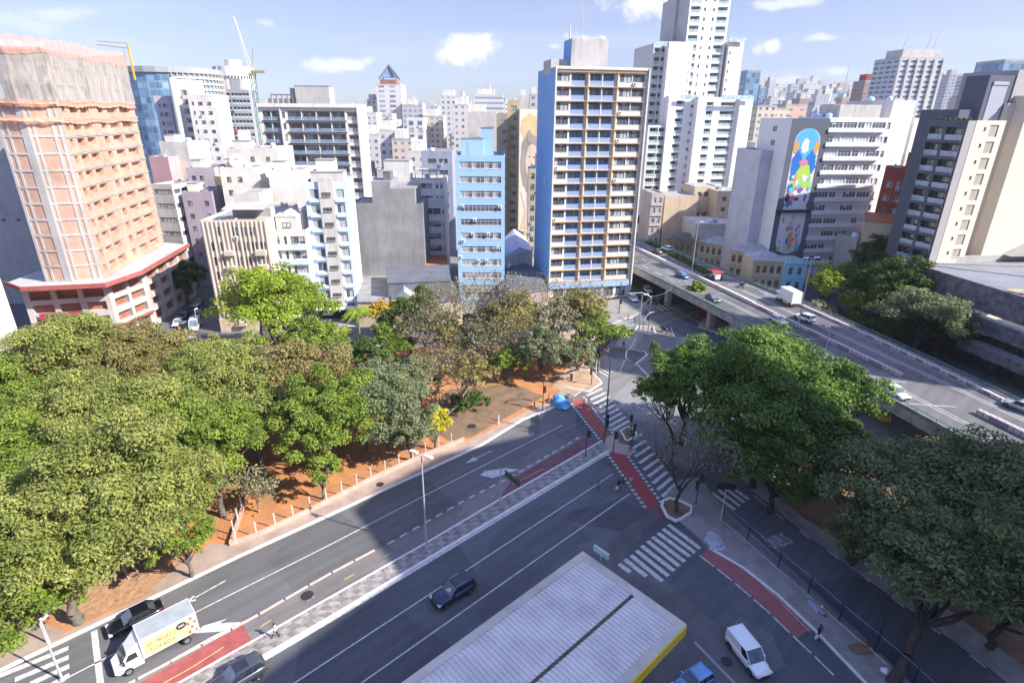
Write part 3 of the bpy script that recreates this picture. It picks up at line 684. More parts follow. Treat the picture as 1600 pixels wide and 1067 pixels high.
sheet('soil_shade_patch', [(700, 690), (735, 685), (815, 640), (850, 620), (800, 600), (700, 610), (660, 660)], 0, m_soil2); COL.objects[-1].location.z = .15  # dark soil sheet painted where shade of trees and buildings falls
sheet('park_path', [(862, 608), (905, 612), (940, 598), (915, 566), (895, 560)], 0, paint('tan_path', (.44, .30, .21), .9, var=.3)); COL.objects[-1].location.z = .151
# park wall with posts
wallp = GP([(386, 778), (380, 797), (361, 852), (406, 837), (484, 800), (594, 744), (666, 712), (725, 689)], .15)
rt = empty('park_fence', (*wallp[2], .15), 0, 'faded pink low wall with pale posts and wires around the orange sand pen', 'fence')
ox, oy = wallp[2]; loc = [(x - ox, y - oy) for x, y in wallp]
b = MB(); kerbstrip(b, loc, .28, 0, .62); b.build('low_wall', m_pinkw, rt)
s = 0.5; L = length(loc); wires = MB(); pm = MB(); pm.box(-.06, -.06, 0, .06, .06, 2.1); pmesh = pm.mesh('post', [paint('pale_post', (.62, .60, .56), .8)])
prev = None
while s < L:
    p = along(loc, s); link_mesh('post', pmesh, rt, (p[0], p[1], .0))
    if prev:
        for z in (.95, 1.35, 1.75, 2.05): wires.tube((*prev, z), (*p, z), .009, n=3, cap=False)
    prev = p; s += 2.15
wires.build('wire', m_metal, rt)
# ---- other pavements
slab('traffic_island', [(947, 556), (950, 547), (955, 544), (1005, 548), (1012, 553), (1008, 559), (994, 569), (990, 570), (978, 562)], 0, .15, m_kerb, asphalt('island_asphalt', (.09, .09, .095)))
b = MB(); kerbstrip(b, GP([(978, 560), (992, 569), (1011, 554), (1007, 549), (984, 545), (979, 548), (978, 560)], .15), .28, 0, .17); tag(b.build('island_kerb', m_kerb), kind='structure')
slab('traffic_island', [(992, 516), (996, 509), (1020, 510), (1025, 520), (1015, 522)], 0, .15, m_kerb, m_walk)
b = MB(); kerbstrip(b, GP([(992, 517), (996, 509), (1020, 510), (1025, 520), (1015, 522), (992, 517)], .15), .25, 0, .17); tag(b.build('island_kerb', m_kerb), kind='structure')
slab('planted_island', [(966, 690), (975, 668), (990, 668), (998, 678), (980, 693)], 0, .15, m_walk, m_soil2)
b = MB(); kerbstrip(b, GP([(978, 688), (970, 673), (981, 667), (992, 672), (995, 680), (982, 688), (978, 688)], .15), .3, 0, .25); tag(b.build('island_kerb', m_kerb), kind='structure')
tri = [(1030, 790), (1047, 765), (1066, 748), (1092, 745), (1130, 790), (1215, 870), (1330, 975), (1440, 1080), (1500, 1150), (1420, 1150), (1350, 1063), (1275, 985), (1215, 928), (1160, 885), (1108, 855), (1098, 845), (1060, 812)]
slab('pavement_wedge', tri, 0, .13, m_walk, m_walk)
b = MB(); kerbstrip(b, GP([(1108, 855), (1160, 885), (1215, 928), (1275, 985), (1350, 1063), (1420, 1150)], .13), .25, 0, .15); tag(b.build('wedge_kerb', m_kerb), kind='structure')
slab('east_pavement', [(1120, 690), (1175, 765), (1205, 788), (1262, 835), (1330, 885), (1420, 948), (1545, 1040), (1640, 1120), (1900, 1100), (1800, 800), (1560, 720), (1380, 640), (1300, 640), (1150, 640)], 0, .13, m_walk, m_walk)
sheet('east_soil', [(1200, 765), (1262, 815), (1340, 860), (1450, 930), (1650, 1080), (1880, 1090), (1780, 820), (1560, 735), (1380, 690), (1240, 700)], 0, m_soil2); COL.objects[-1].location.z = .135
slab('far_pavement', [(935, 497), (958, 505), (1004, 487), (1015, 478), (990, 462), (840, 488), (700, 500), (560, 508), (520, 512), (520, 470), (840, 440), (990, 440)], 0, .15, m_kerb, m_walk)
slab('tower_pavement', [(935, 482), (960, 500), (985, 496), (1018, 478), (990, 465), (930, 470)], 0, .16, m_kerb, m_walk)
slab('viaduct_corner', [(1090, 510), (1140, 527), (1160, 520), (1120, 498), (1098, 498)], 0, .15, m_kerb, paint('pinkish_paving', (.45, .34, .32), .85, var=.3))
# tree pit with rounded white kerb
pit = GP([(1034, 792), (1036, 784), (1046, 780), (1062, 784), (1080, 793), (1079, 802), (1064, 812), (1056, 815), (1042, 808)], .13)
rt = empty('tree_pit', (*g(1057, 797, .13), .13), 0, 'rounded white kerb of the tree pit around the bare tree', 'planter kerb'); ox, oy = rt.location[:2]
b = MB(); lp = [(x - ox, y - oy) for x, y in pit]
kerbstrip(b, lp + [lp[0]], .3, 0, .28); b.build('kerb', m_kerb, rt); b = MB(); b.poly([(x, y, .1) for x, y in lp]); o_ = b.build('soil', m_soil2, rt)
# ---------------------------------------------------------------- elevated road
ZD = 6.5
LE = GP([(930, 390), (990, 420), (1056, 447), (1095, 469), (1140, 497), (1385, 624), (1407, 637), (1464, 667), (1492, 681)], ZD)
RE = GP([(993, 372), (1050, 396), (1089, 409), (1152, 431), (1180, 444), (1216, 459), (1252, 478), (1292, 493), (1315, 502), (1420, 553), (1510, 592), (1544, 612)], ZD)
MD = GP([(990, 389), (1026, 404), (1081, 428), (1140, 458), (1180, 476), (1231, 502), (1295, 539), (1365, 571), (1417, 596), (1530, 646), (1600, 676)], ZD)
def fit(pts, deg=2):
    y = [p[1] for p in pts]; x = [p[0] for p in pts]; return np.polyfit(y, x, deg)
cl, cr_, cm_ = fit(LE), fit(RE), fit(MD)
ys = [330, 290, 250, 220, 200] + list(range(190, 46, -6)) + [44, 38, 32]
def edge(c, y):
    y2 = min(max(y, 52), 186); x = np.polyval(c, y2); return float(x + (y - y2) * np.polyval(np.polyder(c), y2))
LEm = [(edge(cl, y), y) for y in ys]; MDm = [(edge(cm_, y), y) for y in ys]; REm = [(edge(cr_, y), y) for y in ys]
def off(pts, d): return [q[0] for q in ribbon_pts(pts, d, d)]
m_deck = asphalt('viaduct_asphalt', (.105, .105, .11)); m_vc = paint('viaduct_concrete', (.40, .38, .34), .9, var=.4, scale=.5, streak=.5); m_para = paint('parapet_green_grey', (.24, .30, .28), .85, var=.35, scale=.6, streak=.4)
b = MB()
for i in range(len(ys) - 1):
    a, c, d, e = LEm[i], REm[i], REm[i + 1], LEm[i + 1]
    b.quad((*e, ZD), (*d, ZD), (*c, ZD), (*a, ZD), 0)
tag(b.build('elevated_road', m_deck), kind='structure')
b = MB()
for i in range(len(ys) - 1):
    a, e = LEm[i], LEm[i + 1]; c, d = REm[i], REm[i + 1]; z0 = ZD - 1.5
    b.quad((*a, z0), (*e, z0), (*e, ZD - .01), (*a, ZD - .01)); b.quad((*d, z0), (*c, z0), (*c, ZD - .01), (*d, ZD - .01))
    b.quad((*a, z0), (*c, z0), (*d, z0), (*e, z0))
rtv = empty('viaduct', (*LEm[10], 0), 0, 'long concrete viaduct carrying the elevated road past the blue tower', 'viaduct'); vx, vy = LEm[10]
b.v = [(x - vx, y - vy, z) for x, y, z in b.v]; b.build('girder', m_vc, rtv)
R_ = lambda pts: [(x - vx, y - vy) for x, y in pts]
for nm, pts, d in (('parapet', LEm, -.2), ('parapet', REm, .2)):
    b = MB(); kerbstrip(b, R_(off(pts, -d if pts is LEm else -d)), .28, ZD - .35, ZD + .55); b.build(nm, m_para, rtv)
    b = MB(); line = R_(off(pts, 0)); 
    for z in (ZD + .82, ZD + 1.05): 
        for i in range(len(line) - 1): b.tube((*line[i], z), (*line[i + 1], z), .045, n=5, cap=False)
    s = 0
    while s < length(line): p = along(line, s); b.tube((*p, ZD + .5), (*p, ZD + 1.05), .05, n=4); s += 3.0
    b.build('railing', paint('green_railing', (.16, .24, .22), .6), rtv)
for y in (178, 158, 138, 121, 104, 86, 68):
    for c in (cl, cr_):
        xo = 3.0 if c is cl else -3.0
        b = MB(); b.box(-.6, -1.1, 0, .6, 1.1, ZD - 1.4); b.build('pier', m_vc, rtv, (edge(c, y) + xo - vx, y - vy, 0))
b = MB(); b.box(-.8, -2.2, 0, .8, 2.2, ZD - 1.45); b.build('pier', m_vc, rtv, (edge(cl, 110) + 1.2 - vx, 110 - vy, 0))
# brick pattern barrier
def brickbar():
    m, nt, bs = _new('pink_brick_barrier'); N = nt.nodes; L = nt.links; tcn = N.new('ShaderNodeTexCoord'); mp_ = N.new('ShaderNodeMapping'); mp_.inputs['Rotation'].default_value = (0, 0, rad(72)); L.new(tcn.outputs['Object'], mp_.inputs[0])
    bt = N.new('ShaderNodeTexBrick'); bt.inputs['Scale'].default_value = 1.0; bt.inputs['Color1'].default_value = (.50, .40, .40, 1); bt.inputs['Color2'].default_value = (.56, .48, .47, 1); bt.inputs['Mortar'].default_value = (.25, .22, .24, 1); bt.inputs['Mortar Size'].default_value = .09; bt.inputs['Brick Width'].default_value = .9; bt.inputs['Row Height'].default_value = .42
    L.new(mp_.outputs[0], bt.inputs['Vector']); L.new(bt.outputs[0], bs.inputs['Base Color']); bs.inputs['Roughness'].default_value = .85; return m
m_bb = brickbar()
far = [p for p in MDm if p[1] > 118]; near = [p for p in MDm if p[1] <= 160]
b = MB(); kerbstrip(b, R_([p for p in MDm if p[1] >= 118]), .7, ZD, ZD + .75); b.build('median_barrier', paint('pale_barrier', (.62, .60, .58), .85, var=.3), rtv)
b = MB(); kerbstrip(b, R_([p for p in MDm if 80 <= p[1] <= 118]), .75, ZD, ZD + .6); b.build('median_barrier', m_bb, rtv)
b = MB(); kerbstrip(b, R_([p for p in MDm if p[1] <= 74]), .75, ZD, ZD + .75); b.build('median_barrier', m_bb, rtv)
b = MB(); kerbstrip(b, R_([q for q in off(REm, -1.1)if q[1] <= 118]), .7, ZD, ZD + .5); b.build('brick_kerb', m_bb, rtv)
b = MB()
def vline(c, o, y0, y1, w=.15, dash=None):
    pts = [(edge(c, y), y) for y in np.linspace(y0, y1, 30)]; pts = off(pts, o)
    (strip(b, pts, w, ZD + .005) if dash is None else dashes(b, pts, dash[0], dash[1], w, ZD + .005))
vline(cm_, 4.3, 128, 34); vline(cm_, 5.0, 128, 34); vline(cm_, -3.8, 126, 34); vline(cm_, -4.5, 126, 34)
vline(cm_, 4.6, 300, 128, .16, (3.2, 4)); vline(cm_, 8.2, 300, 118, .16, (3.2, 4)); vline(cm_, -4.2, 300, 126, .16, (3.2, 4)); vline(cm_, -7.6, 300, 126, .16, (3.2, 4))
vline(cr_, -1.9, 300, 34, .12)
for y in (126, 98, 80, 72, 60): strip(b, [(edge(cm_, y) - 1, y), (edge(cl, y) + 1, y + 1)], .16, ZD + .006)
tag(b.build('viaduct_markings', m_mark), kind='structure')
# ---------------------------------------------------------------- named buildings
GM = [m_frame_d, m_glass, m_curtain, m_midgrey]; GW = [m_frame_w, m_glass, m_curtain, m_frame_w]
def rowsH(H, n, fh, sill, h, top=.9):   # n floors counted down from the roof
    return [(H - top - (i + 1) * fh + sill, H - top - (i + 1) * fh + sill + h) for i in range(n)]
def mk(name, label, cat, L, Rx, D, yaw, wall, H=None, roof=None, sm=None, **k):
    x, y, yw, W, dp, z = place(L, Rx, D, yaw, **k)
    return Bld(name, label, cat, x, y, yw, W, dp, z, wall, sidemats=sm, roof=roof)

# 1. blue slab tower with ochre grid
B = mk('apartment_tower', 'tall slab tower with blue end wall and ochre framed balconies beside the elevated road', 'apartment building', (868, 105), 1015, 140, 11.4, m_white, Bx=841, sm={'L': m_blue})
fh = 3.05; z0 = B.H - .8 - 16 * fh; W = B.W; f = lambda a, c: (a * W, c * W)
wb = plaster('balcony_blue', (.16, .24, .44), .05, 0)
BM = [m_frame_d, m_glass_b, m_curtain, paint('blue_railing', (.36, .46, .66), .5), wb, paint('blue_railing_panel', (.26, .36, .56), .4)]
rows = fl(z0, 16, fh, .12, 2.7)
B.wins_('F', [f(.17, .325), f(.365, .495), f(.505, .635)], rows, 'balcony', BM, name='balcony')
B.wins_('F', [f(.02, .15)], fl(z0, 16, fh, 1.05, 1.72), 'strip', [m_frame_d, m_glass, m_curtain, m_frame_w])
B.wins_('F', [f(.685, .815), f(.825, .955)], fl(z0, 16, fh, 1.05, 1.72), 'strip', [m_frame_d, m_glass, m_curtain, m_frame_w])
B.wins_('F', ev(1, W - 1, 6, 2.6), [(.6, z0 - 1.8)], 'win', [m_frame_d, m_glass, m_blue, m_dkgrey], name='shopfront')
B.finish(1.1)
ob = MB()
for i in range(17):
    z = z0 + i * fh
    ob.box(.3, -.42, z - .16, W * .97, -.01, z + .02)
B.part('ochre_beam', ob, m_orange)
for u in (.345, .66):
    ob = MB()
    for i in range(16): ob.box(u * W - .13, -.36, z0 + i * fh + .021, u * W + .13, -.011, z0 + (i + 1) * fh - .161)
    B.part('ochre_column', ob, m_orange)
ob = MB(); ob.box(-.02, -.55, z0 - .5, .28, .0, B.H + .2); ob.box(W - .3, -.75, z0 - 3, W + .02, .0, B.H + .2); ob.box(.281, -.55, B.H - .35, W - .301, 0, B.H + .21); B.part('white_frame', ob, m_white)
B.band('blue_band', 'F', z0 - 1.75, 1.5, .5, plaster('band_blue', (.34, .47, .72)))
# penthouse
b = MB(); b.box(W * .19, 2.5, B.zr, W * .58, 8.5, B.zr + 7.2); B.part('machine_room', b, m_conc)
b = MB(); b.box(W * .19 - .1, 2.6, B.zr, W * .19 - .01, 8.4, B.zr + 6.9); B.part('blue_cladding', b, m_blue)
b = MB(); b.box(-.01, 4, B.zr, W * .185, 11, B.zr + 3.0); B.part('stair_tower', b, m_conc)
B.mast(W * .33, 5, 12, B.zr + 7.2); B.mast(W * .2, 5, 3, B.zr + 7.2, .2); B.mast(W * .42, 5, 3, B.zr + 7.2, .06); B.dish(W * .56, 5, .5, B.zr + 7.2); B.dish(W * .16, 1.2, .6)
b = MB(); b.box(0, 0, 0, .5, .02, 1.9); b.build('plaque', m_frame_w, B.root, B.pt('L', B.D * .55, B.H * .52, .04), rad(270))

# 2. light blue office block
B = mk('office_block', 'slim light blue office block with strip windows behind the bare park tree', 'office building', (711, 243), 789, 139.5, 1.5, m_ltblue, depth=14, sm={'L': plaster('shaded_blue_side', (.26, .46, .74))})  # left side out of the sun: shade put into a deeper blue
B.y += 0; W = B.W; rows = [(r[0], r[1]) for r in rowsH(B.H, 10, 3.35, 1.0, 1.55, .6)]
B.wins_('F', [(.9, W - .9)], rows, 'strip', [m_frame_w, m_glass, m_curtain, m_frame_w]); B.wins_('F', [(1, W - 1)], [(1.2, 3.0)], 'strip')
B.finish(.8); B.ac('F', [(.2, 6.2 + 5), (W - 2, 13.5), (3.4, 16.9), (7.3, 16.9), (4, 20.4), (1, 27 - 3.3), (W - 1.6, 23.6), (4.8, 10.2), (6.8, 10.2)])
B.box('machine_room', 1.2, 3, 6.6, 8, 4.4, m_ltblue); B.box('stair_tower', 6, 4, 9, 9, 6.8, m_ltblue); B.mast(3, 3, 4)

# 3. white stair-tower apartment house
B = mk('apartment_house', 'narrow pale blue and white apartment house with a blank stair strip above the tree', 'apartment building', (474, 285), 541, 124, 8, m_paleblue, depth=12, sm={'R': m_white})
W = B.W; mid = (W * .34, W * .68)
fr = rowsH(B.H, 9, 3.2, .7, 1.9, .9)
B.wins_('F', [(W * .10, W * .32), (W * .72, W * .92)], fr, 'win', [m_frame_w, m_glass, m_curtain, m_paleblue])
B.finish(.9)
b = MB(); b.box(mid[0], -.5, 3.4, mid[1], -.01, B.H + .9); B.part('stair_strip', b, m_offwhite)
for (z_0, z_1) in fr:
    o = link_mesh('window', win_mesh('win', W * .2, .8, 0, GM), B.root, (W * .41, -.70, z_0 + .5), 0)
    b = MB(); b.box(0, -.42, 0, W * .26, -.01, .55); B.part('balcony_front', b, plaster('balcony_pale', (.55, .70, .90)), (W * .08, 0, z_0 - .75)); B.part('balcony_front', b, plaster('balcony_pale', (.55, .70, .90)), (W * .70, 0, z_0 - .75))
b = MB(); b.box(-.5, -2.2, 3.0, W + .5, -.01, 3.3); B.part('canopy', b, m_white)
B.box('machine_room', 1, 3, W - 1, 9, 2.6, m_offwhite); B.box('water_tower', 2, 5, 6, 9, 5, m_white)
B.band('shopfront', 'F', .2, 2.6, .05, m_black)

# 4. pale blue-white house with wide balconies
B = mk('apartment_house', 'white five storey apartment house with long balconies and a small gable', 'apartment building', (416, 360), 478, 121, 4, m_white, depth=12, sm={'R': m_paleblue})
W = B.W; fr = rowsH(B.H, 6, 3.25, .9, 1.7, .7)
B.wins_('F', [(.4, 2.5), (W - 3.0, W - .5)], fr, 'win', GW); B.wins_('F', [(3.4, 4.0), (4.8, 5.4)], fr, 'tiny', GM)
B.finish(.5); [B.band('balcony_front', 'F', z_0 - 1.15, 1.0, .55, plaster('balcony_pale', (.55, .70, .90)), .1, W - .1) for z_0, _ in fr]
b = MB(); b.box(2.2, 0.1, B.zr, 6.6, 5, B.zr + 3.3); b.poly([(2.0, 0, B.zr + 3.3), (6.8, 0, B.zr + 3.3), (4.4, 0, B.zr + 4.5)]); b.quad((2.0, 0, B.zr + 3.3), (4.4, 0, B.zr + 4.5), (4.4, 5, B.zr + 4.5), (2.0, 5, B.zr + 3.3)); b.quad((6.8, 0, B.zr + 3.3), (6.8, 5, B.zr + 3.3), (4.4, 5, B.zr + 4.5), (4.4, 0, B.zr + 4.5)); B.part('dormer', b, m_white)
link_mesh('window', win_mesh('win', 1.8, .9, 0, GM), B.root, (3.5, -.05, B.zr + 1.2), 0)
B.box('roof_shed', 6.8, 3, W + 0.5, 8, 4.4, m_dkgrey)

# 5. beige ribbed corner block (two wings meeting at a rounded corner)
cx0, cy0 = g(345, 520); 
B = mk('corner_block', 'beige ribbed corner apartment block with staggered balconies beside the side street', 'apartment building', (312, 345), 416, 115.5, 4.5, m_beige, depth=26, sm={'L': m_beige})
W = B.W; fr = rowsH(B.H, 7, 3.1, .8, 1.75, .8)
cs = ev(.8, W - .6, 7, 1.15, skip=(2,)); B.wins_('F', cs, fr, 'win', GM, drop=.12); B.wins_('L', ev(1, 25, 8, 1.1), fr, 'win', GM, drop=.1)
B.finish(.5)
for i in range(15):
    b = MB(); b.box(-.1, -.22, 3.6, .1, -.01, B.H - .1); B.part('rib', b, m_beige, (.4 + i * (W - .8) / 14, 0, 0))
for (z_0, _) in fr[1:]:
    b = MB(); b.box(0, -1.0, 0, 2.0, -.01, 1.1); B.part('balcony_front', b, m_beige, (W * .78, 0, z_0 - .9)); b = MB(); b.box(0, -.9, 0, 1.8, -.01, .9); B.part('balcony_front', b, plaster('pinkish', (.60, .50, .46)), (W * .30, 0, z_0 - .9))
b = MB(); b.box(W - 8.5, 1, B.zr, W - .5, 7, B.zr + .5); b.box(W - 8.4, 5, B.zr + .5, W - .6, 8, B.zr + 2.2); b.quad((W - 8.8, .3, B.zr + 2.6), (W - .2, .3, B.zr + 2.6), (W - .2, 6, B.zr + 3.4), (W - 8.8, 6, B.zr + 3.4)); B.part('roof_terrace', b, m_midgrey)
for i in range(5): B.dish(1.5 + i * 1.3, 1.5 + (i % 2), .45, az=i)
B.band('shopfront', 'F', .3, 2.8, .06, m_cream)

# 6. construction tower on its podium
m_net = paint('debris_net', (.50, .49, .48), .9, var=.35, scale=.5); m_net2 = paint('orange_net', (.80, .42, .33), .9, var=.3, scale=.6); m_redf_ = plaster('red_fascia', (.36, .11, .10), .25, .3)
zp = 13.2
pod = GP([(30, 448), (165, 440), (222, 420), (291, 384)], zp); pod.append(GP([(200, 375)], zp)[0]); pod.append((pod[0][0] - 6, pod[4][1])); px_, py_ = pod[0]
rt = empty('unfinished_tower', (px_, py_, 0), 0, 'unfinished orange brick tower wrapped in debris netting on a concrete podium', 'building site')
rel = lambda pts: [(x - px_, y - py_) for x, y in pts]
pd = rel(pod)
def facade(bm_wall, a, c, z0, z1, cols, rows, dp, wm, mi=0, back=None, bb=None, bm=0):
    """wall panel between two plan points with real recesses (back faces in another mesh)"""
    a = np.array(a); c = np.array(c); L = np.linalg.norm(c - a); d = (c - a) / L; n = np.array([d[1], -d[0]])
    P = lambda u, z, o=0.0: (*(a + d * u + n * o), z)
    zs = sorted(set([z0, z1] + [v for r in rows for v in r]))
    for i in range(len(zs) - 1):
        za, zb = zs[i], zs[i + 1]; rr = any(r[0] <= za + 1e-4 and r[1] >= zb - 1e-4 for r in rows); u = 0
        if rr:
            for (p, q) in cols:
                if p > u: bm_wall.quad(P(u, za), P(p, za), P(p, zb), P(u, zb), mi)
                u = q
        if u < L: bm_wall.quad(P(u, za), P(L, za), P(L, zb), P(u, zb), mi)
    for (p, q) in cols:
        for (r0, r1) in rows:
            bm_wall.quad(P(p, r0), P(q, r0), P(q, r0, -dp), P(p, r0, -dp), mi); bm_wall.quad(P(p, r1, -dp), P(q, r1, -dp), P(q, r1), P(p, r1), mi)
            bm_wall.quad(P(p, r0), P(p, r0, -dp), P(p, r1, -dp), P(p, r1), mi); bm_wall.quad(P(q, r0, -dp), P(q, r0), P(q, r1), P(q, r1, -dp), mi)
            if bb is not None: bb.quad(P(p, r0, -dp), P(q, r0, -dp), P(q, r1, -dp), P(p, r1, -dp), bm)
    return P, L
w = MB(); bk = MB(); n = len(pd)
for i in range(3):
    L = math.dist(pd[i], pd[i + 1]); k = max(2, int(L / 4.6))
    facade(w, pd[i], pd[i + 1], 0, zp, ev(.6, L - .4, k, L / k * .74), [(1.0, 3.2), (4.4, 6.2), (7.4, 9.2), (10.2, 12.0)], .9, None, bb=bk)
for i in range(3, n): facade(w, pd[i], pd[(i + 1) % n], 0, zp, [], [], .5, None)
w.build('podium_wall', m_conc, rt); bk.build('podium_infill', plaster('red_brown_infill', (.36, .15, .11), .3), rt)
b = MB(); outer = rel(GP([(8, 443), (32, 452), (165, 446), (222, 426), (296, 383)], zp + .3)) + [pd[4]]; b.prism(outer, zp + .02, zp + .35, 0, 1, bottom=True); b.build('podium_roof', [m_redf_, m_conc], rt)
b = MB(); kerbstrip(b, outer[:5], .25, zp - .1, zp + .75); b.build('red_fascia', m_redf_, rt)
b = MB(); kerbstrip(b, [pd[0], pd[1], pd[2]], 1.6, 3.5, 3.75); b.build('canopy', m_redf_, rt)
b = MB(); b.box(0, -.1, 0, 7.6, -.01, 1.5); b.build('banner', paint('crimson_banner', (.38, .03, .09), .6), rt, (2.2, pd[0][1] - .05, 6.2), math.atan2(pd[1][1], pd[1][0]))
text_obj('banner_lettering', 'ALUGO-SE', (5.9, -.14 + .33, 6.95), (math.pi / 2, 0, math.atan2(pd[1][1], pd[1][0])), 1.0, m_frame_w, rt)
tw = GP([(72, 441), (113, 441), (162, 437), (205, 411), (257, 383)], zp + .3)
tw = rel(tw); tw.append((tw[4][0] - 15, tw[4][1] + 9)); tw.append((tw[0][0] - 2, tw[5][1]))
ztop = None
TH = 46.0; H1 = zp + .35
fhc = 2.97; nf = 11
wallb = MB(); inf = MB(); conc = MB(); rail_ = MB()
zt = H1 + nf * fhc
for i in range(7):
    a, c = tw[i], tw[(i + 1) % 7]; L = math.dist(a, c)
    if i in (0, 1):   # brick bays between concrete columns
        kk = 1; cols = [(L * .10, L * .26), (L * .34, L * .74)] if i == 0 else [(L * .06, L * .14), (L * .22, L * .68), (L * .78, L * .88)]
        rows = [(H1 + j * fhc + .35, H1 + (j + 1) * fhc - .05) for j in range(nf)]
        inf = MB(); facade(conc, a, c, H1, zt, cols, rows, .12, None, bb=inf); inf.build('brick_infill', m_brick, rt)
    elif i in (2, 3):
        cols = [(L * .10, L * .20), (L * .30, L * .52), (L * .60, L * .86)]
        rows = [(H1 + j * fhc + 1.15, H1 + (j + 1) * fhc - .42) for j in range(nf)]
        facade(wallb, a, c, H1, zt, cols, rows, 1.0, None, bb=wallb)
        d = np.subtract(c, a) / L; nn = np.array([d[1], -d[0]])
        for j in range(nf + 1):
            z = H1 + j * fhc; q = [tuple(np.array(a) + nn * .02), tuple(np.array(c) + nn * .02), tuple(np.array(c) + nn * .16), tuple(np.array(a) + nn * .16)]
            conc.prism(q[::-1] , z - .16, z + .10, 0, bottom=True)
            if j < nf: q = [tuple(np.array(a) + d * .5 + nn * .14), tuple(np.array(c) - d * .5 + nn * .14), tuple(np.array(c) - d * .5 + nn * .26), tuple(np.array(a) + d * .5 + nn * .26)]; wallb.prism(q[::-1], z + .105, z + .12)
    else: facade(conc, a, c, H1, zt, [], [], .1, None)
wallb.build('brick_wall', m_brick, rt); conc.build('concrete_frame', m_conc, rt)
b = MB(); b.poly([(x, y, zt) for x, y in tw]); b.build('top_slab', m_conc, rt)
# recessed dark slot and top concrete floors with netting
cxx = sum(p[0] for p in tw) / 7; cyy = sum(p[1] for p in tw) / 7; ins = [(cxx + (x - cxx) * .93, cyy + (y - cyy) * .93) for x, y in tw]; b = MB()
for zz in (zt + 2.9, zt + 5.9, zt + 8.3): b.prism(ins, zz, zz + .3, bottom=True)
for i in range(7):
    for t in np.linspace(0, 1, max(3, int(math.dist(ins[i], ins[(i + 1) % 7]) / 2.6))): p = lerp(ins[i], ins[(i + 1) % 7], t); b.box(p[0] - .3, p[1] - .3, zt + .05, p[0] + .3, p[1] + .3, zt + 8.3)
b.build('upper_frame', m_conc, rt)
b = MB(); b.prism([(cxx + (x - cxx) * .8, cyy + (y - cyy) * .8) for x, y in tw], zt + .05, zt + 8.2); b.build('upper_core', m_conc, rt)
def curtain(pts, z0, z1, amp, out, seed, saw=0):
    rnd = random.Random(seed); b = MB(); line = off(pts, -out); L = length(line); k = int(L / .6); R = []
    for i in range(k + 1):
        p = along(line, L * i / k); t = math.sin(i * 1.3) * amp; ztp = z1 + rnd.uniform(-.12, .18) * (1 + saw * .3) + (.22 * math.sin(i * .21)); zb = z0 + rnd.uniform(-.12, .12) + .16 * math.sin(i * .33 + 1)
        R.append([(p[0] + t * .3, p[1] - abs(t), zb), (p[0], p[1] + t * .6 - .25, (zb * .6 + ztp * .4)), (p[0] + t * .2, p[1] - t * .3, (zb + 3 * ztp) / 4), (p[0], p[1], ztp)])
    for i in range(k):
        for j in range(3): b.quad(R[i][j], R[i + 1][j], R[i + 1][j + 1], R[i][j + 1])
    b.smooth = True; return b
def netmat(name, col, alpha):
    m, nt, bs = _new(name); bs.inputs['Base Color'].default_value = (*col, 1); bs.inputs['Roughness'].default_value = .9; N = nt.nodes; L = nt.links
    tcn = N.new('ShaderNodeTexCoord'); n1 = N.new('ShaderNodeTexNoise'); n1.inputs['Scale'].default_value = 1.1; n1.inputs['Detail'].default_value = 6; mp_ = N.new('ShaderNodeMapping'); mp_.inputs['Scale'].default_value = (1.5, 1.5, .35); L.new(tcn.outputs['Object'], mp_.inputs[0]); L.new(mp_.outputs[0], n1.inputs['Vector'])
    mr = N.new('ShaderNodeMapRange'); mr.inputs['From Min'].default_value = .35; mr.inputs['From Max'].default_value = .65; mr.inputs['To Min'].default_value = alpha - .12; mr.inputs['To Max'].default_value = min(1, alpha + .12); L.new(n1.outputs[0], mr.inputs[0]); L.new(mr.outputs[0], bs.inputs['Alpha']); return m
front = [(tw[0][0] - .2, tw[0][1])] + tw[1:5] + [tw[5]]
curtain(front, zt + .0, zt + 8.2, .16, .6, 3).build('debris_net', netmat('grey_netting', (.44, .40, .37), .62), rt)
curtain(front, zt + 7.6, zt + 10.2, .1, .66, 5, 1).build('debris_net', netmat('salmon_netting', (.58, .33, .27), .7), rt)
curtain(front, zt - .8, zt + .3, .08, .5, 9).build('debris_net', netmat('orange_netting', (.62, .30, .20), .95), rt)
for j in (1,): curtain(front, zt - j * fhc - .7, zt - j * fhc + .2, .05, .45, 9 + j).build('debris_net', netmat('orange_netting%d' % j, (.62, .33, .23), .8), rt)
b = MB()
for i in range(26):
    p = along(off(front, -.5), i * length(front) * .9 / 26); b.tube((*p, zt + 5.5), (p[0], p[1], zt + 10.6 + (i * 37 % 10) / 8), .05, n=3)
b.build('scaffold_pole', m_metal, rt)
pT = along(front, length(front) * .62); b = MB(); b.tube((pT[0] + 1, pT[1] + 5, zt + 5), (pT[0] + 1, pT[1] + 5, zt + 12.4), .22, n=4); b.tube((pT[0] + 1, pT[1] + 5, zt + 11.4), (pT[0] - 7, pT[1] + 7, zt + 12.3), .12, n=4); b.tube((pT[0] + 1, pT[1] + 5, zt + 12.4), (pT[0] - 7, pT[1] + 7, zt + 13), .08, n=4); b.build('mini_crane', paint('crane_yellow', (.70, .36, .05), .5), rt)

# 7. near white building at the left edge
x, y = g(74, 652)
B = Bld('white_building', 'bright white building end with an ochre corner strip at the left edge', 'building', x - 22, y - 12, 0, 22, 12, 34, m_white, sidemats={'R': m_white}); B.finish(.5)
b = MB(); b.box(21.99, -.15, 0, 22.3, .6, 34.3); B.part('ochre_corner', b, plaster('ochre_corner_paint', (.62, .42, .22)))
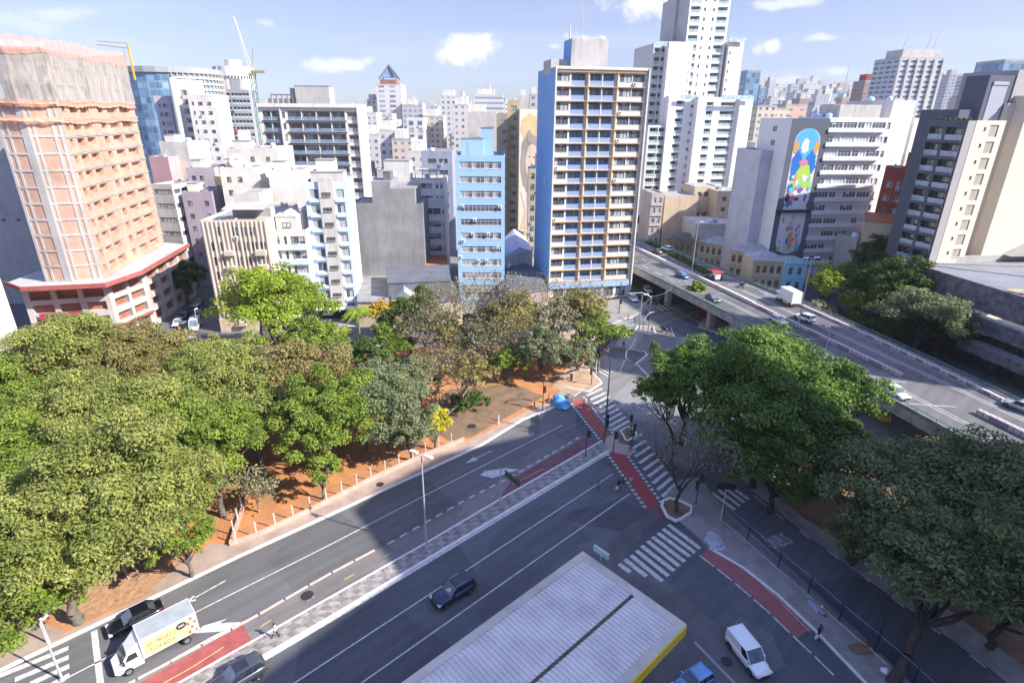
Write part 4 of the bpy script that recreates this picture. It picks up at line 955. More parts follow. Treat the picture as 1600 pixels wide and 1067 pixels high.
# grey building behind the site
B = mk('grey_building', 'plain grey building end with tiny windows behind the unfinished tower', 'building', (-150, 232), 60, 133, 4, m_grey, depth=14)
B.wins_('F', ev(B.W - 14, B.W - 4, 3, .9), rowsH(B.H, 5, 3.3, 1.2, .6), 'tiny', GM, drop=.3); B.finish(.6)

# 8. stepped office block with strip windows between the site and the corner block
B = mk('office_block', 'pale grey office block with bands of small windows right of the unfinished tower', 'office building', (236, 288), 268, 150, -8, m_midgrey, Bx=302, bside='R', sm={'R': plaster('sunlit_office', (.62, .62, .58))})  # right side is a lighter copy, sunlight put into its colour
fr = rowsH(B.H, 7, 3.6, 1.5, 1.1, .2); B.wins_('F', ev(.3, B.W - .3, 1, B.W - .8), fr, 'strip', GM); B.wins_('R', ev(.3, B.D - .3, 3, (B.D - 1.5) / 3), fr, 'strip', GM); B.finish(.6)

# 9. big balcony block with the white frame
B = mk('apartment_block', 'wide white framed apartment block with black edged glass balconies', 'apartment building', (402, 162), 560, 196, 5, m_white, depth=16, sm={'L': m_offwhite})
W = B.W; fr = rowsH(B.H, 13, 3.45, .15, 2.75, 1.5)
m_bw = plaster('loggia_grey', (.50, .50, .50)); BB = [m_frame_d, m_glass, m_curtain, m_frame_d, m_bw, m_glass_b]
B.wins_('F', [(W * .035, W * .115), (W * .12, W * .20)], fr, 'balcony', BB, name='balcony'); B.wins_('F', [(W * (.28 + .145 * i), W * (.28 + .145 * i + .137)) for i in range(4)], fr, 'balcony', BB, name='balcony')
B.wins_('F', [(W * .225, W * .255)], [(a + .6, c - .4) for a, c in fr], 'tiny', GM); B.wins_('F', [(W * .875, W * .975)], [(a, c - .3) for a, c in fr], 'balcony', [m_frame_w, m_glass, m_curtain, m_frame_w, m_white, m_curtain], name='balcony')
B.finish(1.0); [B.band('slab_edge', 'F', a - .42, .32, .45, m_frame_d, W * .27, W * .865) for a, c in fr]; [B.band('slab_edge', 'F', a - .42, .32, .45, m_frame_d, W * .03, W * .205) for a, c in fr]
b = MB(); b.box(-.02, -.9, B.H - 1.0, W + .02, -.01, B.H + .1); b.box(W * .98, -.9, 0, W + .02, -.01, B.H - 1.01); b.box(W * .21, -.6, 0, W * .222, -.01, B.H - 1.01); B.part('white_frame', b, m_white)
B.box('machine_room', W * .36, 3, W * .70, 11, 6.4, m_midgrey); B.box('stair_tower', W * .30, 4, W * .355, 10, 5.6, m_midgrey); b = MB(); b.box(0, 0, 0, 7, 4, .4); [b.box(i * 1.7, 0, .4, i * 1.7 + .25, .25, 3.6) for i in range(5)]; b.box(0, 0, 3.6, 7, 4, 3.9); B.part('roof_pergola', b, m_dkgrey, (W * .11, 3, B.zr)); b = MB(); b.box(0, 0, 0, W * .24, 6, 2.6); B.part('penthouse', b, m_offwhite, (W * .05, 3.5, B.zr))

# 10. grey blank party wall
xw, yw_, zw = atY(556, 325, 141)
B = mk('warehouse', 'windowless grey rendered party wall in three steps left of the light blue office', 'building', (549, 318), 660, 141, 1, m_grey, depth=11, H=None)
B.wall = plaster('rough_grey', (.27, .275, .285), .3, .3); B.finish(.3)
b = MB(); b.box(B.W * .30, .02, B.H, B.W * .56, 10.9, B.H + 5.3); B.part('raised_wall', b, B.wall); b = MB(); b.box(B.W * .5601, .02, B.H, B.W * .90, 10.9, B.H + 3.6); B.part('raised_wall', b, B.wall)
B.box('stair_tower', B.W * .45, 2, B.W * .55, 6, 2, m_dkgrey, z=B.H + 5.3)

# 11. white strip window block behind it
B = mk('office_block', 'white block with three dark window bands above the blank grey wall', 'office building', (598, 281), 694, 160, 2, m_white, depth=12)
W = B.W; fr = rowsH(B.H, 9, 3.3, 1.1, 1.25, 0); B.wins_('F', [(W * .12, W * .80)], fr, 'strip', GM); B.wins_('F', [(W * .86, W * .90), (W * .93, W * .97)], fr, 'tiny', GM); B.finish(.5)
B.box('machine_room', W * .0, 3, W * .42, 9, 5.2, m_white); b = MB(); b.box(0, 0, 0, W * .4, 5, .3); [b.box(i * 2, 0, -2.4, i * 2 + .2, .2, 0) for i in range(5)]; B.part('roof_pergola', b, m_midgrey, (W * .5, 3, B.zr + 2.6))
B = mk('office_block', 'lower white block with balconies under the banded office', 'office building', (660, 316), 695, 152, 1, m_white, depth=7); B.wins_('F', ev(.3, B.W * .8, 2, B.W * .36), rowsH(B.H, 7, 3.3, 1.1, 1.5), 'win', GM); B.wins_('F', [(B.W * .87, B.W * .95)], rowsH(B.H, 7, 3.3, 1.3, .9), 'tiny', GM); B.finish(.5)

# 12. slate blue block behind light blue office
B = mk('apartment_block', 'slate blue shaded block with triple windows behind the light blue office', 'apartment building', (658, 236), 706, 190, 1, m_purple, depth=14)
B.wins_('F', ev(1.5, B.W - 1.0, 2, B.W * .28), rowsH(B.H, 9, 3.5, 1.2, 1.3, 1.4), 'strip', GM); B.finish(.6)

# 13. beige slab with portrait mural
B = mk('apartment_tower', 'ochre beige stepped tower with one window column left of the portrait mural', 'apartment building', (793, 157), 812, 215, 0, plaster('ochre_beige', (.50, .41, .26)), depth=14, sm={'L': plaster('ochre_beige_shade', (.42, .35, .24))})  # left side is a darker copy, its shade put into the colour
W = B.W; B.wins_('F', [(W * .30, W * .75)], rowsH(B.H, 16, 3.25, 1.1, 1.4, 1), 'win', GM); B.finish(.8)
Bk = mk('apartment_tower', 'lower brown beige wing left of the ochre stepped tower', 'apartment building', (776, 178), 793, 213, 0, plaster('brown_beige', (.36, .31, .24)), depth=14); Bk.wins_('F', [(Bk.W * .55, Bk.W * .9)], rowsH(Bk.H, 12, 3.25, 1.1, 1.2, 1), 'win', GM); Bk.finish(.8)
B = mk('apartment_tower', 'slab tower whose end wall carries a painted portrait of a curly haired woman', 'apartment building', (812, 171), 852, 206, 3, plaster('mural_ground', (.76, .68, .54), .1, .1), depth=16, sm={'L': plaster('ochre_beige_c', (.48, .42, .32))})
W = B.W; B.finish(.5); o_ = MB()
def disc(mb, cx_, cz, rx, rz, y, m=0, n=28, jit=0, seed=1):
    r_ = random.Random(seed); mb.poly([(cx_ + rx * math.cos(t) * (1 + r_.uniform(-jit, jit)), y, cz + rz * math.sin(t) * (1 + r_.uniform(-jit, jit))) for t in [2 * math.pi * i / n for i in range(n)]][::1], m)
mm = [plaster('mural_yellow', (.72, .56, .30), .2), plaster('mural_hair', (.38, .34, .30), .2), plaster('mural_skin', (.70, .56, .44), .1), plaster('mural_line', (.34, .24, .18), .1), plaster('mural_white', (.78, .76, .72), .1)]
H = B.H; dd = MB()
disc(dd, W * .45, H - 6, W * .42, 4.5, -.03, 0, jit=.1); disc(dd, W * .42, H - 17, W * .38, 10, -.05, 1, jit=.08); disc(dd, W * .52, H - 17, W * .26, 6, -.08, 2)
dd.poly([(W * .42, -.07, H - 21), (W * .62, -.07, H - 21), (W * .66, -.07, H - 27), (W * .9, -.07, H - 30), (W * .9, -.07, H - 40), (W * .1, -.07, H - 40), (W * .3, -.07, H - 33)], 2)
disc(dd, W * .3, H - 45, W * .2, 4, -.06, 0, jit=.2); dd.poly([(W * .08, -.09, H - 27), (W * .14, -.09, H - 27), (W * .34, -.09, H - 33), (W * .3, -.09, H - 33.6)], 4)
for (a, z) in ((.42, 15.2), (.60, 15.4)): disc(dd, W * a, H - z, W * .045, .3, -.11, 3, 10)
for z in range(3): disc(dd, W * .5, H - 17.6 - z * .1, W * .02, .5, -.11 - z * .002, 3, 8)
disc(dd, W * .5, H - 19.8, W * .08, .3, -.11, 3, 10); disc(dd, W * .5, H - 15.0 + 5.5, W * .2, 1.6, -.12, 1, jit=.15)
B.part('portrait_mural', dd, mm)
B.wins_('L', [], [], 'win')
B = mk('apartment_house', 'low beige block with shuttered windows in front of the portrait mural', 'apartment building', (826, 264), 858, 178, 0, plaster('sand_plaster', (.50, .45, .36)), depth=8); B.wins_('F', ev(.3, B.W, 3, B.W * .2), rowsH(B.H, 8, 3.2, 1.2, 1.6), 'win', GM); B.finish(.6); B.box('upper_floor', B.W * .35, .01, B.W, 7.9, 4.6)

m_brt = plaster('bright_white', (.78, .77, .76), .05, .08)
# 14. great white stepped tower
Dt = 235.0
B = mk('stepped_tower', 'very tall white stepped residential tower with teal glass balconies behind the blue tower', 'apartment building', (1013, 196), 1046, Dt, 8, plaster('tower_mauve', (.60, .58, .57), .06, .1), depth=30)
TB = [m_frame_d, m_glass, m_curtain, m_glass_t, m_brt, m_glass_t]
x0, y0 = B.x, B.y; aw = rad(8); ux, uy = math.cos(aw), math.sin(aw)
def T(u0px, u1px, ytop, dz, wall, nm, lab, back=20, D=None, opsf=None, ops=None, **k):
    Bx_ = mk('tower_wing' if nm is None else nm, lab, 'x', (u0px, ytop), u1px, Dt + dz, 8, wall, depth=back, **k); return Bx_
# the stepped tower is one thing: wings are parts under one root
root_main = B
def wing(L, Rx, D, wall, depth, spec, sm=None, parapet=.9):
    x, y, yw, W, dp, z = place(L, Rx, D, 8, depth=depth)
    w = Bld('wing', None, None, x, y, 8, W, dp, z, wall, sidemats=sm)
    for (side, cols, rows, style, mats, nm) in spec(w): w.wins_(side, cols, rows, style, mats, name=nm)
    w.finish(parapet); return w
def adopt(main, w):
    """move the shapes of a wing under the building's own root"""
    rx = main.root; c_, s_ = math.cos(-rx.rotation_euler.z), math.sin(-rx.rotation_euler.z)
    dx, dy = w.root.location.x - rx.location.x, w.root.location.y - rx.location.y; dz = w.root.location.z - rx.location.z; da = w.root.rotation_euler.z - rx.rotation_euler.z
    ox, oy = dx * c_ - dy * s_, dx * s_ + dy * c_; ca, sa = math.cos(da), math.sin(da)
    for ch in list(w.root.children):
        l = ch.location.copy(); ch.parent = rx; ch.location = (ox + l.x * ca - l.y * sa, oy + l.x * sa + l.y * ca, l.z + dz); ch.rotation_euler.z += da
    bpy.data.objects.remove(w.root)
fh = 3.15
B.wins_('F', ev(.6, B.W - .6, 2, B.W * .40), rowsH(B.H, 14, fh, .2, 2.5, .4), 'balcony', TB, name='balcony'); B.finish(.5)
sp = lambda n, cols: (lambda w: [('F', [(w.W * a, w.W * c) for a, c in cols], rowsH(w.H, n, fh, .3, 2.4, 1.0), 'balcony', TB, 'balcony')])
w1 = wing((1022, 68), 1048, Dt + 6, plaster('tower_mauve2', (.56, .55, .55), .06, .1), 22, sp(20, [(.06, .42), (.5, .9)])); adopt(B, w1)
w2 = wing((1046, 66), 1084, Dt + 3, m_brt, 20, lambda w: [('F', [(w.W * .85, w.W * .93)], rowsH(w.H, 13, fh, 1.2, .8, 2), 'tiny', GM, 'window')], sm={'R': m_brt}); adopt(B, w2)
w3 = wing((1046, 150), 1095, Dt, m_brt, 14, lambda w: [('F', [(w.W * .25, w.W * .50)], rowsH(w.H, 17, fh, .3, 2.2, 1), 'balcony', TB, 'balcony'), ('F', [(w.W * .72, w.W * .80)], rowsH(w.H, 15, fh, 1.1, 1.0, 2), 'tiny', GM, 'window')]); adopt(B, w3)
w4 = wing((1082, -30), 1146, Dt + 4, m_brt, 22, lambda w: [('F', [(w.W * .04, w.W * .28), (w.W * .70, w.W * .95)], rowsH(w.H, 33, fh, .3, 2.2, 1), 'balcony', TB, 'balcony'), ('F', [(w.W * .36, w.W * .41), (w.W * .58, w.W * .63)], rowsH(w.H, 30, fh, 1.0, 1.1, 1), 'tiny', GM, 'window')], sm={'L': plaster('tower_shade_side', (.50, .50, .52))}); adopt(B, w4)  # left side of this wing painted darker as its shade
w5 = wing((1058, -4), 1083, Dt + 14, plaster('tower_core', (.50, .49, .50)), 14, sp(1, [])); adopt(B, w5)
w6 = wing((1140, 62), 1164, Dt + 5, m_cream if False else plaster('tower_cream', (.66, .63, .58)), 20, lambda w: [('F', [(w.W * .08, w.W * .18)], rowsH(w.H, 14, fh, 1.2, .9, 3), 'tiny', GM, 'window')], sm={'R': m_brt}); adopt(B, w6)
w7 = wing((1092, 152), 1160, Dt - 2, m_brt, 12, lambda w: [('F', [(w.W * .20, w.W * .36), (w.W * .52, w.W * .86)], rowsH(w.H, 19, fh, .3, 2.2, 1), 'balcony', TB, 'balcony')]); adopt(B, w7)
w8 = wing((1158, 152), 1178, Dt - 1, m_brt, 20, sp(1, [])); adopt(B, w8)
for (L_, R_x, D_) in (((1024, 66), 1082, Dt + 2.5), ((1064, 150), 1100, Dt - 1), ((1128, 150), 1178, Dt - 3.5), ((1142, 60), 1166, Dt + 4)):
    x, y, yw, W, dp, z = place(L_, R_x, D_, 8); dx, dy = x - B.x, y - B.y; ox, oy = dx * math.cos(-aw) - dy * math.sin(-aw), dx * math.sin(-aw) + dy * math.cos(-aw)
    b = MB(); b.box(ox, oy, z - 1.2, ox + W, oy + .08, z + .3); b.build('glass_guard', m_glass_t, B.root)

# 15. mural slab on the right of the viaduct : strip-window front, painted slab, windowed flank
B = mk('office_slab', 'long white office slab with a colourful painted mural strip facing the viaduct', 'office building', (1296, 184), 1396, 158.5, 6, plaster('cool_white', (.68, .69, .72), .08, .2), depth=14)
W = B.W; H = B.H; fr = rowsH(H, 11, 3.55, 1.3, 1.45, .3); B.wins_('F', [(W * (.02 + .225 * i), W * (.02 + .225 * i + .21)) for i in range(4)], fr, 'strip', [m_frame_w, m_glass, paint('office_blind', (.55, .58, .64), .7), m_frame_w]); B.wins_('F', [(W * .93, W * .98)], fr, 'tiny', GM)
B.finish(.4); [B.band('ledge', 'F', a - 1.0, .85, .75, B.wall, .0, W * .90) for a, c in fr]
x, y, yw, W2, dp, z = place((1238, 187), 1298, 157.0, 6, depth=14)
w = Bld('wing', None, None, x, y, 6, W2, 16, H - .4, plaster('mural_slate', (.115, .13, .17), .1, .1), sidemats={'L': plaster('cool_white', (.68, .69, .72))}); w.wins_('L', ev(2, 15, 1, 2.2), rowsH(w.H, 11, 3.55, 1.3, 1.3), 'win', GM); w.finish(.3)
art = MB(); ac = [plaster('art_blue', (.10, .42, .78), .05), plaster('art_deepblue', (.03, .18, .55), .05), plaster('art_green', (.42, .62, .10), .05), plaster('art_violet', (.28, .10, .38), .05), plaster('art_white', (.66, .68, .72), .05), plaster('art_orange', (.75, .33, .05), .05), plaster('art_pink', (.62, .22, .32), .05), plaster('art_teal', (.15, .55, .50), .05), plaster('art_yellow', (.70, .58, .12), .05), plaster('art_black', (.04, .04, .07), .05)]
cxm, Wm = w.W * .5, w.W; r_ = random.Random(4)
def cap_shape(z0, z1, m, y, rx):  # stadium
    pts = [(cxm + rx * math.cos(t), y, z1 - rx + rx * math.sin(t)) for t in np.linspace(0, math.pi, 14)] + [(cxm + rx * math.cos(t), y, z0 + rx * (1 if z0 > 3 else 1) + rx * math.sin(t)) for t in np.linspace(math.pi, 2 * math.pi, 14)]; art.poly(pts, m)
rx = Wm * .34; ztop_ = w.H - 2.2; zmid = w.H * .47; zlow = w.H * .20
cap_shape(zmid, ztop_, 4, -.03, rx); cap_shape(zlow, zmid + 3, 4, -.031, rx * 1.02)
disc(art, cxm, ztop_ - rx * 1.15, rx * .98, rx * 1.15, -.05, 0); 
for s_ in (-1, 1): disc(art, cxm + s_ * rx * .55, ztop_ - rx * 2.5, rx * .42, rx * .9, -.06 - .002 * s_, 1, jit=.18, seed=s_ + 3); disc(art, cxm + s_ * rx * .8, ztop_ - rx * 1.3, rx * .17, rx * .45, -.07, 5, jit=.2, seed=5)
disc(art, cxm - rx * .1, ztop_ - rx * 1.2, rx * .3, rx * .5, -.075, 4, jit=.25, seed=8)
art.poly([(cxm - rx * .95, -.08, ztop_ - rx * 4.2), (cxm - rx * .4, -.08, ztop_ - rx * 3.0), (cxm, -.08, ztop_ - rx * 2.4), (cxm + rx * .5, -.08, ztop_ - rx * 2.6), (cxm + rx * .7, -.08, ztop_ - rx * 3.2), (cxm + rx * .95, -.08, ztop_ - rx * 4.0), (cxm + rx * .3, -.08, ztop_ - rx * 4.3)], 2)
disc(art, cxm, ztop_ - rx * 2.4, rx * .35, rx * .25, -.085, 6, jit=.15, seed=2)
for i in range(26):
    disc(art, cxm + rx * r_.uniform(-.82, .82), zmid + r_.uniform(1.2, 9.5), rx * r_.uniform(.08, .24), r_.uniform(.4, 1.3), -.09 - i * .002, r_.choice([3, 3, 1, 7, 6, 4, 9, 5]), 9, .4, i)
for i in range(24):
    disc(art, cxm + rx * r_.uniform(-.8, .8), r_.uniform(zlow + 1.2, zmid - 1.5), rx * r_.uniform(.07, .2), r_.uniform(.3, 1.0), -.09 - i * .002, r_.choice([5, 5, 2, 7, 8, 1, 6, 4]), 8, .45, i + 50)
o_ = w.part('mural_painting', art, ac)
b = MB(); b.box(cxm - rx * 1.5, -.9, zmid - .35, cxm + rx * 1.15, -.01, zmid + .35); w.part('mural_ledge', b, m_black)
text_obj('mural_signature', 'risco', (cxm + rx * .7, -.05, zlow - 1.1), (math.pi / 2, 0, 0), 1.3, m_frame_w, w.root); adopt(B, w)
x, y, yw, W3, dp, z = place((1190, 236), 1240, 163, 6, depth=14); w = Bld('wing', None, None, x, y, 6, W3, 14, z, plaster('lilac_white', (.50, .52, .60)), sidemats={'L': plaster('lilac_white', (.50, .52, .60))})
w.wins_('F', [(W3 * .56, W3 * .66), (W3 * .72, W3 * .94)], rowsH(w.H, 9, 3.55, 1.3, 1.4, 1), 'win', GM); w.finish(.4); adopt(B, w)
x, y, yw, W3, dp, z = place((1222, 203), 1252, 168, 6, depth=10); w = Bld('wing', None, None, x, y, 6, W3, 12, z, plaster('lilac_white', (.50, .52, .60))); w.wins_('F', ev(.3, W3 * .8, 3, W3 * .2), [(w.H - 3.6, w.H - 1.4)], 'win', GM); w.finish(.4); adopt(B, w)
b = MB(); b.box(W * .25, 3, H - .4, W * .9, 12, H + 3.2); B.part('machine_room', b, m_offwhite)

# 16. tall blank white gable right of the slab
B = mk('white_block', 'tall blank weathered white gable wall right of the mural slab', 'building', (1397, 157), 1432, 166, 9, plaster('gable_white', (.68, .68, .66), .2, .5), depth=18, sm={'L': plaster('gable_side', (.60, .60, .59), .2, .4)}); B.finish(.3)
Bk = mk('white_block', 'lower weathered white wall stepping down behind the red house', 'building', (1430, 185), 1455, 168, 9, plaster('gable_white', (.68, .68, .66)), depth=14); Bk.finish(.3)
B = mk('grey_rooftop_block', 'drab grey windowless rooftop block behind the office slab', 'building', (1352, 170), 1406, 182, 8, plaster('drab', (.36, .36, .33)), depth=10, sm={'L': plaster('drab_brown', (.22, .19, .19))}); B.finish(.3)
# 17. red house
B = mk('red_house', 'brick red house with white window surrounds beside the dark grey tower', 'house', (1384, 262), 1440, 150, -32, m_red, depth=8); W = B.W
B.wins_('F', ev(.6, W - .6, 3, 1.3), rowsH(B.H, 6, 3.3, 1.0, 1.4, 2.4), 'win', [m_frame_w, m_glass, m_curtain, m_white]); B.finish(.4)
for i, z in enumerate((B.H - 9, B.H - 12.6)): B.band('cornice', 'F', z, .3, .3, m_red)
b = MB(); b.box(0, 0, 0, W * .4, 5, 3.6); B.part('upper_house', b, m_red, (W * .55, .3, B.H)); b = MB(); b.box(0, -.9, 0, 2.6, -.01, .8); B.part('balcony_front', b, m_white, (W * .55, 0, B.H - 8.3)); 
# 18. beige low hall
B = mk('beige_hall', 'low windowless beige hall with a clay tile roof behind the park trees', 'building', (1352, 346), 1432, 146, -30, plaster('hall_beige', (.60, .49, .36)), depth=9, roof=m_tile); B.finish(.0)
b = MB(); W = B.W; b.quad((-.3, -.3, B.H + .1), (W + .3, -.3, B.H + .1), (W + .3, 4.5, B.H + 1.8), (-.3, 4.5, B.H + 1.8)); b.quad((-.3, 4.5, B.H + 1.8), (W + .3, 4.5, B.H + 1.8), (W + .3, 9.3, B.H + .1), (-.3, 9.3, B.H + .1)); B.part('tile_roof', b, m_tile)
B = mk('grey_house', 'small grey flat roofed house at the foot of the office slab', 'house', (1340, 374), 1384, 146, 6, m_grey, depth=8); B.wins_('F', ev(1, B.W - 1, 2, 2.0), [(B.H - 3.2, B.H - 1.8)], 'win', GM); B.finish(.4)

# 19. dark grey tower whose corner points at the camera: balconied left face, cream right flank
yaw = 14.0; m_dt = plaster('dark_tower_render', (.115, .12, .15), .05, .05); m_cf = plaster('cream_flank', (.60, .54, .46), .06, .12); m_gp = plaster('grey_pier', (.33, .32, .33), .05, .05)
DC = 122.0
B = mk('dark_tower', 'dark grey residential tower with glass balconies and a sunlit cream flank at the right edge', 'apartment building', (1514, 189), 1526, DC, yaw, m_dt, Bx=1453, bside='L', sm={'F': m_gp})
D_ = B.D; H = B.H; fr = rowsH(H, 13, 3.2, .2, 2.55, .8); DT = [m_frame_d, m_glass, m_curtain, m_rail, plaster('loggia_dark', (.20, .21, .24)), m_glass_b]
B.wins_('L', [(D_ * .05, D_ * .42), (D_ * .50, D_ * .94)], fr, 'balcony', DT, name='balcony'); B.finish(.5)
[B.band('slab_edge', 'L', a - .45, .5, .5, m_dt, 0, D_ * .97) for a, c in fr]
flank = B.W
def wingp(L, Rx, inset, wall, depth, ops=(), sm=None, zt=None):
    """inset: metres behind the flank plane"""
    a = rad(yaw); nx, ny = -math.sin(a), math.cos(a); rr = ray(*L); ox, oy = B.x + nx * inset, B.y + ny * inset
    t = (ox * nx + oy * ny) / (rr[0] * nx + rr[1] * ny); Dd = float(rr[1] * t)
    x, y, yw_, W_, dp, z = place(L, Rx, Dd, yaw, depth=depth); w = Bld('wing', None, None, x, y, yaw, W_, dp, z, wall, sidemats=sm)
    for (side, cols, rows, style, mats, nm) in (ops(w) if ops else []): w.wins_(side, cols, rows, style, mats, name=nm)
    w.finish(.5); adopt(B, w); return w
wingp((1527, 189), 1573, .3, m_cf, B.D - .6, lambda w: [('F', [(w.W * .50, w.W * .80)], rowsH(w.H, 12, 3.2, .5, 2.3, .4), 'dot', [m_frame_d, plaster('recess_taupe', (.36, .33, .29))], 'recess'), ('F', [(w.W * .30, w.W * .38)], rowsH(w.H, 12, 3.2, 1.7, .7, .4), 'tiny', GM, 'window')])
wingp((1574, 187), 1612, 3.5, plaster('shaded_flank', (.52, .49, .45), .05, .05), 14, lambda w: [('F', [(w.W * .42, w.W * .60)], rowsH(w.H, 13, 3.2, 1.2, 1.5, .9), 'tiny', GM, 'window')])  # recessed wing: shade painted in as a greyer copy of the cream
wingp((1613, 150), 1760, .3, m_cf, 18)
wingp((1548, 118), 1592, 4, plaster('dark_top', (.10, .11, .15), .04, 0), 5, sm={'R': m_gp})
wingp((1593, 110), 1730, 3.8, m_gp, 12); wingp((1500, 172), 1546, 5, plaster('dark_top', (.10, .11, .15)), 9); wingp((1576, 162), 1590, 3.0, m_cf, .9)
wingp((1553, 128), 1577, 3.9, plaster('light_panel', (.33, .34, .41), .04, 0), .08)
for i in range(7):
    b = MB(); b.lathe([(.2, 0), (.5, .5), (.4, .9), (.01, 1.1)], 7); b.build('planter', foliage('planter_green', (.04, .10, .03), (.08, .16, .05)), B.root, (1.0, .8 + i * 1.1, B.zr))

# 20. massive low theatre/hall on the far right with rough concrete walls
za = 15.0
A_ = GP([(1443, 416), (1600, 462), (1720, 500)], za); Cc = GP([(1470, 410), (1600, 404), (1720, 398)], za)
m_rough = paint('rough_dark_concrete', (.21, .20, .215), .95, var=.5, scale=.8, bump=1.0, mottlecol=(.07, .07, .085)); m_dkw = paint('dark_fluted_wall', (.085, .07, .075), .95, var=.5, scale=.6, streak=.5)
ox, oy = A_[0]; rt = empty('concrete_hall', (ox, oy, 0), 0, 'huge low hall with rough grey concrete fascia and dark fluted wall at the right edge', 'hall')
r = lambda pts: [(x - ox, y - oy) for x, y in pts]
a0, a1, a2 = r(A_); c0_, c1_, c2_ = r(Cc)
d = np.subtract(a2, a0); d = d / np.linalg.norm(d); nn = np.array([d[1], -d[0]])   # outward (towards the camera)
if nn[1] > 0: nn = -nn
q = lambda p, o: tuple(np.array(p) + nn * o)
b = MB(); b.prism([a0, a2, c2_, (c0_[0] + 10, c0_[1] + 4)], za - .9, za - .3); b.build('roof', paint('hall_roof', (.20, .21, .25), .9, var=.4, scale=.1), rt)
b = MB(); kerbstrip(b, [a0, a2], .5, za - 5.0, za); b.build('upper_fascia', m_rough, rt)
b = MB(); b.prism([q(a0, .3), q(a2, .3), q(a2, 2.0), q(a0, 2.0)], za - 8.4, za - 5.6); b.build('lower_fascia', m_rough, rt)
b = MB(); b.prism([q(a0, 1.0), q(a2, 1.0), q(a2, 1.8), q(a0, 1.8)], za - 5.59, za - 5.3); b.build('ledge', m_offwhite, rt)
b = MB(); b.prism([q(a0, .0), q(a2, .0), q(a2, .9), q(a0, .9)], 0, za - 8.41); b.build('fluted_wall', m_dkw, rt)
for i in range(22): s_ = i * 2.3 + 2; p = np.array(a0) + d * s_; b = MB(); b.prism([q(p, .905), tuple(np.array(q(p, .905)) + d * .5), tuple(np.array(q(p, 1.25)) + d * .5), q(p, 1.25)], 0, za - 8.45); b.build('flute', m_dkw, rt)
b = MB(); kerbstrip(b, [c0_, c2_], .5, za - 3, za + 1.2); kerbstrip(b, [tuple(np.array(c0_) * .72 + np.array(a0) * .28), tuple(np.array(c2_) * .72 + np.array(a2) * .28)], .35, za - .9, za + .2); kerbstrip(b, [tuple(np.array(c0_) * .45 + np.array(a0) * .55), tuple(np.array(c2_) * .45 + np.array(a2) * .55)], .35, za - .9, za - .1); b.build('roof_upstand', m_midgrey, rt)
for i, x_ in enumerate((16, 40)): b = MB(); b.poly([(0, 0, 0), (14, 1, 0), (6, .5, 2.4)]); b.poly([(0, 0, 0), (6, .5, 2.4), (6, 8, 2.4), (0, 8, 0)]); b.poly([(6, .5, 2.4), (14, 1, 0), (14, 8, 0), (6, 8, 2.4)]); b.build('skylight', m_midgrey, rt, (c0_[0] + x_, c0_[1] + 1, za + 1.2))
p = np.array(a0) + d * 17; b = MB(); b.prism([q(p, 1.9), q(p + d * 16, 1.9), q(p + d * 16, 5.0), q(p, 5.0)], 3.4, 5.2, bottom=True); b.build('entrance_canopy', m_rough, rt)

# 21. houses along the far side of the viaduct
def lowhouse(nm, lab, L, Rx, D, yaw, wall, roofm, nwin, depth=8, floors=2, hip=1.8, cat='house', rails=False):
    B = mk(nm, lab, cat, L, Rx, D, yaw, wall, depth=depth, roof=roofm); W = B.W
    B.wins_('F', ev(.5, W - .5, nwin, 1.05), rowsH(B.H, floors, 3.9, 1.1, 2.0, .5), 'shutter', [plaster('house_frame', (.24, .16, .12)), m_glass, plaster('brown_shutter', (.25, .13, .09)), wall]); B.finish(.0)
    if hip:
        b = MB(); e = .35; z = B.H + .02; Dd = B.D; k = min(W, Dd) / 2
        b.quad((-e, -e, z), (W + e, -e, z), (W - k, Dd / 2, z + hip), (k, Dd / 2, z + hip)); b.quad((W + e, Dd + e, z), (-e, Dd + e, z), (k, Dd / 2, z + hip), (W - k, Dd / 2, z + hip)); b.poly([(-e, Dd + e, z), (-e, -e, z), (k, Dd / 2, z + hip)]); b.poly([(W + e, -e, z), (W + e, Dd + e, z), (W - k, Dd / 2, z + hip)]); B.part('hipped_roof', b, roofm)
    B.band('cornice', 'F', B.H - .45, .4, .25, wall); B.band('string_course', 'F', B.H - 4.3, .22, .12, wall); return B
m_zinc = paint('zinc_roof', (.34, .36, .39), .6, var=.35, scale=.5)
m_yh = plaster('yellow_house', (.56, .48, .33), .12, .25)
yw = -42
lowhouse('old_house', 'yellow two storey terrace house with grey roof nearest the far end of the viaduct', (1092, 377), 1142, 186, -47, m_yh, m_zinc, 5)
lowhouse('old_house', 'yellow two storey terrace house with tall brown shutters in the middle of its row', (1140, 390), 1198, 160, -34, m_yh, m_zinc, 5)
lowhouse('old_house', 'yellow two storey corner house with grey hipped roof beside the turquoise house', (1178, 407), 1228, 146, -6, m_yh, m_zinc, 4, depth=10)
B = lowhouse('old_house', 'small turquoise house with arched windows and ornate parapet', (1228, 410), 1262, 144, -2, m_sky, m_zinc, 2, depth=8, floors=2, hip=0)
for i in range(6): b = MB(); b.box(-.22, -.1, 0, .22, .2, .9); b.lathe([(.2, .9), (.26, 1.05), (.01, 1.3)], 6); B.part('finial', b, m_sky, (.3 + i * (B.W - .6) / 5, .05, B.H))
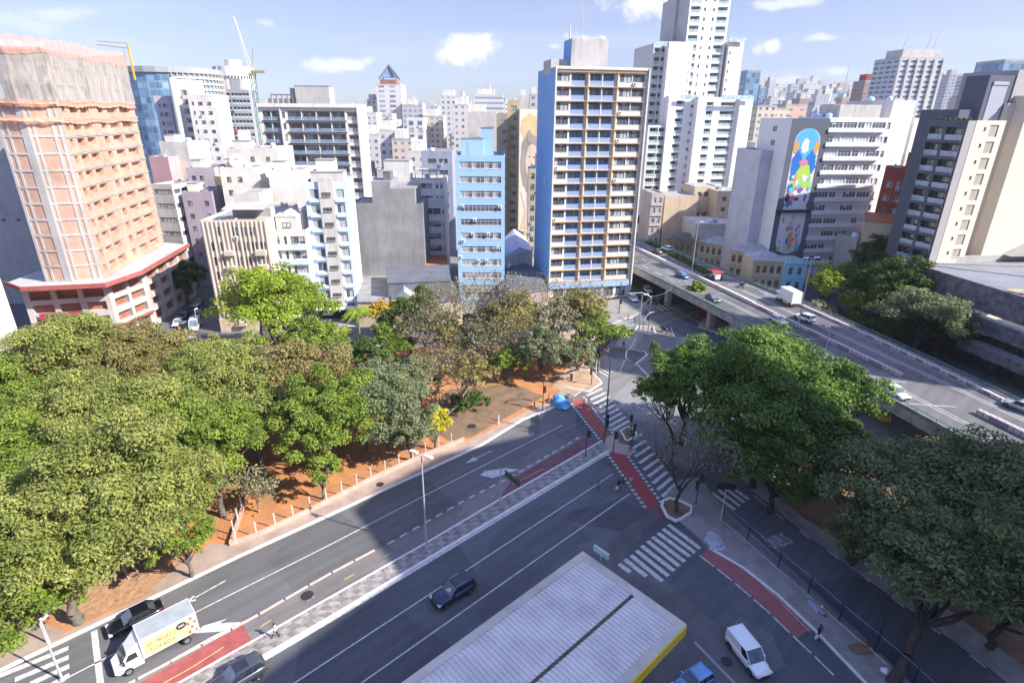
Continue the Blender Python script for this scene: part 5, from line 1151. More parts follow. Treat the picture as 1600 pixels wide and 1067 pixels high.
# cream apartment row
for (nm, lab, L, Rx, D, fl_, wl_, dp) in (('cream_block', 'low cream block with a blank rendered gable under the stepped tower', (1040, 306), 1092, 208, 3, m_cream, 12), ('cream_block', 'taller cream block with small windows beside the blank cream gable', (1086, 292), 1124, 212, 4, m_cream, 12), ('cream_block', 'cream block with a recessed bay right of the taller cream block', (1122, 299), 1178, 204, 3, m_cream, 12)):
    B = mk(nm, lab, 'apartment building', L, Rx, D, 3, wl_, depth=dp, roof=m_zinc); W = B.W
    if 'gable' not in lab[:45]: B.wins_('F', ev(.8, W - .8, 3, 1.5), rowsH(B.H, fl_, 3.6, 1.2, 1.5, 1), 'win', [plaster('house_frame', (.24, .16, .12)), m_glass, m_curtain, m_cream], drop=.1)
    B.finish(.3)
B = mk('corner_house', 'pinkish five storey house with decorated window surrounds at the bend of the viaduct', 'apartment building', (1019, 302), 1038, 206, 5, plaster('pinkish_grey', (.48, .42, .39)), depth=12); B.wins_('F', ev(.2, B.W - .2, 2, B.W * .24), rowsH(B.H, 5, 3.6, 1.0, 1.8, .8), 'win', GW); B.finish(.4); [B.band('string_course', 'F', z, .35, .3, B.wall) for z in (B.H - 4.4, B.H - 8, B.H - 11.6)]
B = mk('white_sheds', 'cluster of white roofed sheds behind the yellow houses', 'shed', (1088, 350), 1178, 190, 0, m_offwhite, depth=16, roof=m_offwhite); B.finish(.3)
b = MB(); b.box(0, 0, 0, B.W * .4, .3, 2.2); B.part('tile_lean_to', b, m_tile, (B.W * .52, -.5, B.H - .2))
lowhouse('old_house', 'long low house with dark roof glimpsed behind the bare street tree', (1042, 372), 1094, 195, -30, plaster('tan_house', (.38, .31, .24)), m_roofdk, 5)

# 22. sheds between the towers on the street front
def shed(nm, lab, pts, z, zr, wall, roofm, ridge=None):
    P = GP(pts, z); ox, oy = P[0]; rt = empty(nm, (ox, oy, 0), 0, lab, 'shed'); r_ = [(x - ox, y - oy) for x, y in P]
    b = MB(); b.prism(r_, 0, z - .02, cap=False); b.build('wall', wall, rt); b = MB(); cen = None
    e = [tuple(np.array(p) + (np.array(p) - np.mean(r_, axis=0)) * .02) for p in r_]
    if ridge:
        m0 = tuple((np.array(e[0]) + np.array(e[1])) / 2); m1 = tuple((np.array(e[2]) + np.array(e[3])) / 2)
        b.poly([(*e[0], z), (*m0, z + ridge), (*m1, z + ridge), (*e[3], z)]); b.poly([(*e[1], z), (*e[2], z), (*m1, z + ridge), (*m0, z + ridge)]); b.poly([(*e[0], z), (*e[1], z), (*m0, z + ridge)]); b.poly([(*e[3], z), (*m1, z + ridge), (*e[2], z)])
    else: b.prism(e, z - .25, z, bottom=True)
    b.build('roof', roofm, rt); return rt
m_corr = paint('corrugated_grey', (.30, .30, .31), .7, .2, var=.35, scale=.4); m_tan = plaster('tan_front', (.52, .44, .34))
shed('shop_shed', 'flat corrugated shed roof with patches beside the narrow apartment house', [(558, 471), (612, 471), (606, 430), (562, 430)], 6.0, 0, m_tan, m_corr)
shed('shop_shed', 'grey gabled shed roof with a bright left slope in front of the blank wall', [(612, 470), (652, 470), (652, 440), (610, 438)], 6.5, 0, m_tan, m_zinc, 2.2)
shed('shop_shed', 'dark flat shed roof left of the light blue office', [(652, 474), (722, 468), (704, 436), (654, 440)], 6.0, 0, m_tan, paint('shed_dark', (.17, .17, .19), .8, var=.3))
rt_ = shed('shop_shed', 'long grey wall block with air conditioners under the blank party wall', [(606, 442), (704, 438), (700, 414), (604, 416)], 9.5, 0, m_dkgrey, m_roofdk)
shed('shop_shed', 'dark low roof with white skylights between the two blue buildings', [(790, 462), (856, 452), (840, 420), (792, 400)], 6.0, 0, m_tan, m_roofdk)
shed('shop_shed', 'pale blue white pitched roof behind the dark skylight roof', [(789, 402), (832, 392), (816, 362), (788, 372)], 9.0, 0, m_offwhite, plaster('pale_roof', (.55, .58, .68)), 2.0)
shed('shop_shed', 'tan street front between the light blue office and the blue tower', [(789, 476), (856, 468), (856, 452), (789, 462)], 5.4, 0, m_tan, m_walk2)
shed('shop_shed', 'rusty brown shed heap between the grey wall and the light blue office', [(662, 420), (700, 416), (696, 384), (662, 388)], 9.0, 0, m_midgrey, m_tile)

# 23. petrol station canopy
zc = 5.6
C0, C1, C3 = g(910.6, 860.5, zc), g(1073, 974.5, zc), g(648, 1067, zc)
v1 = np.subtract(C1, C0); w_c = float(np.linalg.norm(v1)); yawc = math.atan2(v1[1], v1[0]); ucd = v1 / w_c; vcd = np.array([ucd[1], -ucd[0]])
if vcd[1] > 0: vcd = -vcd
Lc = 34.0
rt = empty('station_canopy', (*C0, 0), yawc, 'white ribbed petrol station canopy roof with a yellow fascia', 'canopy')   # local x along the end, local -y back under the camera
sgn = 1 if (math.cos(yawc - math.pi / 2) * vcd[0] + math.sin(yawc - math.pi / 2) * vcd[1]) > 0 else -1
m_cp = paint('canopy_sheet', (.70, .66, .61), .5, .0, var=.3, scale=.35, mottlecol=(.40, .38, .40)); m_ce = plaster('canopy_edge', (.56, .51, .44), .25, .3)  # canopy mottling: rust plus sky reflections put into the sheet colour
Y = lambda t: -t if sgn > 0 else t
b = MB(); k = 0; rib = .42; ymin, ymax = min(Y(.8), Y(Lc - .5)), max(Y(.8), Y(Lc - .5)); yy = ymin
while yy < ymax:
    for (x0_, x1_) in ((.75, w_c * .555), (w_c * .585, w_c - .75)):
        b.quad((x0_, yy, zc - .12), (x1_, yy, zc - .12), (x1_, yy + rib * .72, zc - .12), (x0_, yy + rib * .72, zc - .12)); b.box(x0_, yy + rib * .72, zc - .12, x1_, yy + rib, zc - .02, 0, bottom=False)
    yy += rib
b.build('ribbed_roof', m_cp, rt)
b = MB(); ya, yb = min(Y(0), Y(Lc)), max(Y(0), Y(Lc))
b.box(0, ya, zc - .9, .75, yb, zc, 0); b.box(w_c - .75, ya, zc - .9, w_c - .001, yb, zc, 0)
e0, e1 = (yb - .8, yb) if sgn > 0 else (ya, ya + .8); b.box(.751, e0, zc - .9, w_c - .751, e1, zc + .002, 0); b.box(.8, ya + .1, zc - .85, w_c - .8, yb - .81, zc - .3, 0)
b.build('edge_trim', m_ce, rt)
b = MB(); b.box(w_c * .562, ya, zc - .13, w_c * .578, yb - .8, zc - .1); b.build('gutter', paint('rusty_gutter', (.12, .09, .08), .8, var=.6, scale=1.5), rt)
b = MB(); b.box(w_c + .001, ya, zc - 1.05, w_c + .12, yb - .15, zc - .05); b.build('yellow_fascia', paint('fascia_yellow', (.80, .58, .02), .4), rt)
for (x_, t) in ((1.2, 2), (w_c - 2, 3), (w_c - 2, 16), (1.2, 16)): b = MB(); b.box(-.25, -.25, 0, .25, .25, zc - .9); b.build('column', m_frame_w, rt, (x_, Y(t), 0))
b = MB(); b.tube((0, 0, zc - .2), (0, 0, zc + .8), .06); b.box(-.9, -.12, zc + .5, .9, .12, zc + 1.1); b.build('sign_bracket', m_glass_t, rt, (w_c * .16, Y(-.5), 0))
# ---------------------------------------------------------------- mid-distance named blocks and the skyline
def gridmat(name, wall, win, sx=3.0, sz=3.2, fx=.5, fz=.45, var=.25):
    """far facades: rows of openings as a procedural pattern in the wall"""
    if name in MATS: return MATS[name]
    m, nt, bs = _new(name); N = nt.nodes; L = nt.links; tcn = N.new('ShaderNodeTexCoord'); ge = N.new('ShaderNodeNewGeometry')
    sep = N.new('ShaderNodeSeparateXYZ'); L.new(tcn.outputs['Object'], sep.inputs[0]); sn = N.new('ShaderNodeSeparateXYZ'); L.new(tcn.outputs['Normal'], sn.inputs[0])
    def mth(op, a, b_=None, bv=None):
        n = N.new('ShaderNodeMath'); n.operation = op
        (L.new(a, n.inputs[0]) if not isinstance(a, float) else setattr(n.inputs[0], 'default_value', a))
        if b_ is not None: L.new(b_, n.inputs[1])
        elif bv is not None: n.inputs[1].default_value = bv
        return n.outputs[0]
    ax = mth('ABSOLUTE', sn.outputs['X']); gt = mth('GREATER_THAN', ax, bv=.7)
    mx = N.new('ShaderNodeMix'); mx.data_type = 'FLOAT'; L.new(gt, mx.inputs['Factor']); L.new(sep.outputs['X'], mx.inputs['A']); L.new(sep.outputs['Y'], mx.inputs['B'])
    u = mth('FRACT', mth('DIVIDE', mx.outputs['Result'], bv=sx)); v = mth('FRACT', mth('DIVIDE', sep.outputs['Z'], bv=sz))
    a = mth('LESS_THAN', mth('ABSOLUTE', mth('SUBTRACT', u, bv=.5)), bv=fx / 2); c = mth('LESS_THAN', mth('ABSOLUTE', mth('SUBTRACT', v, bv=.5)), bv=fz / 2)
    top = mth('LESS_THAN', mth('ABSOLUTE', sn.outputs['Z']), bv=.5); f = mth('MULTIPLY', mth('MULTIPLY', a, c), top)
    # random per-window brightness
    wn2 = N.new('ShaderNodeTexWhiteNoise'); cb = N.new('ShaderNodeCombineXYZ'); L.new(mth('FLOOR', mth('DIVIDE', mx.outputs['Result'], bv=sx)), cb.inputs[0]); L.new(mth('FLOOR', mth('DIVIDE', sep.outputs['Z'], bv=sz)), cb.inputs[1]); L.new(cb.outputs[0], wn2.inputs['Vector'])
    mw = N.new('ShaderNodeMix'); mw.data_type = 'RGBA'; mw.inputs['A'].default_value = (*win, 1); mw.inputs['B'].default_value = (*[min(1, x * 2.6 + .05) for x in win], 1); L.new(wn2.outputs['Value'], mw.inputs['Factor'])
    ns = N.new('ShaderNodeTexNoise'); ns.inputs['Scale'].default_value = .08; ns.inputs['Detail'].default_value = 5; L.new(tcn.outputs['Object'], ns.inputs['Vector'])
    md = N.new('ShaderNodeMix'); md.data_type = 'RGBA'; md.inputs['A'].default_value = (*wall, 1); md.inputs['B'].default_value = (*[x * .7 for x in wall], 1); L.new(mth('MULTIPLY', ns.outputs[0], bv=var * 2), md.inputs['Factor'])
    mf = N.new('ShaderNodeMix'); mf.data_type = 'RGBA'; L.new(f, mf.inputs['Factor']); L.new(md.outputs['Result'], mf.inputs['A']); L.new(mw.outputs['Result'], mf.inputs['B']); L.new(mf.outputs['Result'], bs.inputs['Base Color'])
    rg = N.new('ShaderNodeMix'); rg.data_type = 'FLOAT'; L.new(f, rg.inputs['Factor']); rg.inputs['A'].default_value = .85; rg.inputs['B'].default_value = .15; L.new(rg.outputs['Result'], bs.inputs['Roughness'])
    MATS[name] = m; return m
DG = (.09, .10, .13)
GR = {
 'white': gridmat('far_white', (.60, .59, .58), DG, 3.4, 3.3, .42, .42), 'cream': gridmat('far_cream', (.62, .54, .44), DG, 3.1, 3.1, .45, .42), 'grey': gridmat('far_grey', (.46, .47, .50), DG, 3.6, 3.4, .5, .45),
 'bands': gridmat('far_bands', (.58, .58, .58), (.13, .15, .19), 40, 3.3, .97, .42), 'blue': gridmat('far_glass', (.20, .28, .36), (.07, .14, .22), 3.0, 3.4, .85, .75), 'brown': gridmat('far_brown', (.36, .24, .20), DG, 3.0, 3.2, .5, .5),
 'pink': gridmat('far_pink', (.58, .42, .34), DG, 6.0, 3.3, .35, .30), 'balc': gridmat('far_balconies', (.64, .63, .61), (.16, .17, .20), 7.5, 3.15, .55, .5), 'blank': m_offwhite,
 'dark': gridmat('far_dark', (.20, .21, .24), (.06, .07, .09), 3.4, 3.2, .6, .5)}
def far(name, label, cat, L, Rx, D, wall, yaw=0, depth=14, group=None, tops=(), Bx=None, bside='L', cyl=False):
    x, y, yw, W, dp, z = place(L, Rx, D, yaw, depth=depth, Bx=Bx, bside=bside); rt = empty(name, (x, y, 0), rad(yaw), label, cat, group)
    m = GR.get(wall, wall) if isinstance(wall, str) else wall
    b = MB()
    if cyl:
        n = 28; b.prism([(W / 2 + W / 2 * math.cos(2 * math.pi * i / n), dp / 2 + dp / 2 * math.sin(2 * math.pi * i / n)) for i in range(n)], 0, z)
    else: b.prism([(0, 0), (W, 0), (W, dp), (0, dp)], 0, z)
    b.build('wall', m, rt)
    b = MB(); e = .25; zr = z
    if not cyl:
        for q in ((0, 0, W, e), (0, dp - e, W, dp), (0, e, e, dp - e), (W - e, e, W, dp - e)): b.box(q[0], q[1], zr, q[2], q[3], zr + 1.0, 0, bottom=False)
        b.quad((e, e, zr + .02), (W - e, e, zr + .02), (W - e, dp - e, zr + .02), (e, dp - e, zr + .02)); b.build('parapet', m_offwhite if wall in ('white', 'bands', 'balc', 'blank') else m_midgrey, rt)
    for (fa, fb, h, mt) in tops:
        b = MB(); b.box(W * fa, dp * .2, z + .03, W * fb, dp * .8, z + h, bottom=False); b.build('machine_room', mt, rt)
    return rt, W, dp, z
# --- left group
rt, W, dp, z = far('glass_office', 'broad curved blue glass office tower behind the debris netting', 'office building', (150, 112), 302, 300, 'blue', 0, depth=48, cyl=True)
b = MB(); n = 28; b.prism([(W / 2 + (W / 2 + .8) * math.cos(2 * math.pi * i / n), dp / 2 + (dp / 2 + .8) * math.sin(2 * math.pi * i / n)) for i in range(n)], z + .02, z + 2.6); b.build('crown_band', m_grey, rt)
b = MB()
for i in range(14):
    t = rad(-62 + i * 6.0)
    for k in range(24): pass
    b.tube((W / 2 + (W / 2 + .35) * math.cos(t), dp / 2 + (dp / 2 + .35) * math.sin(t), 0), (W / 2 + (W / 2 + .35) * math.cos(t), dp / 2 + (dp / 2 + .35) * math.sin(t), z), .35, n=4)
for k in range(26):
    zz = z - 2 - k * 2.6
    for i in range(14):
        t0, t1 = rad(-62 + i * 6), rad(-62 + (i + 1) * 6); b.quad(*[(W / 2 + (W / 2 + r_) * math.cos(t), dp / 2 + (dp / 2 + r_) * math.sin(t), zz + q) for (r_, t, q) in ((.6, t0, -.5), (.6, t1, -.5), (.6, t1, .5), (.6, t0, .5))])
b.build('sun_louvres', paint('louvre_tan', (.45, .42, .36), .7), rt)
rt, W, dp, z = far('round_tower', 'round white tower with a small drum on top left of the crane', 'apartment building', (322, 103), 379, 520, m_white, 0, depth=34, cyl=True)
b = MB(); b.prism([(W / 2 + W * .22 * math.cos(t), dp / 2 + W * .22 * math.sin(t)) for t in np.linspace(0, 2 * math.pi, 16, endpoint=False)], z, z + 5.5); b.build('roof_drum', m_white, rt)
b = MB()
for i in range(20): t = rad(180 + i * 9); b.box(-.6, -.6, 0, .6, .6, 1.8, T=Matrix.Translation((W / 2 + W / 2 * math.cos(t), dp / 2 + dp / 2 * math.sin(t), z - 9)))
b.build('window_ring', m_dkgrey, rt)
b = MB()
for i in range(5): t = rad(186 + i * 13); b.tube((W / 2 + W / 2 * math.cos(t), dp / 2 + dp / 2 * math.sin(t), 0), (W / 2 + W / 2 * math.cos(t), dp / 2 + dp / 2 * math.sin(t), z), 1.4, n=6)
b.build('fins', m_grey, rt)
B = mk('apartment_block', 'grey gridded balcony block in front of the round white tower', 'apartment building', (346, 140), 388, 340, 4, m_grey, depth=16); B.wins_('F', ev(.5, B.W * .28, 1, B.W * .24) + ev(B.W * .32, B.W, 5, B.W * .12), rowsH(B.H, 14, 3.5, .3, 2.3), 'balcony', [m_frame_d, m_glass, m_curtain, m_frame_w, m_grey, m_rail], name='balcony'); B.finish(.6); B.box('machine_room', B.W * .25, 3, B.W * .65, 10, 6, m_grey)
B = mk('apartment_tower', 'tall cream tower with a rounded white stair column and ochre balcony strip', 'apartment building', (262, 124), 292, 235, 5, m_white, depth=14); W = B.W
B.wins_('F', [(W * .55, W * .85)], rowsH(B.H, 17, 3.3, .9, 1.7, 3), 'win', [m_frame_d, m_glass, m_curtain, m_orange]); B.finish(.6); b = MB(); b.tube((W * .25, -.5, 0), (W * .25, -.5, B.H + .5), W * .2, n=14); B.part('stair_column', b, m_white)
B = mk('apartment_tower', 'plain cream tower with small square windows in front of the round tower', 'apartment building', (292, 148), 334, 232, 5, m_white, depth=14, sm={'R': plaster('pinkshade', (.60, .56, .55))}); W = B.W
B.wins_('F', [(W * .12, W * .20), (W * .35, W * .52), (W * .68, W * .84)], rowsH(B.H, 18, 3.3, 1.1, 1.2, 1.5), 'win', GM); B.finish(.6)
B = mk('apartment_tower', 'lilac grey windowed tower side left of the white stair column', 'apartment building', (239, 150), 263, 242, 5, plaster('lilac_tower', (.48, .46, .52)), depth=12); W = B.W; B.wins_('F', [(W * .25, W * .40), (W * .5, W * .9)], rowsH(B.H, 17, 3.3, 1.1, 1.4, 2), 'win', GM); B.finish(.6)
B = mk('apartment_block', 'white block with two red roof bands below the grey gridded block', 'apartment building', (337, 206), 372, 260, 4, m_white, depth=14); B.wins_('F', ev(.5, B.W - .5, 5, 1.5), rowsH(B.H, 14, 3.3, 1.1, 1.3, 1), 'win', GM); B.finish(.5)
for i in (0, 1): B.band('red_band', 'F', B.H - .5 - i * 2.8, 1.5, 1.2, m_redf_, 0, B.W * (1 - .2 * i))
# white jumble around (250-480, 230-335)
for (lab, L, Rx, D, wl_, dp, rw, yw_) in (
    ('pink rendered block with a dark red side behind the office with window bands', (232, 245), 262, 176, plaster('dusty_pink', (.58, .36, .36)), 12, 0, -6),
    ('weathered white block with water stains right of the pink block', (248, 222), 292, 180, m_offwhite, 14, 0, 2),
    ('mauve shaded apartment block with small windows left of the white terraces', (290, 262), 334, 170, plaster('mauve', (.42, .38, .42)), 12, 3, 3),  # mauve wall colour stands in for the shadow on this block
    ('dark mauve low block under the mauve apartment block', (283, 300), 330, 150, plaster('dark_mauve_shade', (.34, .30, .37)), 12, 2, 3),  # shadow on this lower block painted in as darker mauve
    ('small ochre yellow block between white terraces', (334, 276), 352, 158, plaster('yellow_ochre', (.62, .48, .26)), 8, 1, 2),
    ('broad white terrace block with a satellite dish behind the corner block', (342, 262), 402, 150, m_white, 14, 1, 4),
    ('white stepped block in front of the balcony block', (352, 232), 432, 172, m_white, 16, 2, 4),
    ('plain white gable behind the narrow apartment house', (418, 266), 474, 148, m_white, 14, 0, 5),
    ('small white block with a hipped cap on the terrace', (364, 302), 404, 136, m_offwhite, 9, 0, 4)):
    B = mk('white_block' if 'white' in lab else 'city_block', lab, 'building', L, Rx, D, yw_, wl_, depth=dp)
    if rw: B.wins_('F', ev(.6, B.W - .6, 3, 1.2), rowsH(B.H, 5, 3.3, 1.2, 1.3, 1.5), 'win', GM, drop=.25)
    B.finish(.5)
    if B.W > 7: B.box('roof_hut', B.W * .1, 2, B.W * .45, 6, 2.4, m_white)
    if 'dish' in lab: B.dish(B.W * .45, 2, 2.0)
# --- centre group
rt, W, dp, z = far('gabled_tower', 'slender white tower crowned by a red and glass triangle', 'apartment building', (587, 134), 626, 430, 'balc', 0, depth=20)
b = MB(); b.box(W * .15, 3, z + .05, W * .8, 14, z + 4); b.build('red_storey', plaster('terracotta_storey', (.30, .15, .12)), rt); b = MB(); zz = z + 5.5
b.tube((W * .12, 3, zz - 1), (W * .48, 8, zz + 8), .7, n=4); b.tube((W * .84, 3, zz - 1), (W * .48, 8, zz + 8), .7, n=4); b.tube((W * .12, 14, zz - 1), (W * .48, 8, zz + 8), .5, n=4); b.tube((W * .84, 14, zz - 1), (W * .48, 8, zz + 8), .5, n=4); b.build('triangle_frame', m_dkgrey, rt)
b = MB(); b.poly([(W * .2, 5, zz), (W * .76, 5, zz), (W * .48, 8, zz + 7)]); b.poly([(W * .2, 12, zz), (W * .48, 8, zz + 7), (W * .76, 12, zz)]); b.build('triangle_glass', m_glass_b, rt)
for a in (('pale tower wing left of the triangle topped tower', (573, 158), 590, 440, 'white'), ('plain white wing right of the triangle topped tower', (624, 163), 634, 450, 'blank'), ('white grid block at the left foot of the triangle topped tower', (556, 178), 588, 400, 'white'),
          ('grey topped white block behind the blue windowed block', (628, 166), 660, 420, 'grey'), ('small white tower with orange balconies right of the blue windowed block', (662, 184), 692, 350, 'cream'), ('pale mauve blank slab left of the ochre tower', (730, 178), 776, 300, 'blank'),
          ('white slab with a single window column near the middle', (708, 166), 732, 330, 'white'), ('narrow white tower behind the white slab', (688, 152), 722, 400, 'white'), ('white tower with a grid top below the small cloud', (740, 150), 786, 420, 'bands'), ('small white tower right of the ochre tower', (812, 152), 828, 380, 'blank'), ('dark grey tower peeping beside the blue tower', (828, 150), 845, 330, 'grey'),
          ('low white block with a pink awning in the centre', (560, 212), 592, 300, 'white'), ('low white cluttered block with a blue tarpaulin', (592, 206), 622, 270, 'white'), ('low orange balconied block in the centre', (612, 220), 642, 260, 'cream'), ('low white block under the blue windowed block', (638, 240), 668, 230, 'white')):
    rt, W, dp, z = far('city_block', a[0], 'apartment building', a[1], a[2], a[3], a[4], 0, depth=16, tops=((.1, .6, 4.5, m_white),))
B = mk('apartment_tower', 'white tower with two columns of blue shuttered windows', 'apartment building', (635, 184), 662, 330, 0, m_white, depth=14); B.wins_('F', ev(0, B.W, 2, B.W * .26), rowsH(B.H, 13, 3.6, .8, 2.2, 1), 'tiny', [plaster('shutter_blue', (.10, .14, .28)), plaster('shutter_blue', (.10, .14, .28)), m_curtain, m_white]); B.finish(.5)
for k_, (L_, R_x, D_, w_, ds) in enumerate((((547, 172), 562, 420, 'white', 'slender white high rise just right of the white framed balcony block'), ((566, 166), 576, 520, 'balc', 'thin balconied high rise two blocks left of the triangle topped tower'), ((641, 158), 651, 560, 'cream', 'thin cream high rise behind the blue shuttered tower'), ((652, 174), 664, 480, 'white', 'slim white high rise left of the orange balconied tower'), ((672, 168), 684, 600, 'grey', 'grey high rise peeping above the orange balconied tower'),
   ((697, 158), 709, 560, 'balc', 'slim balconied high rise left of the white slab near the middle'), ((716, 152), 728, 620, 'white', 'tall thin high rise behind the white slab near the middle'), ((757, 142), 772, 520, 'white', 'stepped white high rise top above the banded white tower'), ((788, 160), 797, 480, 'bands', 'banded high rise behind the ochre stepped tower'), ((602, 190), 616, 330, 'grey', 'narrow grey block at the foot of the triangle topped tower'),
   ((1188, 138), 1198, 900, 'blue', 'small blue glass tower right of the glass box'), ((1203, 127), 1213, 1000, 'grey', 'pointed grey high rise on the right skyline'), ((1236, 135), 1246, 950, 'bands', 'small banded tower in the middle of the right skyline'), ((1256, 132), 1284, 1000, 'white', 'wide pale institutional block on the right skyline'), ((1290, 140), 1302, 900, 'white', 'pale block right of the wide institutional block'), ((1484, 118), 1506, 700, 'grey', 'grey flat block right of the black and white banded tower'), ((1512, 120), 1545, 620, 'bands', 'wide banded block left of the dark tower roof'))):
    rt, W, dp, z = far('high_rise', ds, 'apartment building', L_, R_x, D_, w_, (k_ % 3 - 1) * 6, depth=14, tops=((.15, .6, 3 + k_ % 4, m_offwhite),))
    b = MB(); b.tube((W * .4, 4, z), (W * .4, 4, z + 7 + k_ % 5), .3, .1, 4); b.build('antenna', m_metal, rt)
# --- right group
rt, W, dp, z = far('glass_box', 'pale glass box tower right of the stepped white tower', 'office building', (1168, 112), 1189, 420, 'blue', 0, Bx=1158, bside='L')
rt, W, dp, z = far('grand_tower', 'large black and white banded tower with cranes on its roof on the right skyline', 'apartment building', (1406, 92), 1478, 420, gridmat('grand_banded', (.50, .52, .56), (.04, .05, .08), 6.5, 3.1, .72, .45), 3, depth=26)
for i in range(6): b = MB(); b.box(0, -.9, 0, 1.6, -.02, z); b.build('white_pier', m_offwhite, rt, (W * i / 5.35, 0, 0))
b = MB(); b.box(W * .1, 3, z, W * .9, 20, z + 6); b.build('crown', m_offwhite, rt)
b = MB(); [b.tube((W * f_, 8, z + 5), (W * f_ + 1, 8, z + 17), .5, .15, 4) for f_ in (.2, .72)]; b.tube((W * .85, 8, z + 6), (W * .93, 8, z + 19), .4, .2, 4); b.build('roof_mast', m_metal, rt)
far('pale_glass_tower', 'pale glass tower top at the far right edge above the dark tower', 'office building', (1570, 96), 1660, 330, 'blue', 0, depth=20)
far('brown_block', 'brown brick block left of the banded tower', 'apartment building', (1352, 128), 1396, 520, 'brown', 0, depth=18, tops=((.1, .45, 6, m_red),))
far('pink_block', 'pinkish beige blank block left of the office slab', 'apartment building', (1228, 166), 1262, 330, 'pink', 0, depth=18); far('pink_block', 'taller pinkish beige block above the office slab roof', 'apartment building', (1208, 172), 1234, 310, 'cream', 0, depth=18)
far('balcony_block', 'beige balcony tower just right of the stepped white tower', 'apartment building', (1184, 168), 1214, 300, 'cream', 0, depth=18)
for k, (x_, y_, D_, h_) in enumerate(((1328, 100, 560, 60), (1358, 104, 640, 50), (1196, 122, 700, 40), (667, 160, 430, 50), (385, 96, 300, 60))):
    if k == 4: continue
    x, y, z = atY(x_, y_, D_); b = MB(); rt = empty('lattice_mast', (x, y, 0), 0, ['tall thin lattice mast on the right skyline', 'shorter mast with a thick foot right of the tallest lattice mast', 'faint thin mast above the distant blocks near the glass box', 'thin mast right of the triangle topped tower'][k], 'mast')
    b.tube((0, 0, 0), (0, 0, z), 1.1 if k < 2 else .6, .25, 4); b.build('mast', m_metal, rt)
# tower crane left of centre
x, y, z = atY(399, 150, 330); rt = empty('tower_crane', (x, y, 0), 0, 'tower crane with a raised white jib and green mast above the balcony block', 'crane')
b = MB(); zt_ = z + 12; 
for (dx, dy) in ((-1, -1), (1, -1), (1, 1), (-1, 1)): b.tube((dx, dy, 0), (dx, dy, zt_), .22, n=4)
for k in range(int(zt_ / 2.5)): q = k * 2.5; s_ = 1 if k % 2 else -1; b.tube((-s_, -1, q), (s_, -1, q + 2.5), .14, n=3); b.tube((1, -s_, q), (1, s_, q + 2.5), .14, n=3)
b.build('mast', paint('crane_green', (.07, .22, .20), .5), rt)
xt, yt, zt2 = atY(365, 26, 330); b = MB(); e = Vector((xt - x, 0, zt2)); s0 = Vector((0, 0, zt_))
for o_ in ((-.7, -.7), (.7, -.7), (0, .8)): b.tube(s0 + Vector((*o_, 0)), e + Vector((o_[0] * .3, o_[1] * .3, 0)), .16, n=3)
for k in range(24): t0, t1 = k / 24, (k + 1) / 24; b.tube(s0.lerp(e, t0) + Vector((-.7 * (1 - t0), -.5, 0)), s0.lerp(e, t1) + Vector((.7 * (1 - t1), -.5, 0)), .1, n=3)
b.build('jib', paint('jib_white', (.66, .62, .60), .5), rt)
b = MB(); b.tube((0, 0, zt_ - 1), (2.5, 0, zt_ + 11), .2, n=4); b.tube((2.5, 0, zt_ + 11), tuple(e), .05, n=3); b.box(0, -1, zt_ - 1, 7, 1, zt_ + .2); b.box(-1.5, -1.5, zt_ - 2.2, 1.5, 1.5, zt_ - 1.2); b.build('counter_jib', paint('crane_olive', (.32, .30, .10), .5), rt)
# generic skyline infill, each block its own thing
SKY_KEEP = {262, 390, 391, 10, 11, 15, 146, 20, 148, 149, 150, 151, 152, 153, 154, 155, 156, 157, 282, 283, 284, 285, 286, 287, 288, 289, 290, 169, 170, 430, 55, 58, 59, 61, 62, 65, 66, 67, 69, 71, 460, 466, 84, 341, 342, 221, 222, 223, 479, 480, 227, 228, 229, 109, 113, 117, 118, 507}
rs = random.Random(21)
def skyline_y(px):
    pts = [(-200, 175), (130, 175), (240, 165), (400, 175), (560, 196), (700, 178), (790, 168), (850, 172), (1150, 150), (1200, 148), (1250, 140), (1300, 148), (1360, 145), (1400, 150), (1480, 135), (1600, 130), (1900, 128)]
    for i in range(len(pts) - 1):
        if pts[i][0] <= px <= pts[i + 1][0]: t = (px - pts[i][0]) / (pts[i + 1][0] - pts[i][0]); return pts[i][1] + t * (pts[i + 1][1] - pts[i][1])
    return 150
INF = []
for (D_, x0_, x1_, step, dy0, dy1) in ((1700, 560, 1640, 10, -24, -2), (1400, 560, 1640, 12, -19, 4), (1100, 560, 1640, 14, -10, 12), (850, 560, 1640, 17, 0, 20), (650, 560, 1640, 19, 12, 30), (500, 560, 1640, 22, 22, 46), (400, 560, 1640, 26, 36, 62), (330, 1160, 1640, 30, 50, 80), (330, 640, 860, 26, 34, 70), (265, 1180, 1640, 36, 70, 100), (255, 560, 720, 26, 64, 100), (420, 220, 560, 26, 14, 50), (300, 320, 640, 30, 60, 100), (215, 560, 700, 30, 84, 110), (520, 130, 560, 20, 6, 36)):
    px = x0_
    while px < x1_:
        w_ = step * rs.uniform(.6, 1.25); top = skyline_y(px) + rs.uniform(dy0, dy1); INF.append((px, w_, top, D_, rs.random(), rs.random())); px += step * rs.uniform(.85, 1.35)
kinds = ['white', 'white', 'cream', 'bands', 'balc', 'grey', 'blank', 'white', 'pink', 'blue', 'brown', 'grey']
SKYN = []
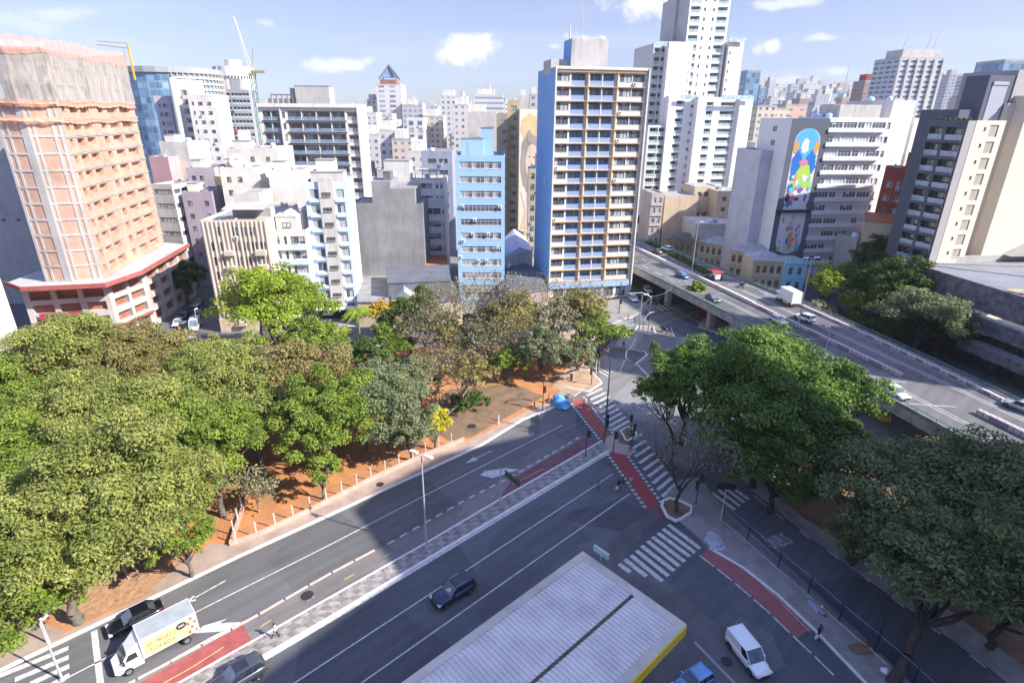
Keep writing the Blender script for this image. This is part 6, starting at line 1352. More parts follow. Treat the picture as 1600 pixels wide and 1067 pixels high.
for i, (px, w_, top, D_, r1, r2) in enumerate(INF):
    if SKY_KEEP is not None and i not in SKY_KEEP: continue
    kd = kinds[int(r1 * len(kinds))]
    if kd in ('blue', 'brown') and D_ < 500: kd = 'grey'
    m = .12 * (1 if r2 > .5 else 0)
    rt, W, dp, z = far('distant_block', 'x', 'apartment building', (px, top), px + w_, D_ * (1 + .12 * r2), kd, (r2 - .5) * 14, depth=14 + 8 * r2, tops=(((.15, .55, 3 + 4 * r1, m_offwhite if r1 > .4 else m_midgrey),) if r2 > .3 else ()), group=None)
    SKYN.append((i, px + w_ / 2, top, w_, D_, kd, rt))
CN = {'white': 'white', 'cream': 'cream', 'bands': 'white banded', 'balc': 'white balconied', 'grey': 'grey', 'blank': 'blank white', 'pink': 'pinkish', 'blue': 'blue glass', 'brown': 'brown'}
LM = [(595, 'the triangle topped tower'), (650, 'the blue shuttered tower'), (725, 'the white slab near the middle'), (795, 'the ochre tower'), (1180, 'the glass box tower'), (1225, 'the pink blocks'), (1270, 'the mural slab'), (1330, 'the tallest lattice mast'), (1372, 'the brown block'), (1440, 'the black and white banded tower'), (1510, 'the dark tower roof'), (1585, 'the right edge of the dark tower'), (480, 'the white framed balcony block'), (330, 'the round white tower')]
SKYN.sort(key=lambda a: a[1]); seen = {}
ORD = ['first', 'second', 'third', 'fourth', 'fifth', 'sixth', 'seventh', 'eighth', 'ninth', 'tenth', 'eleventh', 'twelfth']
for (i, pc, top, w_, D_, kd, rt) in SKYN:
    lm = min(LM, key=lambda a: abs(a[0] - pc)); dist_w = 'very distant' if D_ > 1000 else 'distant' if D_ > 550 else 'mid' if D_ > 350 else 'nearer'
    key = (CN[kd], dist_w, lm[1], pc < lm[0]); n_ = seen[key] = seen.get(key, 0) + 1
    rt['label'] = '%s %s block %s %s of %s' % (dist_w, CN[kd], ORD[min(n_ - 1, 11)], 'left' if pc < lm[0] else 'right', lm[1])
# ---------------------------------------------------------------- vegetation
m_bark = paint('bark', (.17, .145, .12), .95, var=.5, scale=1.5, bump=.5); m_barkd = paint('dark_bark', (.07, .055, .045), .95, var=.5, scale=1.5); m_barkg = paint('pale_bark', (.34, .28, .22), .95, var=.4, scale=1.5)
FOL = {
 'olive': foliage('leaf_olive', (.105, .155, .028), (.37, .385, .11)), 'bright': foliage('leaf_bright', (.10, .19, .015), (.42, .50, .06), .35), 'dark': foliage('leaf_dark', (.035, .075, .015), (.11, .17, .04)),
 'mid': foliage('leaf_mid', (.075, .14, .018), (.27, .34, .055)), 'greygreen': foliage('leaf_greygreen', (.10, .13, .06), (.26, .29, .15)), 'brownolive': foliage('leaf_brownolive', (.15, .14, .045), (.34, .29, .11)),
 'yellow': foliage('leaf_yellow', (.34, .32, .02), (.68, .58, .06), .3), 'ochre': foliage('leaf_ochre', (.42, .30, .03), (.60, .42, .08)), 'brown': foliage('leaf_brown', (.15, .14, .08), (.28, .26, .16), .1),
 'cool': foliage('leaf_in_shade', (.045, .07, .025), (.20, .24, .10), .15), 'big': foliage('leaf_big', (.035, .09, .018), (.19, .30, .055), .28)}  # leaves of the dusky trees darkened in colour to stand in for shade
def leaf_mesh(name, cent, nrm, size, tint, mat):
    n = len(cent); rng = np.random.default_rng(n); nrm = nrm / (np.linalg.norm(nrm, axis=1, keepdims=True) + 1e-9)
    r = rng.normal(size=(n, 3)); a = np.cross(nrm, r); a /= (np.linalg.norm(a, axis=1, keepdims=True) + 1e-9); b = np.cross(nrm, a)
    s = size[:, None]; V = np.empty((n, 4, 3)); V[:, 0] = cent - a * s; V[:, 1] = cent - b * s * .48 + nrm * s * .12; V[:, 2] = cent + a * s; V[:, 3] = cent + b * s * .48 + nrm * s * .12
    me = bpy.data.meshes.new(name); me.vertices.add(n * 4); me.vertices.foreach_set('co', V.reshape(-1)); me.loops.add(n * 4); me.loops.foreach_set('vertex_index', np.arange(n * 4, dtype=np.int32))
    me.polygons.add(n); me.polygons.foreach_set('loop_start', np.arange(0, n * 4, 4, dtype=np.int32)); me.polygons.foreach_set('loop_total', np.full(n, 4, dtype=np.int32)); me.update()
    at = me.attributes.new('tint', 'FLOAT', 'FACE'); at.data.foreach_set('value', tint.astype(np.float32)); me.materials.append(mat); me.update(calc_edges=True); return me
def crown(name, rx, ry, rz, seed, leaf=.3, cover=1.0, nclump=None, mat=None, flat=.6, droop=0, clump=.23, ragged=.3):
    """leaf clumps spread through an uneven ellipsoid"""
    rng = np.random.default_rng(seed); R = (rx + ry) / 2; K = nclump or int(44 + R * 20)
    # a crown is a handful of domed lobes, each carrying leaf clumps
    nl = 8 + int(R * 1.3); la = rng.uniform(0, 6.28) + np.arange(nl) * 2.399; lr = np.sqrt((np.arange(nl) + .3) / nl) * .70; lc = np.stack([lr * np.cos(la), lr * np.sin(la), .52 - 1.15 * lr ** 2 + rng.normal(size=nl) * .16], 1)
    ls = rng.uniform(.30, .48, nl); li = rng.integers(0, nl, K)
    ph = rng.normal(size=(K, 3)); ph[:, 2] = np.abs(ph[:, 2]) * .95 - .35 * rng.random(K); ph /= np.linalg.norm(ph, axis=1, keepdims=True)
    C = (lc[li] + ph * (ls[li] * rng.uniform(.55, 1.0 + ragged * .4, K))[:, None]) * np.array([rx * 1.1, ry * 1.1, rz * 1.25]); cr = R * clump * rng.uniform(.5, 1.1, K)
    keepc = rng.random(K) > .10; C = C[keepc]; cr = cr[keepc]; K = len(C)
    N = int(cover * (4 * math.pi * R * R * .9) / (leaf * leaf * .5)); w = cr ** 2 * rng.uniform(.35, 1.6, K); idx = rng.choice(K, N, p=w / w.sum())
    d = rng.normal(size=(N, 3)); d /= np.linalg.norm(d, axis=1, keepdims=True); d[:, 2] = np.where(d[:, 2] < -.35, -d[:, 2], d[:, 2])
    rr = (rng.random(N) ** .3)[:, None] * cr[idx][:, None]; P = C[idx] + d * rr * np.array([1, 1, flat])
    P += rng.normal(size=(N, 3)) * .10 * leaf * 3
    if droop: P[:, 2] -= droop * (np.linalg.norm(P[:, :2], axis=1) / R) ** 2
    nr = d * .7 + np.array([0, 0, .55]) + rng.normal(size=(N, 3)) * .55
    ct = rng.random(K); tint = np.clip(ct[idx] * .55 + rng.random(N) * .45, 0, 1)
    return leaf_mesh(name, P, nr, leaf * rng.uniform(.45, 1.45, N), tint, mat), C, cr
def limb(b, p, q, r0, r1, n=6, bend=.12, seed=0, seg=4):
    rnd = random.Random(seed); p = Vector(p); q = Vector(q); L = (q - p).length; pts = [p]
    for i in range(1, seg): t = i / seg; pts.append(p.lerp(q, t) + Vector((rnd.uniform(-1, 1), rnd.uniform(-1, 1), rnd.uniform(-.3, .8))) * L * bend * math.sin(math.pi * t))
    pts.append(q)
    for i in range(seg): b.tube(pts[i], pts[i + 1], r0 + (r1 - r0) * i / seg, r0 + (r1 - r0) * (i + 1) / seg, n, cap=False)
    return pts
TG = None
def tree(name, label, px, py, zc, rx, rz, kind, seed, base=None, ry=None, leaf=.32, cover=1.0, tr=None, bark=None, flat=.7, group=None, clump=.22, ragged=.3, limbs=14, parent_z=0.0):
    x, y = g(px, py, zc); ry = ry or rx
    bx, by = g(*base, .14) if base else (x, y)
    rt = empty(name, (bx, by, parent_z), 0, label, 'tree', group)
    me, C, cr = crown('crown', rx, ry, rz, seed, leaf, cover, mat=FOL[kind], flat=flat, clump=clump, ragged=ragged)
    link_mesh('crown', me, rt, (x - bx, y - by, zc - parent_z))
    b = MB(); tr = tr or max(.16, rx * .055); top = Vector((x - bx, y - by, zc - rz * .45 - parent_z)); fork = Vector((0, 0, 0)).lerp(top, .55)
    pts = limb(b, (0, 0, -.1), fork, tr * 1.25, tr * .85, 8, .06, seed)
    order = sorted(range(len(C)), key=lambda i: -cr[i])[:limbs]
    for k, i in enumerate(order): limb(b, fork, Vector(C[i]) + Vector((x - bx, y - by, zc - parent_z)), tr * .5, tr * .1, 5, .12, seed + k)
    b.smooth = True; b.build('trunk', bark or m_bark, rt); return rt
def bare(name, label, base, H, spread, seed, bark=None, lean=(0, 0), leafkind=None, leafcover=.12, depth=6, rt0=None, z0=.14, fork=.35, crownz=.7, leaf=.22, group=None):
    bx, by = g(*base, z0); rt = empty(name, (bx, by, z0), 0, label, 'tree', group); rnd = random.Random(seed); b = MB(); tips = []
    def grow(p, d, L, r, lv):
        q = p + d * L; mid = (p + q) / 2 + Vector((rnd.uniform(-1, 1), rnd.uniform(-1, 1), rnd.uniform(-.2, .5))) * L * .1
        n = 6 if lv < 2 else (4 if lv < 4 else 3); b.tube(p, mid, r, r * .85, n, cap=False); b.tube(mid, q, r * .85, r * .68, n, cap=False)
        if lv >= depth: tips.append(q); return
        k = 3 if lv < 3 and rnd.random() < .8 else 2
        a0 = rnd.uniform(0, 6.28)
        for i in range(k):
            a = a0 + i * 6.283 / k + rnd.uniform(-.5, .5); s = rnd.uniform(.35, .8) * (spread / H) * 1.25
            nd = (d * .9 + Vector((math.cos(a) * s, math.sin(a) * s, rnd.uniform(-.1, .25)))).normalized(); 
            if nd.z < .05: nd.z = rnd.uniform(.05, .25); nd.normalize()
            grow(q, nd, L * rnd.uniform(.68, .88), r * .62, lv + 1)
        if lv >= 2 and rnd.random() < .6: tips.append(q)
    grow(Vector((0, 0, -.1)), Vector((lean[0], lean[1], 1)).normalized(), H * fork * .8, H * .024, 0)
    # scale so that the height is right
    mz = max(v[2] for v in b.v); s = H / mz; b.v = [(x * s, y * s, z * s) for x, y, z in b.v]; b.smooth = True; b.build('branches', bark or m_bark, rt)
    if leafkind:
        rng = np.random.default_rng(seed); T = np.array([tuple(t * s) for t in tips]); n = int(len(T) * leafcover * 60); idx = rng.integers(0, len(T), n)
        P = T[idx] + rng.normal(size=(n, 3)) * .5; link_mesh('leaves', leaf_mesh('leaves', P, rng.normal(size=(n, 3)) + np.array([0, 0, .6]), leaf * rng.uniform(.6, 1.2, n), rng.random(n), FOL[leafkind]), rt)
    return rt
def palm(name, label, base, H, R, seed, kind='bright', z0=.14, nf=14, group=None):
    bx, by = g(*base, z0); rt = empty(name, (bx, by, z0), 0, label, 'palm tree', group); rnd = random.Random(seed)
    b = MB(); b.tube((0, 0, -.1), (.1, .05, H * .5), .2, .15, 8); b.tube((.1, .05, H * .5), (.15, .1, H), .15, .13, 8); b.build('trunk', m_barkg, rt)
    P = []; Nn = []; S = []; 
    for i in range(nf):
        a = i * 2.399 + rnd.uniform(-.2, .2); el = rnd.uniform(.1, 1.0); d = Vector((math.cos(a), math.sin(a), 0)); side = Vector((-d.y, d.x, 0))
        for k in range(34):
            t = k / 33; c = Vector((.15, .1, H)) + d * R * t * math.cos(el * .5) + Vector((0, 0, R * (math.sin(el) * t - (.55 + .5 * el) * t * t)))
            for sgn_ in (-1, 1):
                L = R * .26 * math.sin(math.pi * (.12 + .85 * t)); P.append(tuple(c + side * sgn_ * L * .5 + Vector((0, 0, -L * .22)))); Nn.append((side * sgn_, L, d))
    n = len(P); V = []; F = []
    for (p, (sd_, L, d)) in zip(P, Nn):
        p = Vector(p); w = d * .07; h = sd_ * L * .5 + Vector((0, 0, -L * .25)); k = len(V); V += [tuple(p - h - w), tuple(p - h + w), tuple(p + h + w * .3), tuple(p + h - w * .3)]; F.append((k, k + 1, k + 2, k + 3))
    me = bpy.data.meshes.new('fronds'); me.from_pydata(V, [], F); at = me.attributes.new('tint', 'FLOAT', 'FACE'); at.data.foreach_set('value', [rnd.random() for _ in F]); me.materials.append(FOL[kind]); me.update(); link_mesh('fronds', me, rt); return rt

T = tree
GL = 'leafy trees of the park canopy'
# park canopy, left
for (lab, px, py, zc, rx, rz, kd, sd_, bs) in (
 ('big light green tree whose buttressed trunk stands on the leaf litter by the road', 205, 795, 9.5, 8.2, 6.2, 'olive', 11, (190, 893)),
 ('light green tree overhanging the pavement at the bottom left corner', 85, 870, 8, 7.8, 5.5, 'olive', 12, None),
 ('low light green tree at the very lower left edge above the crosswalk', 15, 960, 6.5, 5.0, 4.2, 'mid', 13, (-10, 985)),
 ('mid green tree at the left edge halfway down the canopy', 40, 740, 9.2, 8, 6, 'mid', 14, None),
 ('broad olive tree in the middle of the left canopy', 190, 670, 11, 8.5, 6, 'olive', 15, None),
 ('olive green tree with a ragged top in front of the unfinished podium', 120, 580, 11.5, 8.5, 5.8, 'olive', 16, None),
 ('yellowish olive tree in front of the side street mouth', 240, 575, 11, 7.5, 5.5, 'brownolive', 17, None),
 ('mid green tree at the right border of the left canopy above the sand pen', 328, 708, 9, 5.8, 5.0, 'mid', 18, None),
 ('olive tree behind the dry shrub', 345, 610, 9.5, 7.2, 5, 'olive', 19, None),
 ('small green tree drooping over the pavement left of the sand pen', 285, 845, 4.8, 3.3, 3.2, 'mid', 20, None),
 ('dark green tree beside the white building end at the left edge', 20, 635, 10, 6.5, 5, 'mid', 21, None)):
    T('broadleaf_tree', lab, px, py, zc, rx, rz, kd, sd_, bs, leaf=.165, cover=1.15, group=GL)
T('broadleaf_tree', 'big bright yellow green tree in front of the beige ribbed block', 432, 500, 9.5, 9.8, 7.2, 'bright', 30, None, leaf=.26, clump=.20, group=GL)
T('broadleaf_tree', 'dark green tree tucked right of the bright yellow green tree', 490, 545, 6.5, 5.2, 4.4, 'mid', 31, None, leaf=.25, group=GL)
T('broadleaf_tree', 'brownish olive domed tree in the middle of the park', 458, 612, 8, 8.4, 5.2, 'brownolive', 32, None, leaf=.21, group=GL)
T('broadleaf_tree', 'dusky green tree between the light canopy and the brown domed tree', 395, 605, 7.5, 4.8, 4.2, 'greygreen', 33, None, leaf=.21, group=GL)
T('broadleaf_tree', 'dark green layered tree reaching over the sand pen fence', 503, 664, 7.4, 7.2, 4.6, 'mid', 34, None, leaf=.20, clump=.20, group=GL)
T('broadleaf_tree', 'small dark tree bending over the pink wall of the sand pen', 502, 738, 4.2, 2.4, 2.2, 'mid', 35, (505, 780), leaf=.2, group=GL)
T('broadleaf_tree', 'grey green tree behind the yellow flowering bush', 604, 642, 6.5, 6.8, 4.6, 'greygreen', 36, None, leaf=.2, group=GL)
T('broadleaf_tree', 'lower grey green tree beside the yellow flowering bush', 640, 676, 4.6, 3.8, 3.2, 'greygreen', 37, None, leaf=.2, group=GL)
T('flowering_tree', 'small bright yellow flowering tree by the end of the park fence', 679, 671, 3.4, 2.7, 3.0, 'yellow', 38, None, leaf=.2, cover=2.2)
T('broadleaf_tree', 'deep green tree in the middle of the park behind a street lamp', 575, 565, 6, 4.6, 3.8, 'dark', 39, None, leaf=.25, group=GL)
T('broadleaf_tree', 'deep green tree in front of the gabled shed', 640, 508, 7.5, 5.4, 5.2, 'dark', 40, None, leaf=.25, group=GL)
T('broadleaf_tree', 'small green treetop against the grey shed roofs', 662, 468, 9, 3, 2.8, 'dark', 41, None, leaf=.25, group=GL)
T('broadleaf_tree', 'grey olive tree left of the small bare tree', 590, 600, 6, 4, 3.4, 'greygreen', 42, None, leaf=.22, group=GL)
T('yellow_tree', 'small ochre yellow tree between the palm and the sheds', 598, 492, 5.5, 4.0, 2.6, 'ochre', 43, None, leaf=.34)
T('broadleaf_tree', 'brown olive half bare tree at the centre of the tree row', 800, 500, 8, 6.2, 4.6, 'brownolive', 44, None, leaf=.30, cover=.5, group=GL)
T('broadleaf_tree', 'green bushy tree low in front of the bare trees', 795, 572, 3.8, 3.0, 2.6, 'mid', 45, None, leaf=.22, group=GL)
T('broadleaf_tree', 'grey green tree right of the green bushy tree', 845, 552, 5.4, 5.0, 3.8, 'greygreen', 46, None, leaf=.22, group=GL)
T('broadleaf_tree', 'pale brown sparse tree left of the crosswalk corner', 870, 505, 8, 5.2, 4.0, 'brown', 47, None, leaf=.28, cover=.5, group=GL)
T('broadleaf_tree', 'olive yellow topped tree near the corner of the blue tower', 912, 497, 7.8, 5.0, 4.0, 'brownolive', 48, None, leaf=.3, cover=.8, group=GL)
T('broadleaf_tree', 'dark tree with yellow leaves overhanging the long crosswalk', 938, 530, 6.4, 4.8, 3.8, 'mid', 49, None, leaf=.25, group=GL)
T('broadleaf_tree', 'round grey green tree standing on orange soil by the crosswalk', 900, 562, 4.4, 3.6, 3.0, 'greygreen', 50, (905, 575), leaf=.22, group=GL)
T('broadleaf_tree', 'thin olive tree with a leaning pale trunk near the shaded soil', 738, 590, 5.8, 4.2, 3.2, 'brownolive', 51, (698, 648), leaf=.26, cover=.35, group=GL, bark=m_barkg)
T('shrub', 'dark shrub spreading on the shaded soil at the park edge', 733, 630, 1.2, 3.0, 1.4, 'dark', 52, None, leaf=.24, cover=.7)
palm('palm_tree', 'palm tree in front of the narrow apartment house shops', (563, 540), 7.5, 3.6, 3, group=None)
palm('palm_tree', 'small palm left of the taller palm by the street', (534, 548), 4.5, 2.6, 4)
bare('bare_tree', 'tall bare brown tree in front of the light blue office', (765, 566), 19, 17, 5, m_bark, (-.1, 0), 'brown', .02, 8, fork=.28)
bare('bare_tree', 'wide bare brown tree between the light blue office and the shed roofs', (705, 562), 16, 16, 6, m_bark, (0, 0), 'brownolive', .025, 8, fork=.26)
bare('bare_tree', 'bare twiggy tree close to the blue tower front', (850, 545), 15, 15, 9, m_bark, (.05, 0), 'brownolive', .025, 8, fork=.26)
bare('bare_tree', 'low bare brown tree left of the tall bare tree', (665, 575), 13, 13, 14, m_barkg, (0, 0), 'brown', .02, 8, fork=.26)
bare('bare_tree', 'pale leafless umbrella shaped tree above the brown park soil', (682, 640), 10.5, 13, 7, m_barkg, (0, 0), 'brownolive', .015, 8, fork=.26)
bare('bare_tree', 'slender bare tree growing in the white kerbed pit at the junction', (1057, 800), 13, 8.5, 8, m_barkd, (.03, 0), 'brown', .015, 8, fork=.36, leaf=.17)
bare('bare_tree', 'brown leafless tree leaning over the orange soil path', (800, 580), 12, 14, 25, m_bark, (.1, -.1), 'brownolive', .03, 8, fork=.24)
bare('bare_tree', 'brown leafless tree in front of the ochre tree row beside the shed', (735, 590), 11, 13, 26, m_bark, (-.1, 0), 'brown', .02, 8, fork=.24)
bare('bare_tree', 'brown twiggy tree behind the crosswalk corner trees', (900, 535), 13, 13, 27, m_barkg, (0, 0), 'brownolive', .05, 8, fork=.24)
T('broadleaf_tree', 'green bushy tree under the tall bare tree', 760, 535, 5.5, 4.6, 3.6, 'greygreen', 101, None, leaf=.22, group=GL)
T('broadleaf_tree', 'dull green tree left of the tall bare tree', 705, 535, 5.5, 4.4, 3.4, 'brownolive', 102, None, leaf=.22, cover=.7, group=GL)
T('broadleaf_tree', 'mid green tree right of the palm behind the park lamp', 610, 540, 5.5, 4.2, 3.4, 'mid', 103, None, leaf=.22, group=GL)
T('broadleaf_tree', 'grey green tree filling the gap above the pale leafless tree', 655, 590, 5.0, 4.0, 3.0, 'greygreen', 104, None, leaf=.22, cover=.8, group=GL)
T('broadleaf_tree', 'green tree joining the two dark layered trees in the park', 565, 640, 6.5, 5.0, 3.8, 'mid', 105, None, leaf=.2, group=GL)
T('broadleaf_tree', 'olive tree in the gap right of the left canopy', 395, 655, 7.5, 5.6, 4.2, 'olive', 106, None, leaf=.2, group=GL)
T('broadleaf_tree', 'olive tree at the park rim in front of the side street', 352, 578, 7, 5.0, 4.0, 'olive', 107, None, leaf=.22, group=GL)
bare('dry_shrub', 'dry grey leafless shrub inside the sand pen', (405, 800), 5.6, 3.4, 10, m_barkg, (0, 0), 'brown', .05, 7, fork=.28)
bare('bare_tree', 'grey brown bare street tree beyond the viaduct before the cream blocks', (1068, 420), 11, 9, 12, m_bark, (0, 0), 'brown', .04, 7, fork=.25)
# right side
GR_ = 'trees on the east side of the junction'
for (lab, px, py, zc, rx, rz, kd, sd_, bs, lf) in (
 ('large dense green tree closest to the traffic island', 1076, 608, 9.0, 6.6, 5.6, 'big', 60, None, .23),
 ('largest dense green tree crown between the junction and the viaduct', 1182, 618, 9.8, 10.4, 7.0, 'big', 61, None, .23),
 ('dense green tree touching the cream car on the viaduct', 1298, 622, 9.0, 6.2, 5.2, 'big', 62, None, .23),
 ('dense green tree low in front of the largest crown', 1190, 672, 8.0, 7.6, 5, 'big', 63, (1175, 760), .22),
 ('shaded dark green tree above the bus lane crosswalk', 1215, 735, 6, 6.0, 4.2, 'dark', 64, None, .20),
 ('dark green tree between the two big crowns by the bus lane', 1290, 700, 7, 5.4, 4.4, 'dark', 65, None, .20),
 ('green treetop sticking out left over the junction', 1030, 620, 8, 3.6, 3, 'big', 66, (1057, 690), .22),
 ('dusky grey green tree behind the forked trunk', 1395, 770, 8.2, 7.0, 4.6, 'cool', 67, (1328, 874), .20),
 ('dusky grey green tree at the right edge below the viaduct', 1535, 775, 9, 8.0, 4.8, 'cool', 68, None, .20),
 ('dusky tree with a thick forked leaning trunk at the lower right', 1480, 885, 8.6, 6.6, 4.2, 'cool', 69, (1392, 1066), .19),
 ('dusky tree at the lower right edge beyond the bus lane', 1590, 925, 8, 5.5, 4, 'cool', 70, (1545, 1010), .19),
 ('low dusky tree beside the bus lane kerb', 1355, 850, 5, 3.6, 3, 'cool', 71, (1330, 880), .19)):
    T('broadleaf_tree', lab, px, py, zc, rx, rz, kd, sd_, bs, leaf=lf, cover=(.72 if kd == 'cool' else 1.05), group=GR_, bark=m_barkd, clump=.23, tr=.42 if 'forked' in lab else None)
GP_ = 'trees of the garden beyond the viaduct'
for (lab, px, py, zc, rx, rz, kd, sd_, cv) in (
 ('feathery bright green tree beside the tall viaduct lamp', 1290, 452, 7, 4.8, 4.5, 'bright', 80, .8),
 ('round green tree right of the feathery bright one', 1322, 445, 7, 4.4, 4.2, 'mid', 81, 1.0),
 ('dark tree against the mural slab base', 1375, 415, 10, 7.0, 5.6, 'dark', 82, 1.0),
 ('dark tree in the shade left of the pale umbrella crown', 1392, 455, 9, 7.5, 6.5, 'dark', 83, 1.0),
 ('pale umbrella shaped tree before the concrete hall', 1446, 492, 9, 7.6, 4.2, 'greygreen', 84, .9),
 ('low brown red leaved tree beside the viaduct railing', 1278, 490, 3.5, 3.6, 3, 'brown', 85, .8),
 ('small round tree by the short lamp in the garden', 1340, 482, 5, 3.8, 3.4, 'mid', 86, .9),
 ('dark tree in front of the dark fluted wall', 1470, 520, 5, 5.5, 3.6, 'dark', 87, .9),
 ('dark tree low behind the viaduct railing', 1410, 515, 4, 5.5, 3.2, 'dark', 88, .8),
 ('dark bush mass left of the pale umbrella crown', 1350, 512, 1.8, 6, 1.9, 'dark', 89, .7)):
    T('broadleaf_tree', lab, px, py, zc, rx, rz, kd, sd_, None, leaf=.28, cover=cv, group=GP_, bark=m_barkd)
palm('palm_tree', 'shaded palm with a pale trunk near the viaduct railing', (1390, 535), 7, 3.6, 22, 'mid'); palm('palm_tree', 'bright palm between the feathery tree and the mural slab', (1310, 470), 8, 4.2, 23)
T('broadleaf_tree', 'small tree squeezed against the viaduct parapet above the junction', 1088, 462, 5, 2.6, 3.2, 'mid', 90, (1092, 500), leaf=.34)
T('broadleaf_tree', 'dark street tree in the side street beside the podium', 288, 440, 5.5, 5.0, 5, 'dark', 91, None, leaf=.4)
T('broadleaf_tree', 'small dark tree beyond the viaduct at the white frame of the blue tower', 1003, 350, 4, 4, 3.4, 'dark', 92, None, leaf=.5)
# clipped hedge along the far side of the viaduct
rt = empty('hedge', (*g(1010, 388, 1), 0), 0, 'long dark clipped hedge beside the viaduct before the yellow houses', 'hedge')
hp = GP([(1008, 382), (1050, 404), (1085, 424), (1115, 441)], 6); rng = np.random.default_rng(5); P = []
for i in range(9000): p = along(hp, rng.random() * length(hp)); P.append((p[0] + rng.uniform(0, 2.4) - rt.location.x, p[1] - rt.location.y + rng.uniform(0, .8), rng.uniform(4.5, 7.2)))
link_mesh('foliage', leaf_mesh('hedge_leaves', np.array(P), rng.normal(size=(9000, 3)) + np.array([0, 0, .7]), .4 * rng.uniform(.6, 1.2, 9000), rng.random(9000), FOL['dark']), rt)
b = MB(); b.prism([(x - rt.location.x + .4, y - rt.location.y) for x, y in hp] + [(x - rt.location.x + 2.0, y - rt.location.y + .8) for x, y in reversed(hp)], 0, 6.6); b.build('hedge_core', FOL['dark'], rt)
# ---------------------------------------------------------------- vehicles
def carpaint(n, c, metal=.3, rough=.25):
    if n in MATS: return MATS[n]
    m, nt, bs = _new(n); bs.inputs['Base Color'].default_value = (*c, 1); bs.inputs['Metallic'].default_value = metal; bs.inputs['Roughness'].default_value = rough; bs.inputs['Coat Weight'].default_value = .6; bs.inputs['Coat Roughness'].default_value = .08; MATS[n] = m; return m
m_tyre = paint('tyre_rubber', (.02, .02, .022), .85); m_rim = paint('alloy_rim', (.50, .51, .53), .3, .8); m_cg = glassm('car_glass', (.018, .022, .03), .04); m_cgl = glassm('windscreen_sky', (.10, .13, .17), .04)  # windscreen glass lightened: sky reflection put into its colour
m_lamp = paint('headlamp_lens', (.62, .64, .66), .15, .2); m_tail = paint('tail_lamp', (.42, .02, .02), .2); m_plastic = paint('black_plastic', (.03, .03, .033), .6); m_chrome = paint('chrome', (.6, .6, .62), .15, 1.0)
CARS = {}
